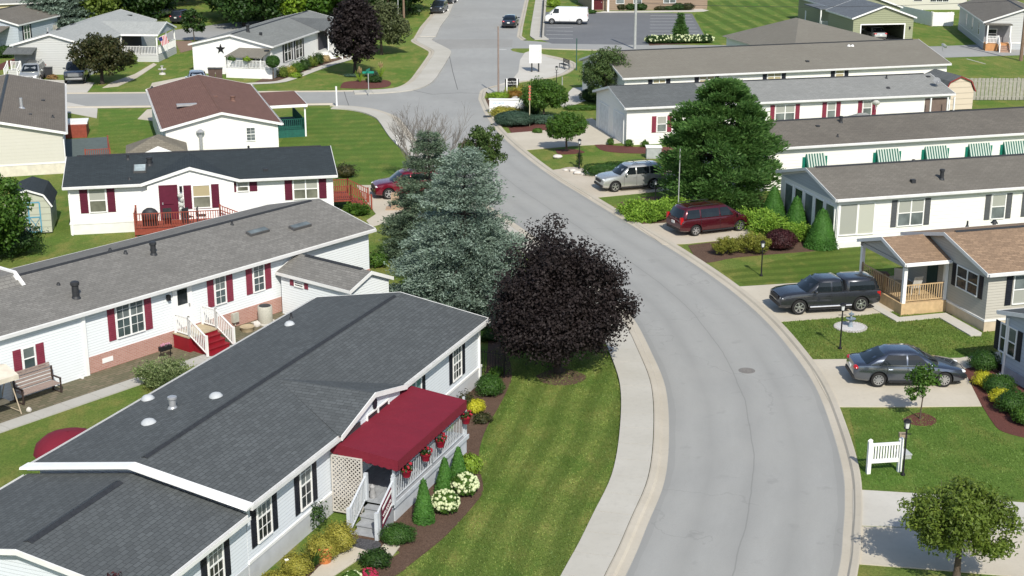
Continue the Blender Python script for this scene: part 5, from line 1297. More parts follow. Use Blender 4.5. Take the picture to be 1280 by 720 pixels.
# ================= right side, near to far
# blue-grey corner home
h = House(23.4, 52.15, 105.6-90, 9, 8.0, 2.9, .9, 'blue-grey house corner at the right edge above the red mulch bed', S_BLU, R_SL, skirt=m_plain('blue_grey_skirting', (.33,.37,.41), .7), skirt_h=.5, band=False)
H8 = h
h.winpx('L', 1253, 404, 1268, 447, n=2, glass=GL_M, glass_low=GL_D, shut=SHUT_BLK, shut_w=.32)
b = MB(); q = h.pf('L', 1251, 464); h.fb(b, 'L', q[0]-.2, q[0]+.2, .15, .5, .03, .05); b.build('foundation_vent', BLACK, h.root)
h.downspout('L', h.W-.5)
# tan home with wooden porch
h = House(22.47, 65.16, 15.5, 12, 7.9, 3.0, 1.0, 'tan-sided house with mottled tan roof and covered wooden porch', S_TAN, R_TN, skirt=SK_TAN, skirt_h=.5)
H9 = h
h.winpx('L', 1198, 332, 1221, 370, n=2, glass=GL_D, glass_low=GL_D, shut=SHUT_BLK, shut_w=.34); h.winpx('F', 1269, 345, 1282, 378, glass=GL_M, glass_low=GL_C, shut=SHUT_BLK, shut_w=.34)
h.pipe(h.rb(1209, 283), .3, .05, 'pipe'); h.pipe(h.rb(1243, 278), .15, .1, 'pipe')
pu0, pu1, pv0, pv1, ez, rz_ = -2.35, .2, 3.42, 8.2, 2.72, .72
b = MB(); vm = (pv0+pv1)/2
for (va, vb_) in ((pv0, vm), (pv1, vm)): b.ext([(pu0, va, ez), (pu0, vb_, ez+rz_), (pu0, vb_, ez+rz_-.09), (pu0, va, ez-.09)], (pu1-pu0, 0, 0))
b.build('porch_roof', R_TN, h.root)
b = MB(); 
for (va, vb_) in ((pv0-.04, vm), (pv1+.04, vm)): b.ext([(pu0-.004, va, ez+.01), (pu0-.004, vb_, ez+rz_+.02), (pu0-.004, vb_, ez+rz_-.17), (pu0-.004, va, ez-.17)], (-.035, 0, 0))
b.box((pu0, pv0-.04, ez-.16), (pu1, pv0-.003, ez+.0)); b.box((pu0, pv0-.14, ez-.15), (pu1, pv0-.045, ez-.05)); b.box((pu0, pv1+.003, ez-.16), (pu1, pv1+.04, ez)); b.build('porch_fascia', TRIM, h.root)
b = MB(); b.ext([(pu0+.15, pv0+.15, ez-.1), (pu0+.15, pv1-.15, ez-.1), (pu0+.15, vm, ez+rz_-.15)], (.05, 0, 0)); b.box((pu0+.12, pv0+.12, ez-.3), (pu0+.26, pv1-.12, ez-.12)); b.build('porch_gable', S_TAN, h.root)
for (u_, v_) in ((pu0+.12, pv0+.2), (pu0+.12, pv1-.35), (pu1-.3+.15, pv0+.2)):
    b = MB(); b.box((u_, v_, .1), (u_+.18, v_+.18, ez-.12)); b.build('porch_post', WHITE, h.root)
b = MB(); b.box((pu0+.05, pv0+.12, .0), (pu1+.05, pv1-.1, .58)); b.build('porch_deck', WOODP, h.root)
h.rail((pu0+.2, pv0+.28, .58), (pu1-.1, pv0+.28, .58), .9, .13, WOODP, bal=.04); h.rail((pu0+.2, pv0+.3, .58), (pu0+.2, 5.6, .58), .9, .2, WOODP, bal=.035); h.rail((pu0+.2, 5.6, .58), (pu0+.2, pv1-.3, .58), .9, .2, WOODP, bal=.035)
b = MB(); b.box((h.oh-.05, 4.6, .6), (h.oh-.004, 5.5, 2.6)); b.build('door', m_plain('dark_green_door', (.02,.05,.05), .5), h.root)
sheet('path', [h.w((pu0-.25, pv0-.25, 0)), h.w((.0, pv0-.25, 0)), h.w((.0, .0, 0)), h.w((-.25, -.3, 0)), h.w((-.75, -.2, 0)), h.w((-.7, pv0-.75, 0)), h.w((pu0-.7, pv0-.75, 0)), h.w((pu0-.8, 6, 0)), h.w((pu0-.3, 6, 0))], .06, CONC, .07)
# grey-brown roofed home with glazed end room
h = House(18.5, 80.06, 15.2, 18, 7.9, 3.0, 1.0, 'cream house with grey-brown roof and glazed sunroom end behind the clipped cones', S_CRM, R_BR, skirt=SK_WHT, skirt_h=.35, band=False)
H10 = h
h.winpx('F', 1051, 256, 1070, 292, midrail=False, glass=GL_C, fr=.07); h.winpx('F', 1073, 255, 1090, 291, midrail=False, glass=m_glass('sheer_curtain', (.48,.49,.42), True), fr=.07)
h.winpx('F', 1124, 251, 1152, 280, n=2, glass=GL_C, glass_low=GL_M, shut=SHUT_GRY, shut_w=.36); h.winpx('F', 1241, 244, 1254, 272, glass=GL_C, glass_low=GL_M, shut=SHUT_GRY, shut_w=.36); h.winpx('F', 1287, 241, 1300, 268, glass=GL_C, glass_low=GL_M, shut=SHUT_GRY, shut_w=.36)
b = MB(); b.ext([(h.oh-.02, .4, 2.75), (h.oh-.02, h.W-.4, 2.75), (h.oh-.02, h.W/2, 3.72)], (-.02, 0, 0)); b.build('gable_panel', S_GRY, h.root)
for i in range(5):
    v = 1.05+i*1.35; h.win('L', v, 1.45, 1.0, 1.9, glass=GL_D if i % 2 else GL_M, midrail=False, fr=.10)
h.downspout('F', .32)
h.pipe(h.rf(1141, 228), .18, .13, 'box'); h.pipe(h.rf(1177, 224), .62, .12, 'cap'); h.pipe(h.rf(1142, 201), .1, .08, 'pipe')
# home with striped window awnings
h = House(15.6, 94.1, 16, 28, 7.9, 3.0, 1.0, 'white house with dark brown roof and five green striped window awnings', S_CRM, R_BD)
H11 = h
h.pipe(h.rf(1051, 153), .45, .11, 'cap'); h.pipe(h.rf(1022, 158), .08, .12, 'box'); h.pipe(h.rb(1145, 146), .08, .12, 'box'); h.pipe(h.rf(1047, 171), .2, .05, 'pipe')
AWS = m_stripes('green_white_stripes', (.44,.50,.45), (.01,.085,.065), .2, 0)
for i, px_ in enumerate((1019, 1109, 1169, 1223, 1266)):
    nm = ['leftmost green striped window awning, nearest the pine', 'second green striped window awning from the pine', 'middle green striped awning with dark window showing below', 'green striped window awning fourth from the pine', 'green striped awning at the right edge of the photo'][i]
    s0, _ = h.pf('F', px_, 190); wz = 1.62
    h.win('F', s0, wz, 1.3 if i else 1.0, 1.0, glass=GL_D, shut=SHUT_GRN, shut_w=.32, n=2)
    w_ = .86 if i else .7; a = thing('window_awning', nm, 'awning', h.w((s0, h.oh, 2.3)), 16, 'green striped window awnings')
    b = MB(); b.ext([(-w_, -.01, .08), (-w_, -.42, -.86), (-w_, -.44, -.88), (-w_, -.01, .03)], (2*w_, 0, 0)); b.build('slats', AWS, a)
    b = MB(); 
    for sg in (-1, 1): b.ext([(sg*w_, -.01, .0), (sg*w_, -.41, -.88), (sg*w_, -.01, -.7)], (sg*.02, 0, 0))
    b.box((-w_, -.45, -.95), (w_, -.42, -.87)); b.build('side_wings', m_plain('awning_green', (.01,.10,.075), .6), a)
# light roofed house joined to a two-car garage
h = House(8.68, 109.86, 13.8, 28.2, 8.5, 3.0, 1.0, 'white house with light grey roof and two-door garage end behind the pine', S_CRM, R_LG)
H12 = h
b = MB(); 
for (va, vb_) in ((0, h.W/2), (h.W, h.W/2)): b.ext([(-.02, va, h.eave+.004+(.0)), (-.02, vb_, h.eave+h.rise+.03), (-.02, vb_, h.eave+h.rise-.05), (-.02, va, h.eave-.06)], (7.2, 0, 0))
b.build('garage_roof', R_LGd, h.root)
for i, vc in enumerate((2.25, 6.05)):
    b = MB(); h.fb(b, 'L', vc-1.25, vc+1.25, .02, 2.2, -.03, .02)
    for j in range(1, 5): h.fb(b, 'L', vc-1.25, vc+1.25, j*.44-.008, j*.44+.008, .02, .03)
    b.build('garage_door', m_plain('pale_garage_door', (.66,.68,.68), .5), h.root)
    b = MB(); h.fb(b, 'L', vc-1.35, vc-1.25, 0, 2.3, 0, .05); h.fb(b, 'L', vc+1.25, vc+1.35, 0, 2.3, 0, .05); h.fb(b, 'L', vc-1.25, vc+1.25, 2.2, 2.3, 0, .05); b.build('door_frame', WHITE, h.root)
for (x0, y0, x1, y1, n) in ((822,146,832,164,1),(970,132,992,150,2),(1035,128.5,1043,147,1),(1079.5,126.5,1088,143,1)): h.winpx('F', x0, y0, x1, y1, n=n, glass=GL_C, glass_low=m_glass('mid_grey_window', (.13,.15,.14)), shut=SHUT_RED, shut_w=.36)
for (x, y, kk, hh, r) in ((1110,110,'pipe',.1,.1),(1108,98,'pipe',.3,.06),(1160,96,'box',.08,.15)): h.pipe(h.rf(x, y), hh, r, kk)
# open porch at the right end: recess shade painted on a flat panel
q = h.pf('F', 1178, 130); b = MB(); h.fb(b, 'F', q[0]-1.6, h.L-h.oh-.15, .5, 2.65, .003, .02); b.build('recess_shade_panel', m_plain('brown_recess_shade', (.16,.12,.10), .8), h.root)
b = MB(); h.fb(b, 'F', q[0]-1.6, h.L-h.oh-.1, .45, .55, .02, .9); b.build('porch_deck', WOODR, h.root)
h.rail((q[0]-1.6, h.oh-.85, .55), (h.L-h.oh-.15, h.oh-.85, .55), .8, .15, WOODR, bal=.05)
for s_ in (q[0]-1.6, q[0]-.1, h.L-h.oh-.2): b = MB(); b.box((s_, h.oh-.9, .5), (s_+.1, h.oh-.8, 2.82)); b.build('porch_post', WHITE, h.root)
# small low roof peeking in front
A = at(1075, 142, 1.6); 
# long grey-olive roofed house
h = House(9.6, 124.6, 15.7, 32.2, 12, 3.0, 1.5, 'long white house with olive-grey roof and black shutters, furthest of the right row', S_CRM, R_OL)
H13 = h
for (x0, y0, x1, y1, n, gl) in ((817,100,831,107.5,2,GL_T),(875,96,892,103,2,GL_T),(960,92,975.5,99,2,GL_T),(1045,88.5,1054,95.5,1,GL_T)): h.winpx('F', x0, y0, x1, y1, n=n, glass=gl, glass_low=gl, shut=SHUT_BLK, shut_w=.4)
for (x, y, kk, hh, r) in ((1009,77,'box',.1,.15),(1061,58,'dome',.3,.11),(1065.5,58,'dome',.3,.11)): h.pipe(h.rf(x, y), hh, r, kk, VENT if kk == 'box' else WHITE)
# hipped wing behind
p0 = h.g(942, 43, 3.4); p1 = h.g(1100, 47, 3.2)
b = MB(); A_ = h.loc(at(995, 22, 5.6)); e_ = 3.2
u0_, u1_ = A_[0]-5.4, A_[0]+9.5; v0_ = 6.0; v1_ = A_[1]+6
b.add([(u0_, v0_, e_), (u1_, v0_, e_), (u1_, v1_, e_), (u0_, v1_, e_), (A_[0], A_[1], 5.6), (A_[0], A_[1]-.6, 5.6)], [(0, 1, 5), (1, 2, 4, 5), (2, 3, 4), (3, 0, 5, 4), (3, 2, 1, 0)]); b.build('wing_roof', R_OL, h.root)
b = MB(); b.box((u0_+.4, v0_+5.5, 0), (u1_-.4, v1_-.4, e_-.01)); b.build('wing_wall', S_CRM, h.root)
# sage green garage and house
A = at(1069, 23, 2.9); B = at(1143, 21, 2.9); L_ = (B-A).length
h = House(B.x+.2, B.y-.3, 98, 9, 7.9, 2.9, 1.4, 'sage green garage with its wide door open, dark inside', None, R_BG, name='garage', cat='garage', gutter=False, vent_strip=False)
H14 = h; o2 = h.oh; W_ = h.W; wt = h.eave-.06; k = h.k
b = MB(); a0, a1 = 1.35, W_-1.25; dz = 2.05
b.box((o2, o2, 0), (o2+.15, a0, wt)); b.box((o2, a1, 0), (o2+.15, W_-o2, wt)); b.box((o2, a0, dz), (o2+.15, a1, wt)); b.ext([(o2, o2, wt), (o2, W_-o2, wt), (o2, W_/2, h.eave+h.rise-.14)], (.15, 0, 0))
b.box((o2+.15, o2, 0), (h.L-o2, o2+.12, wt)); b.box((o2+.15, W_-o2-.12, 0), (h.L-o2, W_-o2, wt)); b.box((h.L-o2-.12, o2, 0), (h.L-o2, W_-o2, wt)); b.ext([(h.L-o2-.12, o2, wt), (h.L-o2-.12, W_-o2, wt), (h.L-o2-.12, W_/2, h.eave+h.rise-.14)], (.12, 0, 0)); b.build('wall', S_GRN, h.root)
b = MB(); h.fb(b, 'L', a0-.12, a0, 0, dz+.12, 0, .04); h.fb(b, 'L', a1, a1+.12, 0, dz+.12, 0, .04); h.fb(b, 'L', a0, a1, dz, dz+.12, 0, .04); b.build('door_frame', WHITE, h.root)
b = MB(); h.fb(b, 'L', .6, .75, 1.5, 1.8, 0, .15); b.build('wall_lamp', BLACK, h.root)
sheet('driveway', [h.w((-4, .2, 0)), h.w((-4, h.W-.4, 0)), h.w((9, h.W-.4, 0)), h.w((9, .2, 0))], .02, CONC_G, .03)
A = at(1042, 10, 3.0); h = House(A.x+8.9, A.y+1.25, 98, 14, 9, 3.0, 1.6, 'sage green house behind the open garage, white porch at its left', S_GRN, R_BG, gutter=False)
H15 = h
for v in (8.0,): h.rail((-.2, 9.1, .5), (-.2, 10.5, .5), .9, .15, WHITE, bal=.05, name='porch_railing')
b = MB(); b.box((.3, 8.8, 0), (6, 10.6, .5)); b.build('porch_base', WHITE, h.root)
for (v_) in (9.0, 10.4): b = MB(); b.box((.2, v_, 0), (.35, v_+.15, 2.8)); b.build('porch_post', WHITE, h.root)
b = MB(); b.box((.1, 8.8, 2.8), (6, 10.7, 2.92)); b.build('porch_roof', R_BG, h.root)
# beige house with triple window behind white fence
A = at(1135, -2, 0); B = at(1196, -2, 0); h = House(46.5, 205, 3, 18, 10, 3.2, 1.6, 'beige house with triple white window beyond the white fence', S_BEI, R_GB, gutter=False)
H16 = h
s_, _ = h.pf('F', 1174, 3); h.win('F', s_, 1.9, 2.6, 1.5, n=3, glass=GL_D, munt=True); s_, _ = h.pf('F', 1147, 3); h.win('F', s_, 1.9, 1.2, 1.3, glass=GL_D)
# grey house at the right, porch cut into its gable
A = at(1228, 27, 3.1); h = House(A.x+8.6, A.y-1.4, 82, 19, 8.6, 3.1, 1.5, 'grey house with white trim and small stepped porch at the upper right', S_LGR, R_BR, gutter=False, skirt=S_GRY, skirt_h=.7)
H17 = h
for u_ in (4.0, 8.5, 13): h.win('B', u_, 1.9, .85, 1.4, glass=GL_D, shut=None)
b = MB(); h.fb(b, 'L', h.W-3.0, h.W-h.oh-.05, .8, 2.7, .003, .02); b.build('recess_shade_panel', m_plain('grey_recess_shade', (.20,.20,.21), .8), h.root)  # flat panel coloured as the shade of a recess
b = MB(); b.box((-1.2, h.W-2.9, 0), (h.oh-.04, h.W-h.oh, .8)); b.build('porch_base', m_plain('orange_porch_wood', (.48,.24,.10), .7), h.root)
h.win('L', h.W-1.1, 1.75, .9, 1.0, glass=GL_D, d=.02); 
h.rail((-1.15, h.W-1.5, .8), (-1.15, h.W-.3, .8), .85, .15, WHITE, bal=.05); h.rail((-1.2, h.W-1.6, .8), (-2.4, h.W-1.6, 0), .85, .15, WHITE, bal=.05); h.rail((-1.2, h.W-2.8, .8), (-2.4, h.W-2.8, 0), .85, .15, WHITE, bal=.05)
b = MB(); steps(b, (-1.2, h.W-2.2, .8), (-1, 0, 0), 0, 4, .2, .3, 1.1); b.build('porch_steps', m_plain('brick_steps', (.36,.24,.18), .8), h.root)
for v_ in (h.W-.4, h.W-2.9): b = MB(); b.box((-1.2, v_, .8), (-1.06, v_+.13, 2.9)); b.build('porch_post', WHITE, h.root)
b = MB(); b.box((-1.25, h.W-3.0, 2.88), (-.04, h.W-.05, 2.97)); b.build('porch_roof', R_BR, h.root)
b = MB(); b.box((h.oh-.04, 1.2, .15), (h.oh-.02, 2.0, .3)); b.build('foundation_vent', BLACK, h.root)
# brown office building at top centre
A = at(742, 13.5); B = at(868, 11); h = House(A.x-.3, A.y-.2, 8, 17, 12, 3.6, 2.2, 'brown-sided building with white-framed windows behind the car park', S_BRN, R_GB, gutter=False, name='building', cat='building')
H18 = h
for px_ in (775, 797, 837): s_, _ = h.pf('F', px_, 3); h.win('F', s_, 1.7, 1.7 if px_ > 830 else 1.1, 1.5, n=2 if px_ > 830 else 1, glass=GL_M)
s_, _ = h.pf('F', 748, 3); h.door('F', s_, .15, 1.1, 2.1, m_plain('dark_red_door', (.08,.01,.015), .5))
b = MB(); 
for dd in (-1.1, 1.1): b.box((s_+dd-.12, -1.3, 0), (s_+dd+.12, -1.06, 3.0))
b.build('porch_post', WHITE, h.root); b = MB(); b.box((s_-1.4, -1.5, 3.0), (s_+1.4, h.oh-.01, 3.12)); b.build('porch_roof', R_GB, h.root)
sheet('path', pxl([(744,16),(760,16),(865,15),(880,14.5),(886,13),(872,10),(864,10),(860,13),(755,14)]), .02, CONC, .03)
# top-left pair behind
q = at(23, 31, 2.8)
h = House(q.x, q.y, 80, 10, 9, 2.8, 1.2, 'blue-grey house with brown roof and white stair, at the upper left edge', S_BLU, R_BR, gutter=False)
H19 = h
h.win('F', 2.2, 1.7, 1.3, 1.5, n=2, glass=m_glass('green_tinted_window', (.08,.12,.10)), shut=SHUT_BLK, shut_w=.3)
b = MB(); b.ext([(-2.5, 1.2, 2.1), (-2.5, 9.5, 2.1), (.2, 9.5, 2.6), (.2, 1.2, 2.6)], (0, 0, -.09)); b.build('porch_roof', R_BR, h.root)
b = MB(); b.box((-2.2, 2.5, 0), (.2, 9.4, .7)); b.build('porch_base', S_BLU, h.root)
h.rail((-2.2, 2.6, .7), (-3.5, 1.8, 0), .85, .16, WHITE, bal=.05); h.rail((-2.2, 4.2, .7), (-3.5, 3.6, 0), .85, .16, WHITE, bal=.05)
q = at(28, 6, 3.2); h = House(q.x-7, q.y, 20, 13, 9, 3.2, 1.2, 'pale yellow house with grey roof in the far upper left corner', m_siding('pale_yellow_siding', (.50,.44,.27), .2), R_LG, gutter=False)
H20 = h; h.win('F', 8, 1.8, .7, 1.6, glass=GL_M)

# ---------- sheds and barns
def barn(loc, rz, w, d, hw, hr, wall, roof, label, trim=WHITE, door=True, name='garden_shed', dmat=None):
    """gambrel or round-shouldered shed; door in the -y end"""
    r = thing(name, label, 'shed', loc, rz)
    pr = [(-w/2, hw), (-w/2*.72, hw+(hr-hw)*.66), (0, hr), (w/2*.72, hw+(hr-hw)*.66), (w/2, hw)]
    b = MB(); b.ext([(-w/2+.06, 0, .08), (w/2-.06, 0, .08)]+[(p[0]*.97, 0, p[1]-.04) for p in pr[::-1]], (0, d, 0)); b.build('wall', wall, r)
    b = MB()
    P_ = [(-w/2-.08, hw-.06)]+pr[1:4]+[(w/2+.08, hw-.06)]
    for i in range(4): a, c = P_[i], P_[i+1]; b.ext([(a[0], -.12, a[1]), (c[0], -.12, c[1]), (c[0], -.12, c[1]+.05), (a[0], -.12, a[1]+.05)], (0, d+.24, 0))
    b.build('roof', roof, r)
    b = MB()
    for i in range(4): a, c = P_[i], P_[i+1]; b.bar((a[0], -.135, a[1]-.02), (c[0], -.135, c[1]-.02), .03, .10, up=(0, 0, 1))
    b.build('trim', trim, r)
    if door:
        dw, dh = w*.5, min(1.8, hw+.35); b = MB(); b.box((-dw/2, -.03, .15), (dw/2, -.003, .15+dh)); dd = b.build('door', wall, r)
        b = MB(); m = dmat or trim
        for x in (-dw/2, 0, dw/2): b.box((x-.04, -.05, .15), (x+.04, -.031, .15+dh))
        for z in (.15, .15+dh/2, .15+dh): b.box((-dw/2, -.052, z-.035), (dw/2, -.0505+.015, z+.035))
        for sg in (-1, 1): b.bar((sg*.06, -.056, .2), (sg*(dw/2-.05), -.056, .1+dh/2), .02, .06, up=(0, 1, 0)); b.bar((sg*.06, -.058, .1+dh/2), (sg*(dw/2-.05), -.058, .2), .02, .06, up=(0, 1, 0))
        b.build('door_bracing', m, dd)
    return r
p = at(45, 293); barn((p.x-.3, p.y, 0), 12, 2.6, 3.4, 1.75, 2.75, m_siding('sage_cream_panel', (.45,.47,.38), .4), R_DK, 'small pale shed with blue door bracing and dark rounded roof', dmat=m_plain('blue_paint', (.10,.30,.42), .6))
p = at(1193, 138); barn((p.x+.3, p.y, 0), 15, 2.9, 4.2, 1.7, 3.0, m_siding('peach_panel', (.58,.50,.40), .5), R_LGd, 'cream barn shed with red trimmed roof beside the tall wooden fence', trim=m_plain('red_trim', (.22,.03,.03), .6), door=False)
p = at(48, 42); barn((p.x, p.y, 0), 15, 3.6, 4.5, 1.8, 3.2, m_siding('brown_shed_panel', (.20,.17,.12), .4), R_GB, 'brown barn shed behind the blue-grey house', trim=m_plain('brown_trim', (.16,.12,.08), .7))
# little hipped shed in front of the cream gable
p = at(196, 189, 2.0); r = thing('garden_shed', 'low shed with tan hipped roof and white front between two lawns', 'shed', (p.x, p.y, 0), 14)
b = MB(); b.box((-1.9, 0, 0), (1.9, 2.6, 1.95)); b.build('wall', S_WHT, r)
b = MB(); b.add([(-2.1, -.2, 1.95), (2.1, -.2, 1.95), (2.1, 2.9, 1.95), (-2.1, 2.9, 1.95), (-.2, 1.0, 2.85), (.2, 1.8, 2.85)], [(0,1,5,4) if False else (0,1,4), (1,5,4), (1,2,5), (2,3,5), (3,4,5), (3,0,4), (3,2,1,0)]); b.build('roof', m_shingle('tan_grey_shingles', (.21,.19,.15)), r)
b = MB(); b.ext([(-.9, -.24, 1.95), (1.1, -.24, 1.95), (.1, -.24, 2.4)], (0, -.05, 0)); b.build('gable_trim', WHITE, r)
# white playhouse-like deck box beside the beige house
p = at(111, 172); r = thing('deck_box', 'white topped box on red wood by the beige house', 'box', (p.x-1.1, p.y, 0), 12)
b = MB(); b.box((-.95, -.2, 0), (.95, 2.3, 1.0)); b.build('base', WOODR, r); b = MB(); b.box((-1.0, 0.3, 1.002), (1.0, 2.4, 1.12)); b.build('cover', WHITE, r)
# ================= vehicles
GRP = None
def carpx(kind, f, r_, col, label, cat, flip=None, **k):
    """front and rear wheel contact pixels of the camera-side wheels"""
    S = spec(kind); S.update(k); F = at(*f); R = at(*r_); d = (F-R); ang = math.atan2(d.y, d.x); u = Vector((math.cos(ang), math.sin(ang), 0)); n = Vector((-u.y, u.x, 0))
    side = 1 if n.y < 0 else -1       # camera-side offset
    mid = (F+R)/2; wx = S['wx']; c = mid-u*((wx[0]+wx[1])/2)-n*side*(S['hw']-.1)
    return car(label, (c.x, c.y, .034), math.degrees(ang), S, col, cat)
def carat(kind, px, ang, col, label, cat, **k):
    S = spec(kind); S.update(k); p = at(*px); return car(label, (p.x, p.y, .02), ang, S, col, cat)
P_GREY = paint('gunmetal_paint', (.13, .15, .185), .85, .2); P_BLK = paint('charcoal_paint', (.05, .054, .062)); P_MAR = paint('maroon_paint', (.07, .008, .014), .35)
P_SIL = paint('silver_paint', (.50, .51, .49)); P_RED = paint('cherry_paint', (.15, .004, .018), .35); P_WHT = paint('white_paint', (.78, .78, .77), 0, .35); P_NAVY = paint('dark_blue_paint', (.015, .022, .035)); P_LBL = paint('pale_blue_paint', (.42, .48, .54)); P_DKG = paint('dark_grey_paint', (.05, .055, .06))
carpx('sedan', (1178.7,484.5), (1097.5,484.5), P_GREY, 'grey sedan parked on the driveway behind the young sapling', 'car')
c = carpx('pickup', (997.5,394), (1075.5,389.8), P_BLK, 'black pickup truck with a capped bed, beside the wooden porch', 'pickup truck')
carpx('minivan', (923.5,289.3), (869.5,295.5), P_MAR, 'maroon minivan parked between juniper beds', 'minivan', mirmat=P_MAR)
carpx('suv', (769,240.5), (815.5,237), P_SIL, 'silver SUV parked under the edge of the big pine', 'SUV')
carpx('suv', (489,249.5), (534,246.5), P_RED, 'cherry red SUV half hidden behind the blue spruce', 'SUV')
carpx('van', (691,30.5), (723,31), P_WHT, 'white cargo van standing in the car park at the top', 'van')
carat('bigpickup', (97,101), -80, P_BLK, 'black full-size pickup facing us beside the dark tree', 'pickup truck')
carat('minivan', (42,100), -82, P_SIL, 'silver minivan behind the beige house roof at upper left', 'minivan')
carat('sedan', (247,108), -78, P_LBL, 'pale blue car mostly hidden by the red-brown roof', 'car')
carat('suv', (229,28), 78, P_BLK, 'black SUV seen from behind on the far left lane', 'SUV', wx=(1.4,-1.35))
carat('sedan', (204,20), 75, P_LBL, 'grey-blue car beyond the light grey roof', 'car')
carat('suv', (549,16), -99, P_DKG, 'dark grey SUV facing us at the top of the road', 'SUV')
carat('suv', (561,4), -99, P_NAVY, 'dark SUV behind the grey one, cut by the top edge', 'SUV')
carat('sedan', (638,33), 84, P_NAVY, 'dark blue car parked at the right kerb of the upper road', 'car')
q = H14.w((3.3, 3.9, 0)); car('silver car inside the open sage green garage', (q.x, q.y, .03), 98, spec('sedan'), P_SIL)

# ================= lamps, poles, posts
LENS = m_plain('frosted_lamp_glass', (.60, .62, .60), .3, .05)
def lamp(px, py, label, h=2.25):
    p = at(px, py); r = thing('lamp_post', label, 'lamp post', (p.x, p.y, 0), 0)
    b = MB(); b.lathe([(.09, 0), (.09, .05), (.045, .12), (.035, .5), (.032, h-.42)], n=10); b.bar((-.18, 0, h-.6), (.18, 0, h-.6), .025); b.build('post', BLACK, r, True)
    b = MB(); b.lathe([(.05, h-.42), (.11, h-.38), (.12, h-.36)], n=8); b.lathe([(.15, h-.12), (.11, h-.05), (.03, h)], n=8)
    for k in range(4): a = PI/4+k*PI/2; b.bar((.11*math.cos(a), .11*math.sin(a), h-.37), (.135*math.cos(a), .135*math.sin(a), h-.12), .018)
    b.build('lantern_frame', BLACK, r); b = MB(); b.lathe([(.075, h-.36), (.10, h-.13)], n=8); b.build('lantern_glass', LENS, r); return r
lamp(1128.5, 594, 'black lamp post beside the white picket panel'); lamp(1050, 436, 'black lamp post in front of the white pebble fountain')
lamp(951.5, 345, 'black lamp post near the purple barberry', 2.0); lamp(724, 211, 'black lamp post with climbing plant by the stone bed', 2.2)
lamp(819, 254, 'short black lamp post in the bright juniper bed', 1.6); lamp(695.5, 117, 'thin black lamp post on the grass by the mailbox bay', 2.6)
def pole(name, px, py, top, r0, r1, mat, label, cat='pole', n=8, h=None, parts=None):
    p = at(px, py); b = MB()
    if h is None:
        lo, hi = 0, 40
        for _ in range(40):
            m = (lo+hi)/2; dz = m-CAMH; c = p.y*math.cos(TH)-dz*math.sin(TH); u = p.y*math.sin(TH)+dz*math.cos(TH); yy = 360-FPX*u/c
            if yy > top: lo = m
            else: hi = m
        h = lo
    b.lathe([(r0, 0), (r0*.85, h*.5), (r1, h)], n=n)
    o = b.build(name, mat, None, True, (p.x, p.y, 0)); tag(o, label, cat); return o, p, h
POLEB = m_plain('tan_metal_pole', (.26,.20,.17), .6); POLEG = m_plain('grey_metal_pole', (.36,.37,.36), .5)
WPOLE = m_ground('weathered_pole_wood', (.17,.11,.075), (.28,.20,.15), 9, 1)
pole('utility_pole', 623, 120, 33, .09, .07, POLEB, 'slim tan pole standing at the kerb left of the black sign')
pole('flagpole', 793.5, 61, -30, .17, .12, POLEG, 'tall grey pole in front of the car park')
u1, up, uh = pole('utility_pole', 1276, 76, -60, .20, .15, WPOLE, 'brown wooden utility pole at the upper right edge')
pole('marker_pole', 847.5, 267, 186, .035, .03, POLEG, 'thin grey pole rising beside the pine and the maroon minivan'); pole('marker_pole', 702.5, 131, 96, .05, .04, POLEG, 'short grey pole on the grass near the curved path')
pole('signal_pole', 720.5, 88, 48, .06, .05, m_plain('green_pole', (.03,.09,.07), .6), 'thin dark green pole near the broad spruce'); pole('utility_pole', 498, 28, -30, .07, .05, POLEG, 'thin grey pole in front of the dark trees at the top')
pole('tree_trunk_pole', 505, 29, -30, .16, .13, WPOLE, 'reddish wooden pole against the dark trees, right of the grey one'); pole('tree_trunk_pole', 485, 26, -30, .22, .16, WPOLE, 'stout brown pole above the olive-leaved tree')
pole('marker_pole', 421, 134, 108, .085, .085, WHITE, 'thick white post on the near side of the cross street'); pole('marker_pole', 496, 181, 158, .06, .06, WHITE, 'white post at the corner of the left lawn')
o, p, h = pole('sign_post', 461, 120, 101, .04, .04, POLEG, 'x'); bpy.data.objects.remove(o)
r = thing('street_sign', 'green street name sign on a thin post at the corner', 'street sign', p); b = MB(); b.lathe([(.045, 0), (.04, 2.1)], n=6); b.build('post', POLEG, r)
b = MB(); b.obox((0, 0, 2.2), (.52, .06, 0), (0, .015, 0), (0, 0, .10)); b.obox((0, 0, 2.42), (.1, .5, 0), (.015, 0, 0), (0, 0, .10)); b.build('name_plate', m_plain('sign_green', (.01,.22,.15), .5), r)
# power lines
def wire(a, b_, sag, label, r=.022):
    pts = []; a = Vector(a); b_ = Vector(b_)
    for i in range(25): t = i/24; q = a.lerp(b_, t); q.z -= sag*4*t*(1-t); pts.append(q)
    m = MB(); m.tube(pts, r, 5); return tag(m.build('power_line', VENT), label, 'power line')
fp = at(793.5, 61)
wire((fp.x, fp.y, 9.2), (up.x+.3, up.y, 10.4), .5, 'upper dark cable crossing the top of the picture'); wire((-4.5, 140, 7.6) if False else (fp.x, fp.y, 5.2), (up.x, up.y, 6.5), .6, 'lower dark cable passing over the long olive-grey roof')

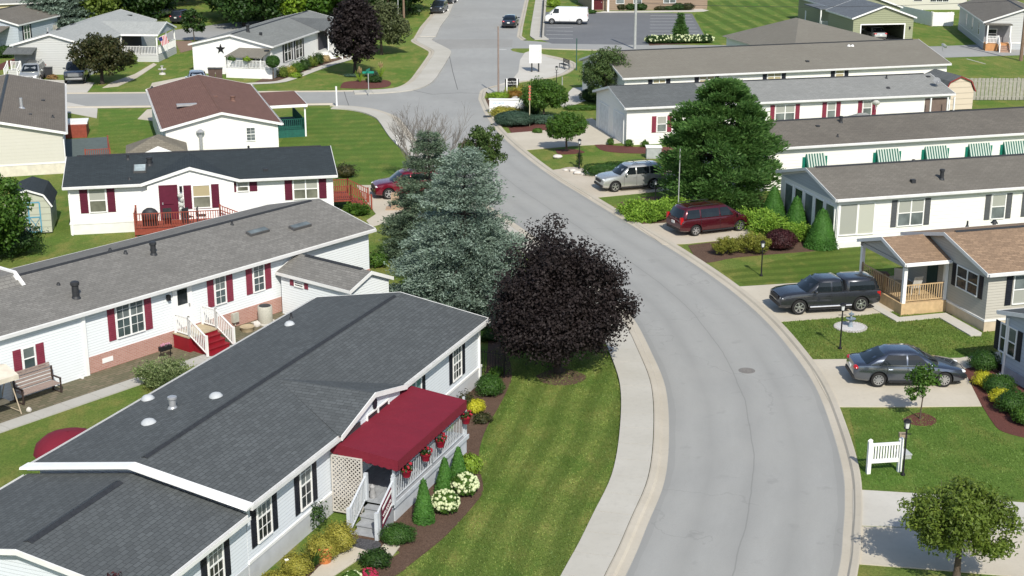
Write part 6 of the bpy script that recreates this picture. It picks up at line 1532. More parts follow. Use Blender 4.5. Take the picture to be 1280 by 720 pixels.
# text helper: real lettering turned into mesh
def text(body, size, mat, parent, loc, rot, name='lettering', ext=.004):
    cu = bpy.data.curves.new('lettering', 'FONT'); cu.body = body; cu.size = size; cu.align_x = 'CENTER'; cu.align_y = 'CENTER'; cu.extrude = ext
    o = bpy.data.objects.new('lettering', cu); COL.objects.link(o); bpy.context.view_layer.update()
    me = bpy.data.meshes.new_from_object(o.evaluated_get(bpy.context.evaluated_depsgraph_get())); bpy.data.objects.remove(o); bpy.data.curves.remove(cu)
    me.materials.clear(); me.materials.append(mat); q = bpy.data.objects.new(name, me); q.location = loc; q.rotation_euler = rot; return link(q, parent)
# ================= signs and mail bay
p = at(640, 120); r = thing('notice_sign', 'black sign board with white lettering on two white posts', 'sign', (p.x, p.y, 0), 0)
b = MB(); 
for x in (-.48, .48): b.box((x-.06, -.08, 0), (x+.06, .08, 1.62))
b.build('post', WHITE, r); b = MB(); b.box((-.64, -.05, .85), (.64, .02, 1.58)); b.ext([(-.4, -.04, 1.58), (.4, -.04, 1.58), (.28, -.04, 1.68), (-.28, -.04, 1.68)], (0, .05, 0)); b.build('board', BLACK, r)
text('New Home', .21, WHITE, r, (0, -.056, 1.36), (PI/2, 0, 0)); text('Homes Only', .16, WHITE, r, (0, -.056, 1.12), (PI/2, 0, 0))
p = at(633.5, 142); r = thing('entrance_sign', 'low white entrance wall with pale blue lettering among shrubs', 'sign', (p.x, p.y, 0), -4)
b = MB(); b.box((-1.5, -.15, 0), (1.5, .15, 1.22)); b.build('panel', WHITE, r); b = MB(); b.box((-1.56, -.2, 1.222), (1.56, .2, 1.30)); b.build('cap', TRIM, r)
text('VILLAGE', .27, m_plain('blue_lettering', (.22,.40,.62), .5), r, (-.72, -.156, .92), (PI/2, 0, 0))
p = at(669, 90); r = thing('mailbox_cluster', 'tall white cluster of mailboxes on two posts in the bay', 'mailbox', (p.x, p.y, 0), 0)
b = MB(); b.box((-.62, -.3, .95), (.62, .3, 2.75)); b.build('cabinet', WHITE, r)
b = MB()
for i in range(4):
    for j in range(5): b.box((-.56+i*.29, -.315, 1.05+j*.33), (-.56+i*.29+.25, -.301, 1.05+j*.33+.29))
b.build('box_doors', m_plain('silver_doors', (.62,.63,.62), .4), r); b = MB()
for x in (-.35, .35): b.box((x-.07, -.07, 0), (x+.07, .07, .95))
b.build('post', VENT, r)
p = at(703, 86); r = thing('park_bench', 'dark bench at the far end of the mailbox bay', 'bench', (p.x, p.y, .02), -70)
b = MB(); 
for i in range(4): b.box((-.85, -.05+i*.12, .42), (.85, .05+i*.12, .46))
b.build('seat', VENT, r); b = MB()
for i in range(3): b.box((-.85, .42, .58+i*.14), (.85, .45, .68+i*.14))
b.build('backrest', VENT, r)
for x in (-.75, .75): b = MB(); b.box((x-.04, -.05, 0), (x+.04, 0, .42)); b.box((x-.04, .40, 0), (x+.04, .46, .98)); b.build('leg', VENT, r)
# boulders by the entrance
STN = m_ground('pale_boulder', (.30,.29,.27), (.48,.46,.42), 3, .8)
for (px, py, s, nm) in ((645, 141, (.75, .5, 1.0), 'upright grey boulder before the entrance wall'), (634, 143, (.6, .5, .55), 'low grey boulder beside the upright one')):
    p = at(px, py); b = MB(); b.ell((0, 0, s[2]*.42), s, 12, 8, jit=.08); tag(b.build('boulder', STN, None, True, (p.x, p.y, 0)), nm, 'boulder')
# fence along the car park and tall wood fence
def fence(A, B, hgt, label, mat, bw=.19, gap=.035, rails=False, post_every=2.4, capped=False, thick=.02, name='fence'):
    A = Vector(A); B = Vector(B); d = (B-A); L = d.length; r = thing(name, label, 'fence', A, math.degrees(math.atan2(d.y, d.x)))
    b = MB(); n = int(L/bw)
    for i in range(n): b.box((i*bw+gap/2, -thick/2, .04+random.uniform(0, .02)), ((i+1)*bw-gap/2, thick/2, hgt-random.uniform(0, .03)))
    b.box((0, thick/2, .3), (L, thick/2+.04, .4)); b.box((0, thick/2, hgt-.35), (L, thick/2+.04, hgt-.25)); b.build('boards', mat, r)
    for i in range(int(L/post_every)+1): b = MB(); x = min(L, i*post_every); b.box((x-.06, thick/2+.041, 0), (x+.06, thick/2+.16, hgt+.03)); b.build('post', mat, r)
    return r
a = at(1205, 125.5); c = at(1262, 125.5); c = a+(c-a)*2.6; fence((a.x, a.y, 0), (c.x, c.y, 0), 2.05, 'tall weathered wooden fence behind the barn shed', WOODG, .36, .06)
a = at(1116, 22); c = at(1165, 33); fence((a.x, a.y, 0), (c.x, c.y, 0), 1.8, 'white vinyl fence running down to the fence corner', WHITE, .3, .01); a = at(1165.5, 33); c = at(1192, 32.8); fence((a.x, a.y, 0), (c.x, c.y, 0), 1.8, 'short white vinyl fence beside the grey house', WHITE, .3, .01)
a = at(1006, 28); c = at(1022, 29); fence((a.x, a.y, 0), (c.x, c.y, 0), 1.5, 'white fence panel left of the sage green house', WHITE, .3, .05)
a = at(57, 50); c = at(74, 50); fence((a.x, a.y, 0), (c.x, c.y, 0), 1.8, 'old grey fence behind the light grey roof', WOODG)
a = at(677, 48); c = at(680, 2); r = thing('guard_rail', 'low dark rail fence between upper sidewalk and car park', 'fence', a, math.degrees(math.atan2((c-a).y, (c-a).x))); L = (c-a).length
b = MB(); n = int(L/2.4)
for i in range(n+1): b = MB(); b.box((i*2.4-.06, -.06, 0), (i*2.4+.06, .06, .95)); b.build('post', VENT, r); b = MB(); b.box((0, -.03, .75), (L, .03, .85)); b.build('top_rail', POLEB, r); b = MB(); b.box((0, -.03, .4), (L, .03, .48)); b.build('bottom_rail', POLEB, r)
# white picket panel
p = at(1085, 592); q = at(1123.5, 589.5); d = q-p; r = thing('picket_panel', 'white picket fence panel on two posts beside the kerb', 'fence', p, math.degrees(math.atan2(d.y, d.x))); L = d.length
for x in (0, L): b = MB(); b.box((x-.07, -.07, 0), (x+.07, .07, 1.30)); b.lathe([(.10, 1.30), (.10, 1.34), (.01, 1.40)], (x, 0, 0), 4); b.build('post', WHITE, r)
b = MB(); b.box((.07, -.04, 1.10), (L-.07, .04, 1.20)); b.build('top_rail', WHITE, r); b = MB(); b.box((.07, -.04, .42), (L-.07, .04, .56)); b.build('bottom_rail', WHITE, r)
for i in range(10): b = MB(); x = .07+(L-.14)*(i+.5)/10; b.box((x-.028, -.02, .56), (x+.028, .02, 1.10)); b.build('picket', WHITE, r)
p = at(1131, 574); r = thing('utility_box', 'low grey utility box behind the picket panel', 'utility box', (p.x, p.y, 0), 10); b = MB(); b.box((-.2, -.02, 0), (.25, .5, .16)); b.build('cabinet', m_plain('utility_grey', (.34,.36,.35), .6), r); b = MB(); b.box((-.22, -.05, .16), (.27, .53, .20)); b.build('lid', m_plain('utility_lid', (.42,.44,.43), .6), r)
p = at(1126, 569); b = MB(); b.box((-.04, -.04, 0), (.04, .04, .75)); b.box((-.13, -.08, .75), (.16, .1, .92)); tag(b.build('mailbox', m_plain('tan_mailbox', (.30,.24,.17), .6), None, False, (p.x, p.y, 0)), 'small tan box on a stake behind the picket panel', 'box')
# fountain with pebble ring
p = at(1063, 409.5); r = thing('garden_fountain', 'small tiered fountain standing in a round bed of white pebbles', 'fountain', (p.x, p.y, 0))
b = MB(); b.lathe([(.78, 0), (.76, .05), (.66, .07), (.01, .06)], n=30); b.build('pebble_bed', m_ground('white_pebbles', (.46,.45,.44), (.80,.79,.77), 30, 3, .8, 1, .03), r, True)
for i in range(30): b_ = None
b = MB()
for i in range(34): a = 2*PI*i/34; b.ell((.74*math.cos(a), .74*math.sin(a), .04), (.075, .06, .055), 7, 5, jit=.1)
b.build('stone_ring', STN, r, True)
b = MB(); b.lathe([(.14, .05), (.10, .12), (.07, .35), (.22, .44), (.24, .47), (.05, .45), (.05, .62), (.13, .68), (.14, .71), (.02, .70), (.03, .8), (.005, .84)], n=16); b.build('tiers', m_plain('blue_grey_stone', (.22,.27,.31), .5), r, True)
# things around the long white house
def HW(h, u, v, z=0): return h.w((u, v, z))
MET = m_plain('bench_frame', (.05,.035,.03), .5)
p = at(38, 500); r = thing('patio_bench', 'mauve slatted glider bench on the brick patio', 'bench', (p.x+.3, p.y+.25, .02), 51.5-0)
mv = m_plain('mauve_slats', (.30,.235,.205), .7, .12, 6)
b = MB(); 
for i in range(5): b.box((-.9, -.28+i*.12, .42), (.9, -.18+i*.12, .46))
b.build('seat', mv, r); b = MB()
for i in range(5): b.box((-.9, .33+i*.02, .50+i*.14), (.9, .35+i*.02, .60+i*.14))
b.box((-.9, .42, 1.18), (.9, .45, 1.25)); b.build('backrest', mv, r)
for x in (-.92, .92): b = MB(); b.box((x-.03, -.3, 0), (x+.03, .4, .05)); b.box((x-.03, -.28, 0), (x+.03, -.22, .68)); b.box((x-.03, .3, 0), (x+.03, .36, 1.1)); b.box((x-.03, -.3, .64), (x+.03, .35, .69)); b.build('arm_frame', MET, r)
p = at(6, 520); r = thing('canopy_swing', 'patio swing with cream fabric canopy, cut by the left edge', 'swing', (p.x-.55, p.y-.1, .02), 51.5)
b = MB(); b.ext([(-1.1, -.75, 1.72), (-1.1, .1, 1.98), (-1.1, .75, 1.80), (-1.1, .75, 1.76), (-1.1, .1, 1.94), (-1.1, -.75, 1.68)], (2.1, 0, 0)); b.box((-1.1, -.76, 1.52), (1.0, -.74, 1.72)); b.build('canopy', m_plain('cream_canvas', (.62,.56,.46), .8), r)
b = MB()
for x in (-1.0, .95): b.tube([(x, -.75, 0), (x, 0, 1.8)], .025, 6); b.tube([(x, .75, 0), (x, 0, 1.8)], .025, 6); b.tube([(x, -.7, .1), (x, .7, .1)], .02, 6)
b.build('frame', m_plain('tan_tube', (.40,.33,.24), .5), r); b = MB(); b.box((-.8, -.3, .45), (.75, .25, .53)); b.build('seat', m_plain('olive_cushion', (.13,.12,.09), .8), r); b = MB(); b.box((-.8, .22, .5), (.75, .32, 1.05)); b.build('backrest', m_plain('grey_cushion', (.20,.24,.26), .8), r)
q = H2.pf('F', 317, 400); c = H2.w((q[0]+.15, -.45, 0)); r = thing('air_conditioner', 'beige round-cornered air conditioner beside the brick skirting', 'air conditioner', c, 51.5)
b = MB(); b.lathe([(.34, .06), (.36, .10), (.36, .84), (.33, .88)], n=14); b.build('casing', m_plain('ac_beige', (.42,.41,.35), .5, .2, 30), r, True); b = MB(); b.lathe([(.30, .882), (.28, .90), (.05, .91)], n=14); b.build('fan_grille', VENT, r); b = MB(); b.box((-.5, -.5, -.0), (.5, .5, .055)); b.build('pad', CONC, r)
q = H2.w((H2.pf('F', 190, 440)[0], -.75, 0)); r = thing('planter_stand', 'small dark stand with pink flowers against the pink brick', 'planter', q, 51.5)
b = MB(); b.box((-.3, -.12, .42), (.3, .12, .62)); b.build('trough', BLACK, r)
b = MB()
for x in (-.27, .27): b.bar((x, 0, 0), (x, 0, .42), .03)
b.build('leg', BLACK, r); b = MB()
for i in range(14): b.ell((random.uniform(-.26, .26), random.uniform(-.08, .08), .66+random.uniform(0, .07)), .05, 6, 4)
b.build('flower_heads', m_plain('pink_blossom', (.42,.20,.26), .6, .4, 25), r)
c = H2.w((17.6, -.7, 0)); b = MB(); b.lathe([(.28, .0), (.34, .22), (.36, .24), (.05, .20)], n=14); tag(b.build('garden_basin', m_plain('tan_basin', (.42,.34,.22), .7), None, True, c), 'tan round basin in the gravel behind the air conditioner', 'basin')
for (uu, vv, s, nm) in ((18.3, -.6, .18, 'white stone lump near the shed corner'), (15.1, -1.2, .12, 'small white stone beside the red steps')):
    c = H2.w((uu, vv, 0)); b = MB(); b.ell((0, 0, s*.7), (s, s*.8, s), 8, 6, jit=.12); tag(b.build('stone', m_plain('whitish_stone', (.55,.52,.48), .8), None, True, c), nm, 'stone')
c = H2.w((8.6, -1.3, 0)) ; c = at(36.5, 515); b = MB(); b.ell((0, 0, .1), (.12, .09, .12), 8, 6, jit=.12); tag(b.build('stone', MC['whitish_stone'], None, True, c), 'white ornament on the patio in front of the bench', 'ornament')
# red umbrella top between houses
c = at(90, 556, 1.9); r = thing('patio_umbrella', 'maroon patio umbrella partly hidden behind the slate roof', 'umbrella', (c.x-.1, c.y+.0, 0))
b = MB(); b.lathe([(1.25, 1.70), (1.18, 1.95), (.9, 2.2), (.5, 2.36), (.03, 2.42)], n=16, cap=False); b.lathe([(1.23, 1.70), (1.16, 1.93), (.88, 2.18), (.48, 2.34), (.03, 2.40)], n=16, cap=False); b.build('canopy', AWN_M, r, True); b = MB(); b.tube([(0, 0, 0), (0, 0, 2.3)], .025, 6); b.build('pole', GALV, r)
# deck of the black roofed house: grill, chairs, statue
c = H3.w((d0+.9, -1.0, .68)); r = thing('barbecue_grill', 'covered dark barbecue grill on the red deck', 'grill', c, 12)
b = MB(); b.ell((0, 0, .62), (.5, .32, .45), 12, 8); b.build('hood', VENT, r, True); b = MB(); b.box((-.45, -.25, 0), (.45, .25, .6)); b.build('cart', BLACK, r)
c = H3.w((d0+2.75, -.35, .68)); r = thing('garden_statue', 'pale twisting wind ornament beside the maroon door', 'ornament', c); b = MB()
for k in range(6): b.ell((.05*math.sin(k*2.1), 0, .15+k*.28), (.17 if k % 2 else .12, .12, .16), 8, 6)
b.build('figure', m_plain('mottled_white', (.42,.44,.40), .6, .35, 6), r, True)
for i, (uu, vv) in enumerate(((1.9, -1.1), (3.1, -1.2), (3.9, -1.0))):
    c = H3.w((d0+uu, vv, .68)); nm = ('first patio chair beside the grill', 'middle patio chair on the red deck', 'patio chair nearest the deck steps')[i]
    r = thing('patio_chair', 'dark metal '+nm, 'chair', c, 12+i*40, 'chairs on the red deck'); b = MB(); b.box((-.25, -.25, .42), (.25, .25, .46)); b.build('seat', VENT, r); b = MB(); b.box((-.25, .23, .46), (.25, .26, .95)); b.build('backrest', VENT, r)
    for sx_ in (-.22, .22):
        for sy_ in (-.22, .22): b = MB(); b.bar((sx_, sy_, 0), (sx_, sy_, .42), .03); b.build('leg', VENT, r)
# porch furniture: hanging pots, banner, pots
RP = m_plain('red_planter', (.24,.008,.025), .5, .15, 8)
for i, (uu, zz) in enumerate(((6.6, 1.55), (8.2, 1.5), (9.5, 1.5), (11.9, 1.5))):
    nm = ('nearest the steps, full of red flowers', 'second from the steps', 'third from the steps', 'at the far end of the porch rail')[i]
    c = H1.w((uu, -2.25, zz)); r = thing('rail_planter', 'red flower pot on the porch railing '+nm, 'flower pot', c, 68.9, 'red pots along the porch railing')
    b = MB(); b.lathe([(.13, -.12), (.19, .10), (.21, .12), (.19, .13), (.02, .11)], n=14); b.build('pot', RP, r, True)
    C, T, B = blob_leaves((0, 0, .22), (.26, .26, .18), 130, .09); quads_mesh('foliage', C, T, B, L_DKG, r); b = MB()
    for k in range(26 if i == 0 else 18): d = rnd_dirs(1)[0]; b.ell((d[0]*.22, d[1]*.22, .26+d[2]*.14), .045, 6, 4)
    b.build('flower_heads', F_RED, r)
c = H1.w((5.15, -2.29, 0)); r = thing('porch_banner', 'maroon and white cloth banner hung on the stair rail', 'banner', c, 68.9); b = MB(); b.ext([(-.62, 0, .42), (.12, 0, .80), (.12, 0, 1.62), (-.62, 0, 1.24)], (0, -.02, 0)); b.build('cloth', m_plain('deep_maroon_cloth', (.11,.012,.03), .8), r)
b = MB(); 
for zz in (.12, .62): b.ext([(-.60, -.024, .46+zz), (.10, -.024, .82+zz), (.10, -.024, .92+zz), (-.60, -.024, .56+zz)], (0, -.006, 0))
b.build('stripe', WHITE, r); text('WELCOME', .15, WHITE, r, (-.25, -.025, 1.0), (PI/2, math.radians(-27), 0))
c = H1.w((5.95, -1.25, .755)); b = MB(); b.lathe([(.11, 0), (.13, .12), (.08, .3), (.11, .42), (.02, .5)], n=10); tag(b.build('porch_ornament', m_plain('grey_figure', (.30,.30,.30), .6, .3, 8), None, True, c), 'small grey figure standing at the top of the porch steps', 'ornament')
p = at(406, 703); r = thing('garden_pot', 'terracotta pot among yellow-green shrubs', 'flower pot', (p.x, p.y, 0)); b = MB(); b.lathe([(.20, 0), (.27, .25), (.24, .5), (.28, .55), (.26, .6), (.03, .52)], n=16); b.build('pot', m_plain('terracotta', (.46,.16,.05), .75, .2, 6), r, True)
p = at(365, 722); r = thing('garden_sign', 'small white tilted sign by the path at the bottom edge', 'sign', (p.x, p.y, 0), 30); b = MB(); b.bar((0, 0, 0), (0, 0, .5), .03); b.build('stake', GALV, r); b = MB(); b.obox((0, 0, .58), (.2, 0, 0), (0, .06, .10), (0, -.01, .006)); b.build('panel', WHITE, r)
# white figure beside the pine, by the sunroom
p = at(947, 243); r = thing('bird_post', 'white carved bird ornament on a pale post near the conical shrub', 'ornament', (p.x, p.y, 0)); b = MB(); b.bar((0, 0, 0), (0, 0, 1.5), .16); b.build('post', m_plain('pale_post', (.52,.49,.42), .7), r); b = MB(); b.ell((0, 0, 1.75), (.16, .12, .3), 8, 6); b.ell((.28, 0, 1.72), (.3, .06, .08), 8, 5); b.ell((-.3, 0, 1.9), (.25, .05, .05), 8, 5); b.build('figure', WHITE, r, True)
p = at(494, 262); b = MB(); b.box((-.25, -.1, 0), (.25, .15, 1.1)); b.box((-.6, -.3, 0), (1.1, .5, .1)); tag(b.build('brick_pillar', m_plain('tan_brick', (.36,.26,.18), .8), None, False, (p.x, p.y, 0)), 'tan pillar at the drive behind the spruce tips', 'pillar')
p = at(203, 93); b = MB(); b.lathe([(.35, 0), (.3, .15), (.1, .2), (.1, .45), (.4, .5), (.42, .56), (.1, .55), (.08, .8), (.2, .85), (.02, .9)], n=14); tag(b.build('bird_bath', m_plain('pale_stone', (.50,.49,.46), .7), None, True, (p.x, p.y, 0)), 'pale tiered bird bath on the upper left lawn', 'bird bath')
for (px, py, nm, col) in ((61, 98, 'black bin beside the silver minivan', VENT), (265, 99, 'dark brown bin near the star house, left', m_plain('brown_bin', (.09,.06,.05), .6)), (274, 99, 'dark brown bin near the star house, right', None)):
    col = col or MC['brown_bin']; p = at(px, py); r = thing('wheelie_bin', nm, 'bin', (p.x, p.y, 0), 10); b = MB(); b.ext([(-.3, 0, .05), (.3, 0, .05), (.36, 0, 1.0), (-.36, 0, 1.0)], (0, .7, 0)); b.build('body', col, r); b = MB(); b.box((-.38, -.04, 1.0), (.38, .74, 1.07)); b.build('lid', VENT, r)
# flag on the upper left porch
c = H6.w((9.6, -3.5, 2.0)); r = thing('flag', 'red and white striped flag with a blue corner leaning from the upper-left porch', 'flag', (c.x+.2, c.y+.6, 2.0), 0); b = MB(); b.bar((-.7, 0, .1), (.9, -.1, .85), .04); b.build('staff', WHITE, r)
b = MB(); b.ext([(.2, -.05, .5), (1.0, -.08, .85), (1.35, -.08, .0), (.55, -.05, -.35)], (0, -.02, 0)); b.build('cloth', m_stripes('flag_stripes', (.62,.60,.60), (.45,.03,.05), .16, 0), r); b = MB(); b.ext([(.2, -.085, .5), (.55, -.1, .65), (.70, -.1, .28), (.34, -.085, .12)], (0, -.012, 0)); b.build('canton', m_plain('flag_blue', (.02,.03,.15), .7), r)
# satellite dishes
def dish(c, rz, label, m=None):
    r = thing('satellite_dish', label, 'satellite dish', c, rz); b = MB(); pr = [(.01, 0), (.2, .03), (.30, .09), (.31, .095), (.2, .045), (.012, .015)]; b.lathe(pr, n=20)
    ca, sa = math.cos(.9), math.sin(.9); b.v = [(v[0], v[1]*ca-v[2]*sa-.1, v[1]*sa+v[2]*ca+.45) for v in b.v]; b.build('reflector', m or WHITE, r, True); b = MB(); b.bar((0, 0, 0), (0, -.02, .42), .05); b.bar((0, -.1, .35), (0, -.55, .5), .025); b.build('mount', GALV, r)
q = H12.rf(1170, 108); dish(H12.w((q[0], q[1], 3.0+H12.k*q[1])), 0, 'dull grey satellite dish on the light grey roof near its right end', m_plain('dull_dish_grey', (.20,.21,.22), .6))
q = H12.pf('F', 1092, 133); dish(H12.w((q[0], -.1, 2.0)), 180-15, 'white satellite dish fixed to the wall between red shutters')
q = H13.rf(1178, 64); dish(H13.w((q[0], q[1], 3.0+H13.k*q[1])), 120, 'grey satellite dish on the far end of the olive-grey roof')
p = at(1020, 312); 
c = H1.w((20.3, 1.2, 0)); r = thing('metal_fence', 'thin dark metal picket fence in shade beyond the near house corner', 'fence', c, 68.9-90)
b = MB(); 
for i in range(14): b.box((i*.13, -.01, .05), (i*.13+.02, .01, 1.2))
b.box((0, -.012, .15), (1.72, .012, .18)); b.box((0, -.012, 1.08), (1.72, .012, 1.11)); b.build('pickets', BLACK, r)
for x in (0, 1.72): b = MB(); b.box((x-.03, -.03, 0), (x+.03, .03, 1.3)); b.build('post', BLACK, r)
p = at(662, 158); r = thing('striped_pole', 'thin pale pole topped with small red streamers beside the round-crowned tree', 'pole', (p.x, p.y, 0)); b = MB(); b.lathe([(.04, 0), (.03, 3.4)], n=6); b.build('pole', m_plain('straw_pole', (.50,.46,.30), .7), r, True)
for i in range(5): b = MB(); b.box((-.10+.03*(i % 2), -.05, 2.2+i*.26), (.09, .05, 2.34+i*.26)); b.build('streamer', m_plain('faded_red_cloth', (.50,.14,.10), .8), r)
c = at(612, 410); b = MB(); b.tube([at(632, 452)+Vector((0, 0, 0)), at(622, 440)+Vector((0, 0, .9)), at(612, 432)+Vector((0, 0, 1.9))], [.05, .04, .03], 6); tag(b.build('leaning_stake', BARK_D, None, True), 'dark leaning wooden stake between the house corner and the purple maple', 'stake')

for (px, py, z, nm) in ((1078, 141, 2.75, 'low grey hipped shed peeking above the dark brown roof'), (899, 98, 2.9, 'low grey hipped shed peeking above the light grey roof')):
    p = at(px, py, z); r = thing('garden_shed', nm, 'shed', (p.x, p.y, 0), 15); b = MB(); b.box((-1.5, -1.2, 0), (1.5, 1.2, z-.75)); b.build('wall', S_CRM, r); b = MB(); b.add([(-1.75,-1.4,z-.74),(1.75,-1.4,z-.74),(1.75,1.4,z-.74),(-1.75,1.4,z-.74),(-.3,0,z),(.3,0,z)], [(0,1,5,4),(1,2,5),(2,3,4,5),(3,0,4),(3,2,1,0)]); b.build('roof', R_LG, r)

for i, (uu, vv, rz, nm) in enumerate(((-.9, 4.9, 200, 'pale folding chair on the tan porch, nearer the steps side'), (-.8, 6.4, 160, 'pale folding chair deeper in the tan porch'))):
    c = H9.w((uu, vv, .58)); r = thing('porch_chair', nm, 'chair', c, rz); m = m_plain('pale_chair', (.50,.50,.47), .6)
    b = MB(); b.box((-.26, -.26, .40), (.26, .26, .44)); b.build('seat', m, r); b = MB(); b.ext([(-.26, .24, .44), (.26, .24, .44), (.26, .42, 1.05), (-.26, .42, 1.05)], (0, .03, 0)); b.build('backrest', m, r)
    for sx_ in (-.23, .23):
        for sy_ in (-.22, .22): b = MB(); b.bar((sx_, sy_, 0), (sx_, sy_, .40), .03); b.build('leg', m, r)
c = H9.w((-1.6, 6.9, .58)); b = MB(); b.box((-.35, -.3, 0), (.35, .3, .55)); b.box((-.38, -.33, .55), (.38, .33, .6)); tag(b.build('storage_crate', m_plain('brown_crate', (.20,.12,.07), .8), None, False, c), 'brown wooden crate at the rear corner of the tan porch', 'crate')
# ================= trees
def apx(px, py): return at(px, py)
broadleaf('maple_tree', apx(697,466), 6.2, .95, (2.82, 2.8, 3.35), L_MAPLE, 'dark purple-leaved maple on the striped front lawn', leaf=.135, nclump=460, per=175, clump=.235, r=.14, bark=BARK_D, lobes=.22, shell=.8, bottom=-.9, belly=.58)
spruce('spruce_tree', apx(582,392), 8.5, 4.15, L_SPR, 'large blue spruce beside the road', whorls=20, spray=.48, power=.66, needle=.16, dens=1.4, inner=.36, jag=.28, droop=-.16)
spruce('spruce_tree', apx(538,322), 7.5, 3.0, L_SPR2, 'grey-green spruce behind the left flank of the blue spruce', whorls=15, spray=.42, power=.72, needle=.15, inner=.42, dens=1.3, jag=.32)
broadleaf('small_tree', apx(574,262), 5.4, 2.3, (1.4, 1.4, 1.5), m_leaf('dull_green_leaf', (.04,.08,.02), (.10,.15,.035), .25, .9), 'small fresh green tree to the right of the spruce tops', leaf=.16, nclump=110, per=80, r=.09, off=(1.45, .6), lobes=.3)
# bare shrub
p = apx(522, 228); tb = MB(); r = thing('bare_tree', 'leafless grey shrub tree with fine twigs above the spruces', 'tree', p)
def twig(p, d, L, r_, n):
    q = p+d*L; m = p+d*L*.5+Vector((random.uniform(-.08,.08)*L, random.uniform(-.08,.08)*L, 0)); tb.tube([p, m, q], [r_, r_*.8, r_*.55], 5)
    if n:
        for k in range(random.choice((2, 3, 3))): twig(p.lerp(q, random.uniform(.5, 1)), (d+Vector((random.uniform(-.6,.6), random.uniform(-.6,.6), random.uniform(-.05,.4)))).normalized(), L*random.uniform(.6,.8), r_*.58, n-1)
for k in range(8): a = 2*PI*k/8; twig(Vector((0, 0, .05)), Vector((math.cos(a)*.42, math.sin(a)*.42, 1)).normalized(), 2.15, .055, 4)
tb.build('branches', m_plain('grey_twig', (.165,.15,.13), .9), r, True)
p = apx(549, 236); tb = MB(); r = thing('bare_tree', 'smaller leafless shrub tree just right of the larger bare one', 'tree', p)
for k in range(6): a = 2*PI*k/6+.4; twig(Vector((0, 0, .05)), Vector((math.cos(a)*.4, math.sin(a)*.4, 1)).normalized(), 2.2, .05, 4)
tb.build('branches', MC['grey_twig'], r, True)
pine('pine_tree', apx(898,255), 7.95, .9, 4.15, L_PINE, 'broad dark green pine beside the silver SUV', nclump=270, per=290, leaf=.27, pad=1.12)
broadleaf('evergreen_tree', apx(757,131), 5.2, .25, (2.35, 2.3, 2.45), m_leaf('dense_evergreen_leaf', (.045,.085,.025), (.12,.17,.05), .15, .8), 'dense green evergreen left of the olive-grey roof', leaf=.2, nclump=170, per=110, clump=.24, r=.1, lobes=.12, bottom=-.95, aspect=.4)
broadleaf('round_tree', apx(680,150), 3.6, .75, (2.0, 1.9, 1.35), L_GRN, 'round-crowned tree in the entrance bed', leaf=.17, nclump=150, per=90, r=.09, lobes=.1)
broadleaf('small_tree', apx(708,189), 2.9, .8, (1.75, 1.6, 1.05), L_GRN, 'small round tree beside the garage driveway', leaf=.16, nclump=130, per=90, r=.08, lobes=.1)
broadleaf('young_tree', apx(1150,524), 2.45, .75, (.62, .6, .85), L_GRN, 'thin young sapling in a red mulch ring before the grey sedan', leaf=.13, nclump=46, per=34, clump=.34, r=.03, lobes=.2)
p = apx(1195,727); broadleaf('front_tree', p, 3.6, 1.0, (1.8, 1.7, 1.12), L_OLV, 'olive-green tree over the lower right driveway', leaf=.135, nclump=190, per=120, clump=.25, r=.11, bark=BARK, lobes=.22, flat=.8, aspect=.42)
broadleaf('dark_tree', apx(128,105), 4.9, .9, (3.0, 2.6, 1.95), L_BRED, 'dark reddish-green tree beside the black pickup at upper left', leaf=.26, nclump=150, per=80, clump=.26, r=.16, bark=BARK_D)
broadleaf('maple_tree', apx(444,95), 8.0, 1.3, (2.75, 2.7, 3.3), L_MAPLE, 'dark purple maple near the far corner of the star house', leaf=.30, nclump=230, per=80, clump=.24, r=.16, bark=BARK_D, lobes=.1)
broadleaf('olive_tree', apx(477,68), 5.4, .8, (3.3, 3.0, 2.5), m_leaf('greyish_olive_leaf', (.06,.08,.03), (.14,.16,.07), .25, .8), 'olive-green rounded tree right of the dark maple at the corner', leaf=.28, nclump=190, per=80, clump=.24, r=.14)
broadleaf('big_tree', (-29.6, 77.5, 0), 6.2, .4, (2.6, 2.8, 2.45), L_GRN, 'dark green leafy tree at the left edge before the pale shed', leaf=.20, nclump=220, per=90, clump=.22, r=.14)
spruce('small_conifer', apx(850,52), 3.4, 1.15, L_PINE, 'small conifer standing in the white flower bed', whorls=12, spray=.3, needle=.2, power=1.1, jag=.35)
broadleaf('slender_tree', apx(243,52), 4.2, .5, (1.5, 1.3, 1.7), L_DKG, 'slender dark shrub tree between the two upper left houses', leaf=.26, nclump=50, per=50, r=.06)
broadleaf('big_tree', (-6.8, 36.0, 0), 0, 0, (1, 1, 1), L_MAPLE, 'x') if False else None
# top of a purple shrub tree at the bottom edge
c = at(144, 719, 3.7); broadleaf('maple_tree', (c.x, c.y, 0), 3.4, 2.0, (.75, .7, .85), L_BARB, 'purple-leaved treetop poking up at the bottom left edge', leaf=.10, nclump=60, per=60, r=.05)
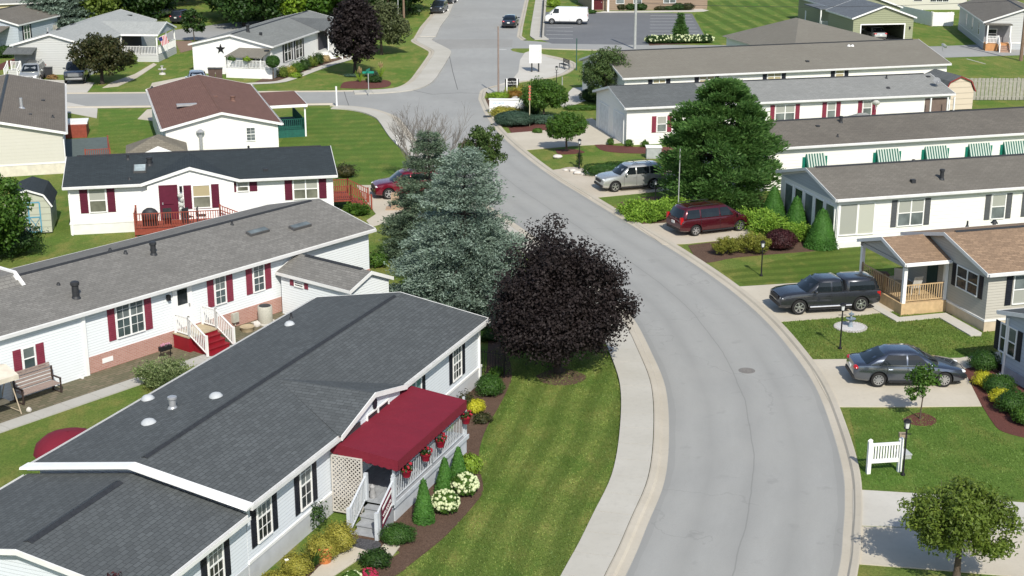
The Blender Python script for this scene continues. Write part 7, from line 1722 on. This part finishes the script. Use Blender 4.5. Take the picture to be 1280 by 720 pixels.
# ---- background wood along the top left
BG = [  # px, py base, height, rx, rz, kind
 (60,46,10,3.6,4.4,'sp',0),(88,44,9,3.2,4,'sp',0),(120,40,7,3.5,3,'ol',0),(150,30,8,4,3.4,'dk',0),(172,26,7,3.6,3,'dk',0),(190,22,7,3.4,3,'dk',0),(14,24,8,4,3.4,'dk',0),(36,16,9,4,4,'gr',0),
 (210,8,8,5,3.5,'dk',0),(250,-2,8,5.5,3.2,'dk',0),(284,24,8,3.6,3.4,'dk',0),(305,33,8.5,4.0,3.5,'dk',0),(330,26,8,3.8,3.4,'dk',0),(350,10,9,4.4,3.8,'dk',0),(372,16,7.5,3.8,3.2,'gr',0),(396,22,6.5,3.6,2.8,'gr',0),(362,26,4,2.2,1.7,'li',0),
 (420,22,9,4.2,4,'gr',0),(444,24,9,4.2,4,'dk',0),(462,20,10,4.2,4.4,'dk',0),(480,24,9,4.2,4,'dk',0),(497,18,9,3.8,4,'dk',0),(512,14,8,3.2,3.6,'dk',0),(100,16,10,5,4.4,'dk',0),(140,10,10,5,4.4,'dk',0),(180,4,9,5,4,'gr',0),
 (330,-6,10,6,4.4,'dk',0),(380,0,10,6,4.4,'dk',0),(430,2,10,6,4.4,'dk',0),(475,2,10,5.5,4.4,'dk',0),(518,0,8,3.5,3.6,'dk',0)]
words = ['blue-green spruce behind the fence at far left','second blue-green spruce from the left, above the pale roof','olive treetop above the pale grey roof','dark tree behind the ridge of the pale roof','dark bushy tree left of the grey-blue car','dark tree just behind the grey-blue car','dark tree in front of the pale yellow house','green tree above the pale yellow house',
 'dark tree at the head of the far left lawn','wide dark tree above the far left lawn','dark tree at the right end of the far left lawn','dark tree casting shade on the lane behind the star house','dark tree directly above the star house ridge','tall dark tree behind the star house flue','green tree right of the dark ones above the star house','green tree above the far end of the star house','lime green bush beside the star house roof',
 'green tree behind the purple maple','dark tree right behind the purple maple top','tall dark tree above the olive tree','dark tree between the wooden poles','dark tree behind the reddish pole','dark tree nearest the upper sidewalk','dark tree at top left beyond the brown barn','dark tree further right at top left','green tree at the top above the grey-blue car',
 'far dark tree at the top, first behind the star house','far dark tree at the top, second behind the star house','far dark tree at the top behind the maple','far dark tree at the top behind the poles','far dark tree at the top beside the sidewalk']
for (px, py, hh, rx, rz_, kd, _), nm in zip(BG, words):
    p = at(px, py); hh *= 1.05
    if kd == 'sp': spruce('spruce_tree', p, hh, rx, L_SPR, nm, whorls=14, spray=.7, needle=.40, power=.7, dens=.8, group='trees behind the upper left houses')
    else:
        m = {'ol': L_OLV, 'dk': L_DKG, 'gr': L_GRN, 'li': L_LIME}[kd]
        broadleaf('leafy_tree', p, hh, max(.2, hh-2.5*rz_), (rx*1.15, rx*1.15, rz_*1.2), m, nm, leaf=.5, nclump=110, per=60, clump=.32, r=.2, bark=BARK_D, group='trees behind the upper left houses', flat=.7)
# ================= shrubs
def S(px, py, rad, mat, label, **k): return shrub(k.pop('name', 'shrub'), at(px, py), rad, mat, label, **k)
def SP(px, py, rad, mat, label, **k): return cluster(k.pop('name', 'shrub'), at(px, py), rad, mat, label, **k)
# near home bed
S(530, 652, (.37,.37,1.75), L_ARB, 'conical green arborvitae nearest the porch steps', shape='cone', n=4200, leaf=.075, name='arborvitae', group='cone shrubs along the porch')
S(556, 616, (.35,.35,1.5), L_ARB, 'middle conical arborvitae along the porch', shape='cone', n=3600, leaf=.075, name='arborvitae', group='cone shrubs along the porch')
S(573, 596, (.32,.32,1.3), L_ARB, 'farthest and smallest conical arborvitae along the porch', shape='cone', n=3000, leaf=.075, name='arborvitae', group='cone shrubs along the porch')
S(557, 640, (.48,.48,.74), L_GRN, 'nearer hydrangea covered in cream flower heads', flowers=F_WHT, fl_n=105, fl_size=.068, name='hydrangea', group='cream hydrangeas')
S(581, 618, (.48,.48,.74), L_GRN, 'farther hydrangea covered in cream flower heads', flowers=F_WHT, fl_n=100, fl_size=.068, name='hydrangea', group='cream hydrangeas')
S(588, 590, (.42,.42,.62), L_LIME, 'loose pale green shrub past the hydrangeas', n=1500, ragged=.3)
S(497, 677, (.62,.55,.55), L_BOX, 'low clipped round shrub at the foot of the porch steps', leaf=.05, n=4200)
S(470, 706, (.50,.45,.45), L_DKG, 'loose dark green shrub beside the stepping slab', n=1500, ragged=.25)
S(440, 728, (.30,.30,.32), L_GRN, 'small shrub with white flowers at the bottom edge', flowers=F_WHT, fl_n=26, fl_size=.05, name='flowering_plant')
S(461, 722, (.28,.26,.24), L_DKG, 'clump of crimson flowers at the bottom edge', flowers=m_plain('crimson_blossom', (.30,.015,.05), .6), fl_n=60, fl_size=.055, name='flowering_plant')
S(425, 690, (.55,.50,.95), L_YGR, 'tall yellow-green shrub against the lattice screen', n=3200, leaf=.06, ragged=.2)
S(404, 700, (.55,.5,.85), L_YGR, 'yellow-green shrub behind the terracotta pot', n=2800, leaf=.06, ragged=.2)
S(371, 722, (.50,.48,.75), L_YGR, 'yellow-green shrub below the wall vent', n=2800, leaf=.06, ragged=.2)
S(347, 738, (.5,.48,.6), L_YGR, 'yellow-green shrub cut by the bottom edge', n=2500, leaf=.06, ragged=.2)
spikes('yucca', at(390, 712), 70, .8, L_DKG, 'spiky dark green clump between the yellow-green shrubs')
S(398, 662, (.3,.3,.9), L_DKG, 'thin climbing plant on the cream lattice', n=500, core=False, ragged=.4)
S(612, 494, (.62,.6,.85), L_BOX, 'round dark green shrub at the far corner of the near house', n=4200, leaf=.06)
S(595, 516, (.42,.4,.55), L_YEL, 'yellow shrub below the wall of the near house', n=1300, leaf=.06)
S(603, 528, (.35,.35,.35), L_BRED, 'low bronze plant beside the yellow shrub', n=900, ragged=.3)
S(584, 512, (.4,.4,.7), L_BRED, 'tall reddish thin plant by the near house wall', n=700, core=False, ragged=.35)
S(622, 470, (.35,.3,.4), L_GRN, 'small green plant at the bend of the near bed', n=700, ragged=.3)
S(612, 425, (.7,.6,.5), L_DKG, 'dark shrub in shade between the house and the purple maple', n=1500, ragged=.2)
SP(207, 482, (1.35,1.2,1.0), m_leaf('variegated_leaf', (.10,.16,.05), (.30,.34,.16), .25, 1.2), 'big loose variegated shrub beside the long house walk', n=70, per=90, leaf=.12)
# right side
S(1229, 463, (.72,.6,.85), L_BOX, 'clipped dark shrub nearest the sedan hood, by the blue-grey wall', n=4000, leaf=.06, group='clipped shrubs in the red mulch bed')
S(1228, 483, (.42,.4,.62), L_YEL, 'first bright yellow shrub in the red mulch bed, upper', n=1800, leaf=.06, ragged=.2, group='yellow shrubs in the red mulch bed')
S(1248, 491, (.70,.65,.75), L_BOX, 'clipped shrub between the two bright yellow shrubs', n=4000, leaf=.06, group='clipped shrubs in the red mulch bed')
S(1249, 505, (.42,.4,.62), L_YEL, 'second bright yellow shrub in the red mulch bed, lower', n=1800, leaf=.06, ragged=.2, group='yellow shrubs in the red mulch bed')
S(1266, 516, (.70,.65,.9), L_BOX, 'large clipped shrub right of the lower yellow one', n=4200, leaf=.06, group='clipped shrubs in the red mulch bed')
S(1283, 530, (.6,.55,.7), L_GRN, 'green shrub cut by the right edge in the red mulch bed', n=2500, leaf=.08)
S(1026, 309, (.98,.95,2.5), L_ARB, 'largest clipped cone shrub at the sunroom corner', shape='cone', n=7500, leaf=.08, name='cone_shrub', group='cone shrubs before the sunroom', ragged=.06)
S(994, 291, (.85,.85,2.45), L_ARB, 'middle clipped cone shrub before the sunroom windows', shape='cone', n=6500, leaf=.08, name='cone_shrub', group='cone shrubs before the sunroom', ragged=.06)
S(966, 277, (.9,.9,2.4), L_ARB, 'clipped cone shrub nearest the pine', shape='cone', n=6500, leaf=.08, name='cone_shrub', group='cone shrubs before the sunroom', ragged=.06)
S(975, 312, (.95,.8,1.15), L_BARB, 'rounded purple barberry in the bed by the minivan', n=5500, leaf=.07, ragged=.06)
SP(941, 316, (.95,.8,1.1), m_leaf('yellow_tinged_leaf', (.16,.20,.03), (.32,.30,.06), .3, 1.6), 'yellow-tinged shrub left of the purple barberry', n=80, per=95, leaf=.10, core=False)
SP(906, 318, (.8,.7,.95), MC['yellow_tinged_leaf'], 'yellow-tinged shrub alone at the kerb bed near the minivan', n=64, per=95, leaf=.10, core=False)
for (px, py, rd, nm) in ((945,285,(1.5,1.2,.95),'bright juniper just in front of the minivan'),(962,296,(1.3,1.0,1.15),'bright juniper behind the purple barberry'),(1003,300,(1.1,1.0,.85),'bright juniper between barberry and large cone shrub'),(925,262,(1.3,1.0,.8),'dark juniper under the right side of the pine'),
    (800,268,(1.3,1.1,.75),'bright juniper at the left end of the roadside bed'),(822,272,(1.3,1.2,.7),'bright juniper in the middle of the roadside bed'),(806,276,(1.1,.9,.55),'low bright juniper at the kerb edge of the roadside bed'),(843,264,(1.2,1.1,.7),'bright juniper next to the thin grey pole'),(892,250,(1.2,1.0,.9),'dark low bough shrub under the pine')):
    SP(px, py, rd, L_JUN if 'bright' in nm else L_PINE, nm, name='juniper', n=70, per=100, leaf=.16, group='junipers on the right')
S(755, 219, (1.5,.75,.75), L_BOX, 'low clipped hedge left of the silver SUV', shape='box', n=5000, leaf=.08, ragged=.05, name='hedge')
S(775, 214, (1.2,.7,.6), L_BOX, 'low clipped hedge behind the silver SUV hood', shape='box', n=3500, leaf=.08, ragged=.05, name='hedge')
p = at(815, 197); r = thing('stone_planter', 'pale square stone planter partly under the pine', 'planter', (p.x+.1, p.y, 0)); b = MB(); b.box((-.55, -.4, 0), (.55, .4, .8)); b.build('body', m_plain('pale_grey_stone', (.36,.38,.38), .8), r); b = MB(); b.box((-.6, -.45, .8), (.6, .45, .87)); b.build('rim', WHITE, r)
for (px, py, nm, w) in ((763,181,'first small shrub along the garage wall',.25),(786,183,'second small shrub along the garage wall',.3),(806,184,'third small shrub along the garage wall',.3)): S(px, py, (w,w,.45), L_GRN, nm, n=500, ragged=.35, leaf=.12)
S(838, 162, (.6,.5,1.6), L_LIME, 'tall loose shrub at the red shutter, left of the pine', n=900, core=False, ragged=.3)
# stones by lamp
for (px, py, s, nm) in ((716,215,.28,'white stone heap left piece near lamp'),(722,218,.34,'largest white stone near the lamp'),(729,219,.24,'right white stone near the lamp'),(707,214,.2,'small white stone by the stone bed edge'),(697,198,.35,'flat white stone in the lawn')):
    p = at(px, py); b = MB(); b.ell((0, 0, s*.3), (s, s*.8, s*.5), 8, 6, jit=.12); tag(b.build('stone', MC['whitish_stone'], None, True, (p.x, p.y, .02)), nm, 'stone')
S(724, 210, (.22,.22,1.0), L_DKG, 'climbing plant wrapped on the lamp post by the stones', n=700, core=False, ragged=.3, name='climber')
# entrance bed
S(643, 157, (1.75,1.3,1.15), L_TEAL, 'large dark blue-green rounded mound by the kerb', n=7000, leaf=.10, ragged=.04)
S(680, 154, (2.4,.9,.65), L_TEAL, 'low dark hedge under the round-crowned tree', shape='box', n=4000, leaf=.12, ragged=.08, name='hedge')
for (px, py, rd, m, nm) in ((628,146,(1.1,.8,.8),L_YGR,'golden shrub left of the upright boulder'),(640,144,(.9,.6,.6),L_YGR,'golden shrub under the entrance lettering'),(626,124,(1.3,.6,.6),L_LIME,'pale shrub row above the entrance wall, left'),(652,122,(1.4,.8,1.0),L_YGR,'golden-red shrub right of the black sign'),(644,124,(.8,.5,.7),m_leaf('rusty_leaf', (.20,.10,.02), (.34,.20,.04)),'rust-coloured shrub below the black sign'),
    (672,166,(.35,.3,.3),L_GRN,'small green plant in the red mulch, left'),(690,160,(.4,.3,.35),L_GRN,'small green plant in the red mulch, right'),(664,144,(.8,.7,1.0),L_DKG,'dark shrub between the mound and round tree')): S(px, py, rd, m, nm, n=1600, leaf=.14, ragged=.25)
S(738, 127, (1.0,.8,1.1), L_DKG, 'dark shrub at the end of the curved path', n=2000, leaf=.14); S(728, 137, (1.6,.6,.35), L_GRN, 'low spreading green cover beside the garage', n=1800, leaf=.12, shape='box', name='hedge')
# upper corner bed
for (px, py, m, nm) in ((450,103,L_LIME,'left ornamental grass with straw plumes in the corner bed'),(476,97,L_LIME,'right ornamental grass with straw plumes in the corner bed')): spikes('ornamental_grass', at(px, py), 60, 1.25, m, nm, plume=L_STRAW, w=.03, spread=.5)
S(461, 95, (1.0,.8,.5), L_TEAL, 'low grey-green mound between the plumed grasses', n=1600, leaf=.12); S(468, 103, (.8,.6,.6), L_DKG, 'dark low shrub below the right plumed grass', n=1400, leaf=.14); S(441, 96, (.9,.5,.3), STN if False else L_TEAL, 'low mound by the purple maple trunk', n=900, leaf=.12)
# ball topiary
p = at(342, 100); r = thing('topiary', 'ball-shaped topiary on a thin stem beside the railed white porch', 'topiary', p); tb = MB(); tb.tube([(0,0,0), (0,0,1.3)], [.07, .05], 7); tb.build('stem', BARK, r)
P_, T_, B_ = blob_leaves((0, 0, 1.85), (.72, .72, .62), 2600, .11, .12); quads_mesh('crown', P_, T_, B_, L_BOX, r, MB().ell((0, 0, 1.85), (.6, .6, .52), 12, 8))
for i, (px, py, w, hh, m) in enumerate(((354,97,.5,1.0,L_OLV),(363,95,.6,.9,L_YGR),(371,91,.7,1.0,L_GRN),(381,88,.6,1.1,L_DKG),(390,84,.6,1.0,L_OLV),(398,81,.6,1.1,L_DKG),(407,78,.5,.7,L_STRAW),(370,97,.6,.45,L_LIME))):
    S(px, py, (w, w*.8, hh), m, ['olive shrub first along the star house wall','yellow-green shrub second along the star house wall','mid green shrub third along the star house wall','dark green shrub fourth along the star house wall','olive shrub fifth along the star house wall','dark shrub by the far white stair','straw-coloured clump by the far white stair','low lime plant in front of the star house bed'][i], n=900, leaf=.15, ragged=.3, group='shrubs along the star house')
# planters on porch rail of star house
for i, v in enumerate((3.6, 1.9)):
    c = H7.w((-1.85, v, 1.75)); S0 = shrub('hanging_basket', (c.x, c.y), (.42, .3, .45), L_LIME if i else L_GRN, ('left' if i == 0 else 'right')+' leafy planter on the star house porch rail', n=700, leaf=.14, z=1.7, cat='planter', ragged=.3)
S(153, 82, (.9,.8,1.0), L_BRED, 'bronze shrub at the foot of the white porch stair', n=1500, leaf=.18, ragged=.2); S(162, 80, (.8,.7,1.0), L_OLV, 'olive shrub right of the bronze one', n=1300, leaf=.18, ragged=.25); S(66, 99, (.5,.4,.4), m_leaf('rust_grass', (.30,.18,.08), (.42,.28,.12)), 'rusty tuft beside the black bin', n=600, leaf=.14, ragged=.3)
S(28, 52, (1.3,.9,.9), L_GRN, 'round green shrub below the tinted window', n=1500, leaf=.2); S(6, 72, (1.2,1.0,1.2), L_DKG, 'dark shrub at the left edge beside the white stair', n=1500, leaf=.2)
SP(447, 268, (.85,.75,.7), L_GRN, 'low green shrub at the foot of the red side stairs', n=40, per=70, leaf=.13); S(432, 222, (.8,.6,.9), L_BRED, 'brownish shrub behind the red side stairs', n=900, leaf=.12, ragged=.3)
S(472, 334, (.5,.5,.8), L_GRN, 'light green shrub at the corner of the long white house', n=900, leaf=.12, ragged=.3)
# white flower bed at the car park
for i in range(9):
    S(816+i*8.3, 54.5-i*.1, (.95,.7,.9), L_DKG, 'white-flowered shrub number %s in the car park row' % ['one, leftmost','two','three','four','five, left of the conifer','six, right of the conifer','seven','eight','nine, rightmost'][i], flowers=F_WHT, fl_n=26, fl_size=.12, n=700, leaf=.18, name='flowering_shrub', group='white flowering shrubs beside the car park')
for i, px in enumerate((776, 788, 801, 826, 837, 848, 860)): S(px, 12.5, (.9,.7,.9 if i not in (3, 4) else .5), L_DKG if i % 3 else L_BRED, ['dark shrub under the first brown building window','dark shrub between first and second window','bronze shrub under the second window','small dark shrub left of the wide window','small dark shrub under the wide window','dark shrub right of the wide window','dark shrub at the brown building corner'][i], n=800, leaf=.2, group='shrubs along the brown building')
S(692, 9, (1.0,.9,1.2), L_LIME, 'lime green shrub behind the white van', n=1000, leaf=.2); S(739, 17, (.7,.6,.5), L_BOX, 'small clipped shrub beside the brown building door', n=800, leaf=.15)
S(16, 318, (1.6,1.4,1.6), L_DKG, 'low dark leafy mass at the left edge below the shed', n=3500, leaf=.16, ragged=.25)
S(1012, 10, (.9,.7,1.0), L_DKG, 'dark shrub by the white fence panel', n=700, leaf=.2)

# loose grass blades that roughen the nearer lawns and their edges
def pts_in(poly, n):
    P = np.array([(q[0], q[1]) for q in poly]); lo = P.min(0); hi = P.max(0); C = RNG.uniform(lo, hi, (n*3, 2)); ins = np.zeros(len(C), bool); j = len(P)-1
    for i in range(len(P)):
        c = ((P[i,1] > C[:,1]) != (P[j,1] > C[:,1])) & (C[:,0] < (P[j,0]-P[i,0])*(C[:,1]-P[i,1])/(P[j,1]-P[i,1]+1e-9)+P[i,0]); ins ^= c; j = i
    return C[ins][:n]
def tufts(poly, n, size, mat, edge=None):
    C = pts_in(poly, n)
    if edge is not None:
        E = []; 
        for i in range(len(edge)-1):
            a, b = edge[i], edge[i+1]; L = (b-a).length
            for k in range(int(L*60)): q = a.lerp(b, random.random()); E.append((q.x+random.gauss(0, .035), q.y+random.gauss(0, .035)))
        if E: C = np.concatenate([C, np.array(E)])
    m = len(C); P = np.concatenate([C, np.full((m, 1), .02)], 1); ax = unit(RNG.normal(size=(m, 3))*np.array([.6, .6, .15])+np.array([0, 0, .7])); nr = unit(np.cross(ax, rnd_dirs(m))); l = size*(1+RNG.uniform(-.4, .5, (m, 1)))
    P[:, 2] += 0; o = quads_mesh('grass', P, ax*l*.5, nr*l*.22, mat, None); return tag(o, 'rough green grass blades standing on the lawns', 'grass', kind='stuff')
GB = m_leaf('grass_blade', (.09, .17, .03), (.26, .34, .08), .3, .6)
fl = [p for p in offset(Rl, 1.97)[8:44]]
tufts(fl+pxl([(612,440),(640,470),(629,500),(607,540),(599,575),(605,612),(591,634),(558,670),(521,700),(491,722),(470,760)]), 36000, .065, m_leaf('front_lawn_blade', (.12, .21, .038), (.33, .37, .10), .3, .6, stripe=(1.25, -13, .48, 2.8)), fl)
tufts(pxl([(1062,512),(1222,511),(1238,532),(1252,547),(1300,563),(1330,628),(1180,617),(1080,609),(1072,570)]), 13000, .06, m_leaf('bright_grass_blade', (.11,.20,.035), (.22,.32,.08), .3, .6), [p for p in offset(Rr, -.62) if 48.2 < p.y < 55.4])
tufts(pxl([(976,403),(1096,392),(1130,388),(1236,412),(1247,442),(1110,449),(1018,450)]), 18000, .07, GB)
# ================= camera, sun and sky
cam = bpy.data.cameras.new('camera'); co = bpy.data.objects.new('camera', cam); COL.objects.link(co)
co.location = (0, 0, CAMH); co.rotation_euler = (math.radians(90)-TH, 0, 0)
cam.sensor_width = 36; cam.lens = FPX/1280*36; cam.clip_end = 5000; cam.clip_start = .5; SC.camera = co
EL, AZ = math.radians(43), math.radians(-76)       # direction towards the sun
w = bpy.data.worlds.new('World'); SC.world = w; w.use_nodes = True
sky = w.node_tree.nodes.new('ShaderNodeTexSky'); sky.sky_type = 'NISHITA'; sky.sun_disc = False; sky.sun_elevation = EL
sky.sun_rotation = math.atan2(math.cos(AZ), math.sin(AZ))
w.node_tree.links.new(sky.outputs[0], w.node_tree.nodes['Background'].inputs[0]); w.node_tree.nodes['Background'].inputs[1].default_value = .13
sl = bpy.data.lights.new('sun', 'SUN'); so = bpy.data.objects.new('sun', sl); COL.objects.link(so)
sl.energy = 4.4; sl.angle = math.radians(.53); sl.color = (1.0, .945, .85)
d = Vector((math.cos(AZ)*math.cos(EL), math.sin(AZ)*math.cos(EL), math.sin(EL))); so.rotation_euler = d.to_track_quat('Z', 'Y').to_euler(); so.location = (20, -20, 60)
SC.view_settings.view_transform = 'Standard'; SC.view_settings.look = 'None'; SC.view_settings.gamma = 1; SC.view_settings.exposure = 0.19
SC.render.engine = 'CYCLES'; SC.cycles.max_bounces = 6; SC.cycles.diffuse_bounces = 3; SC.cycles.transmission_bounces = 3
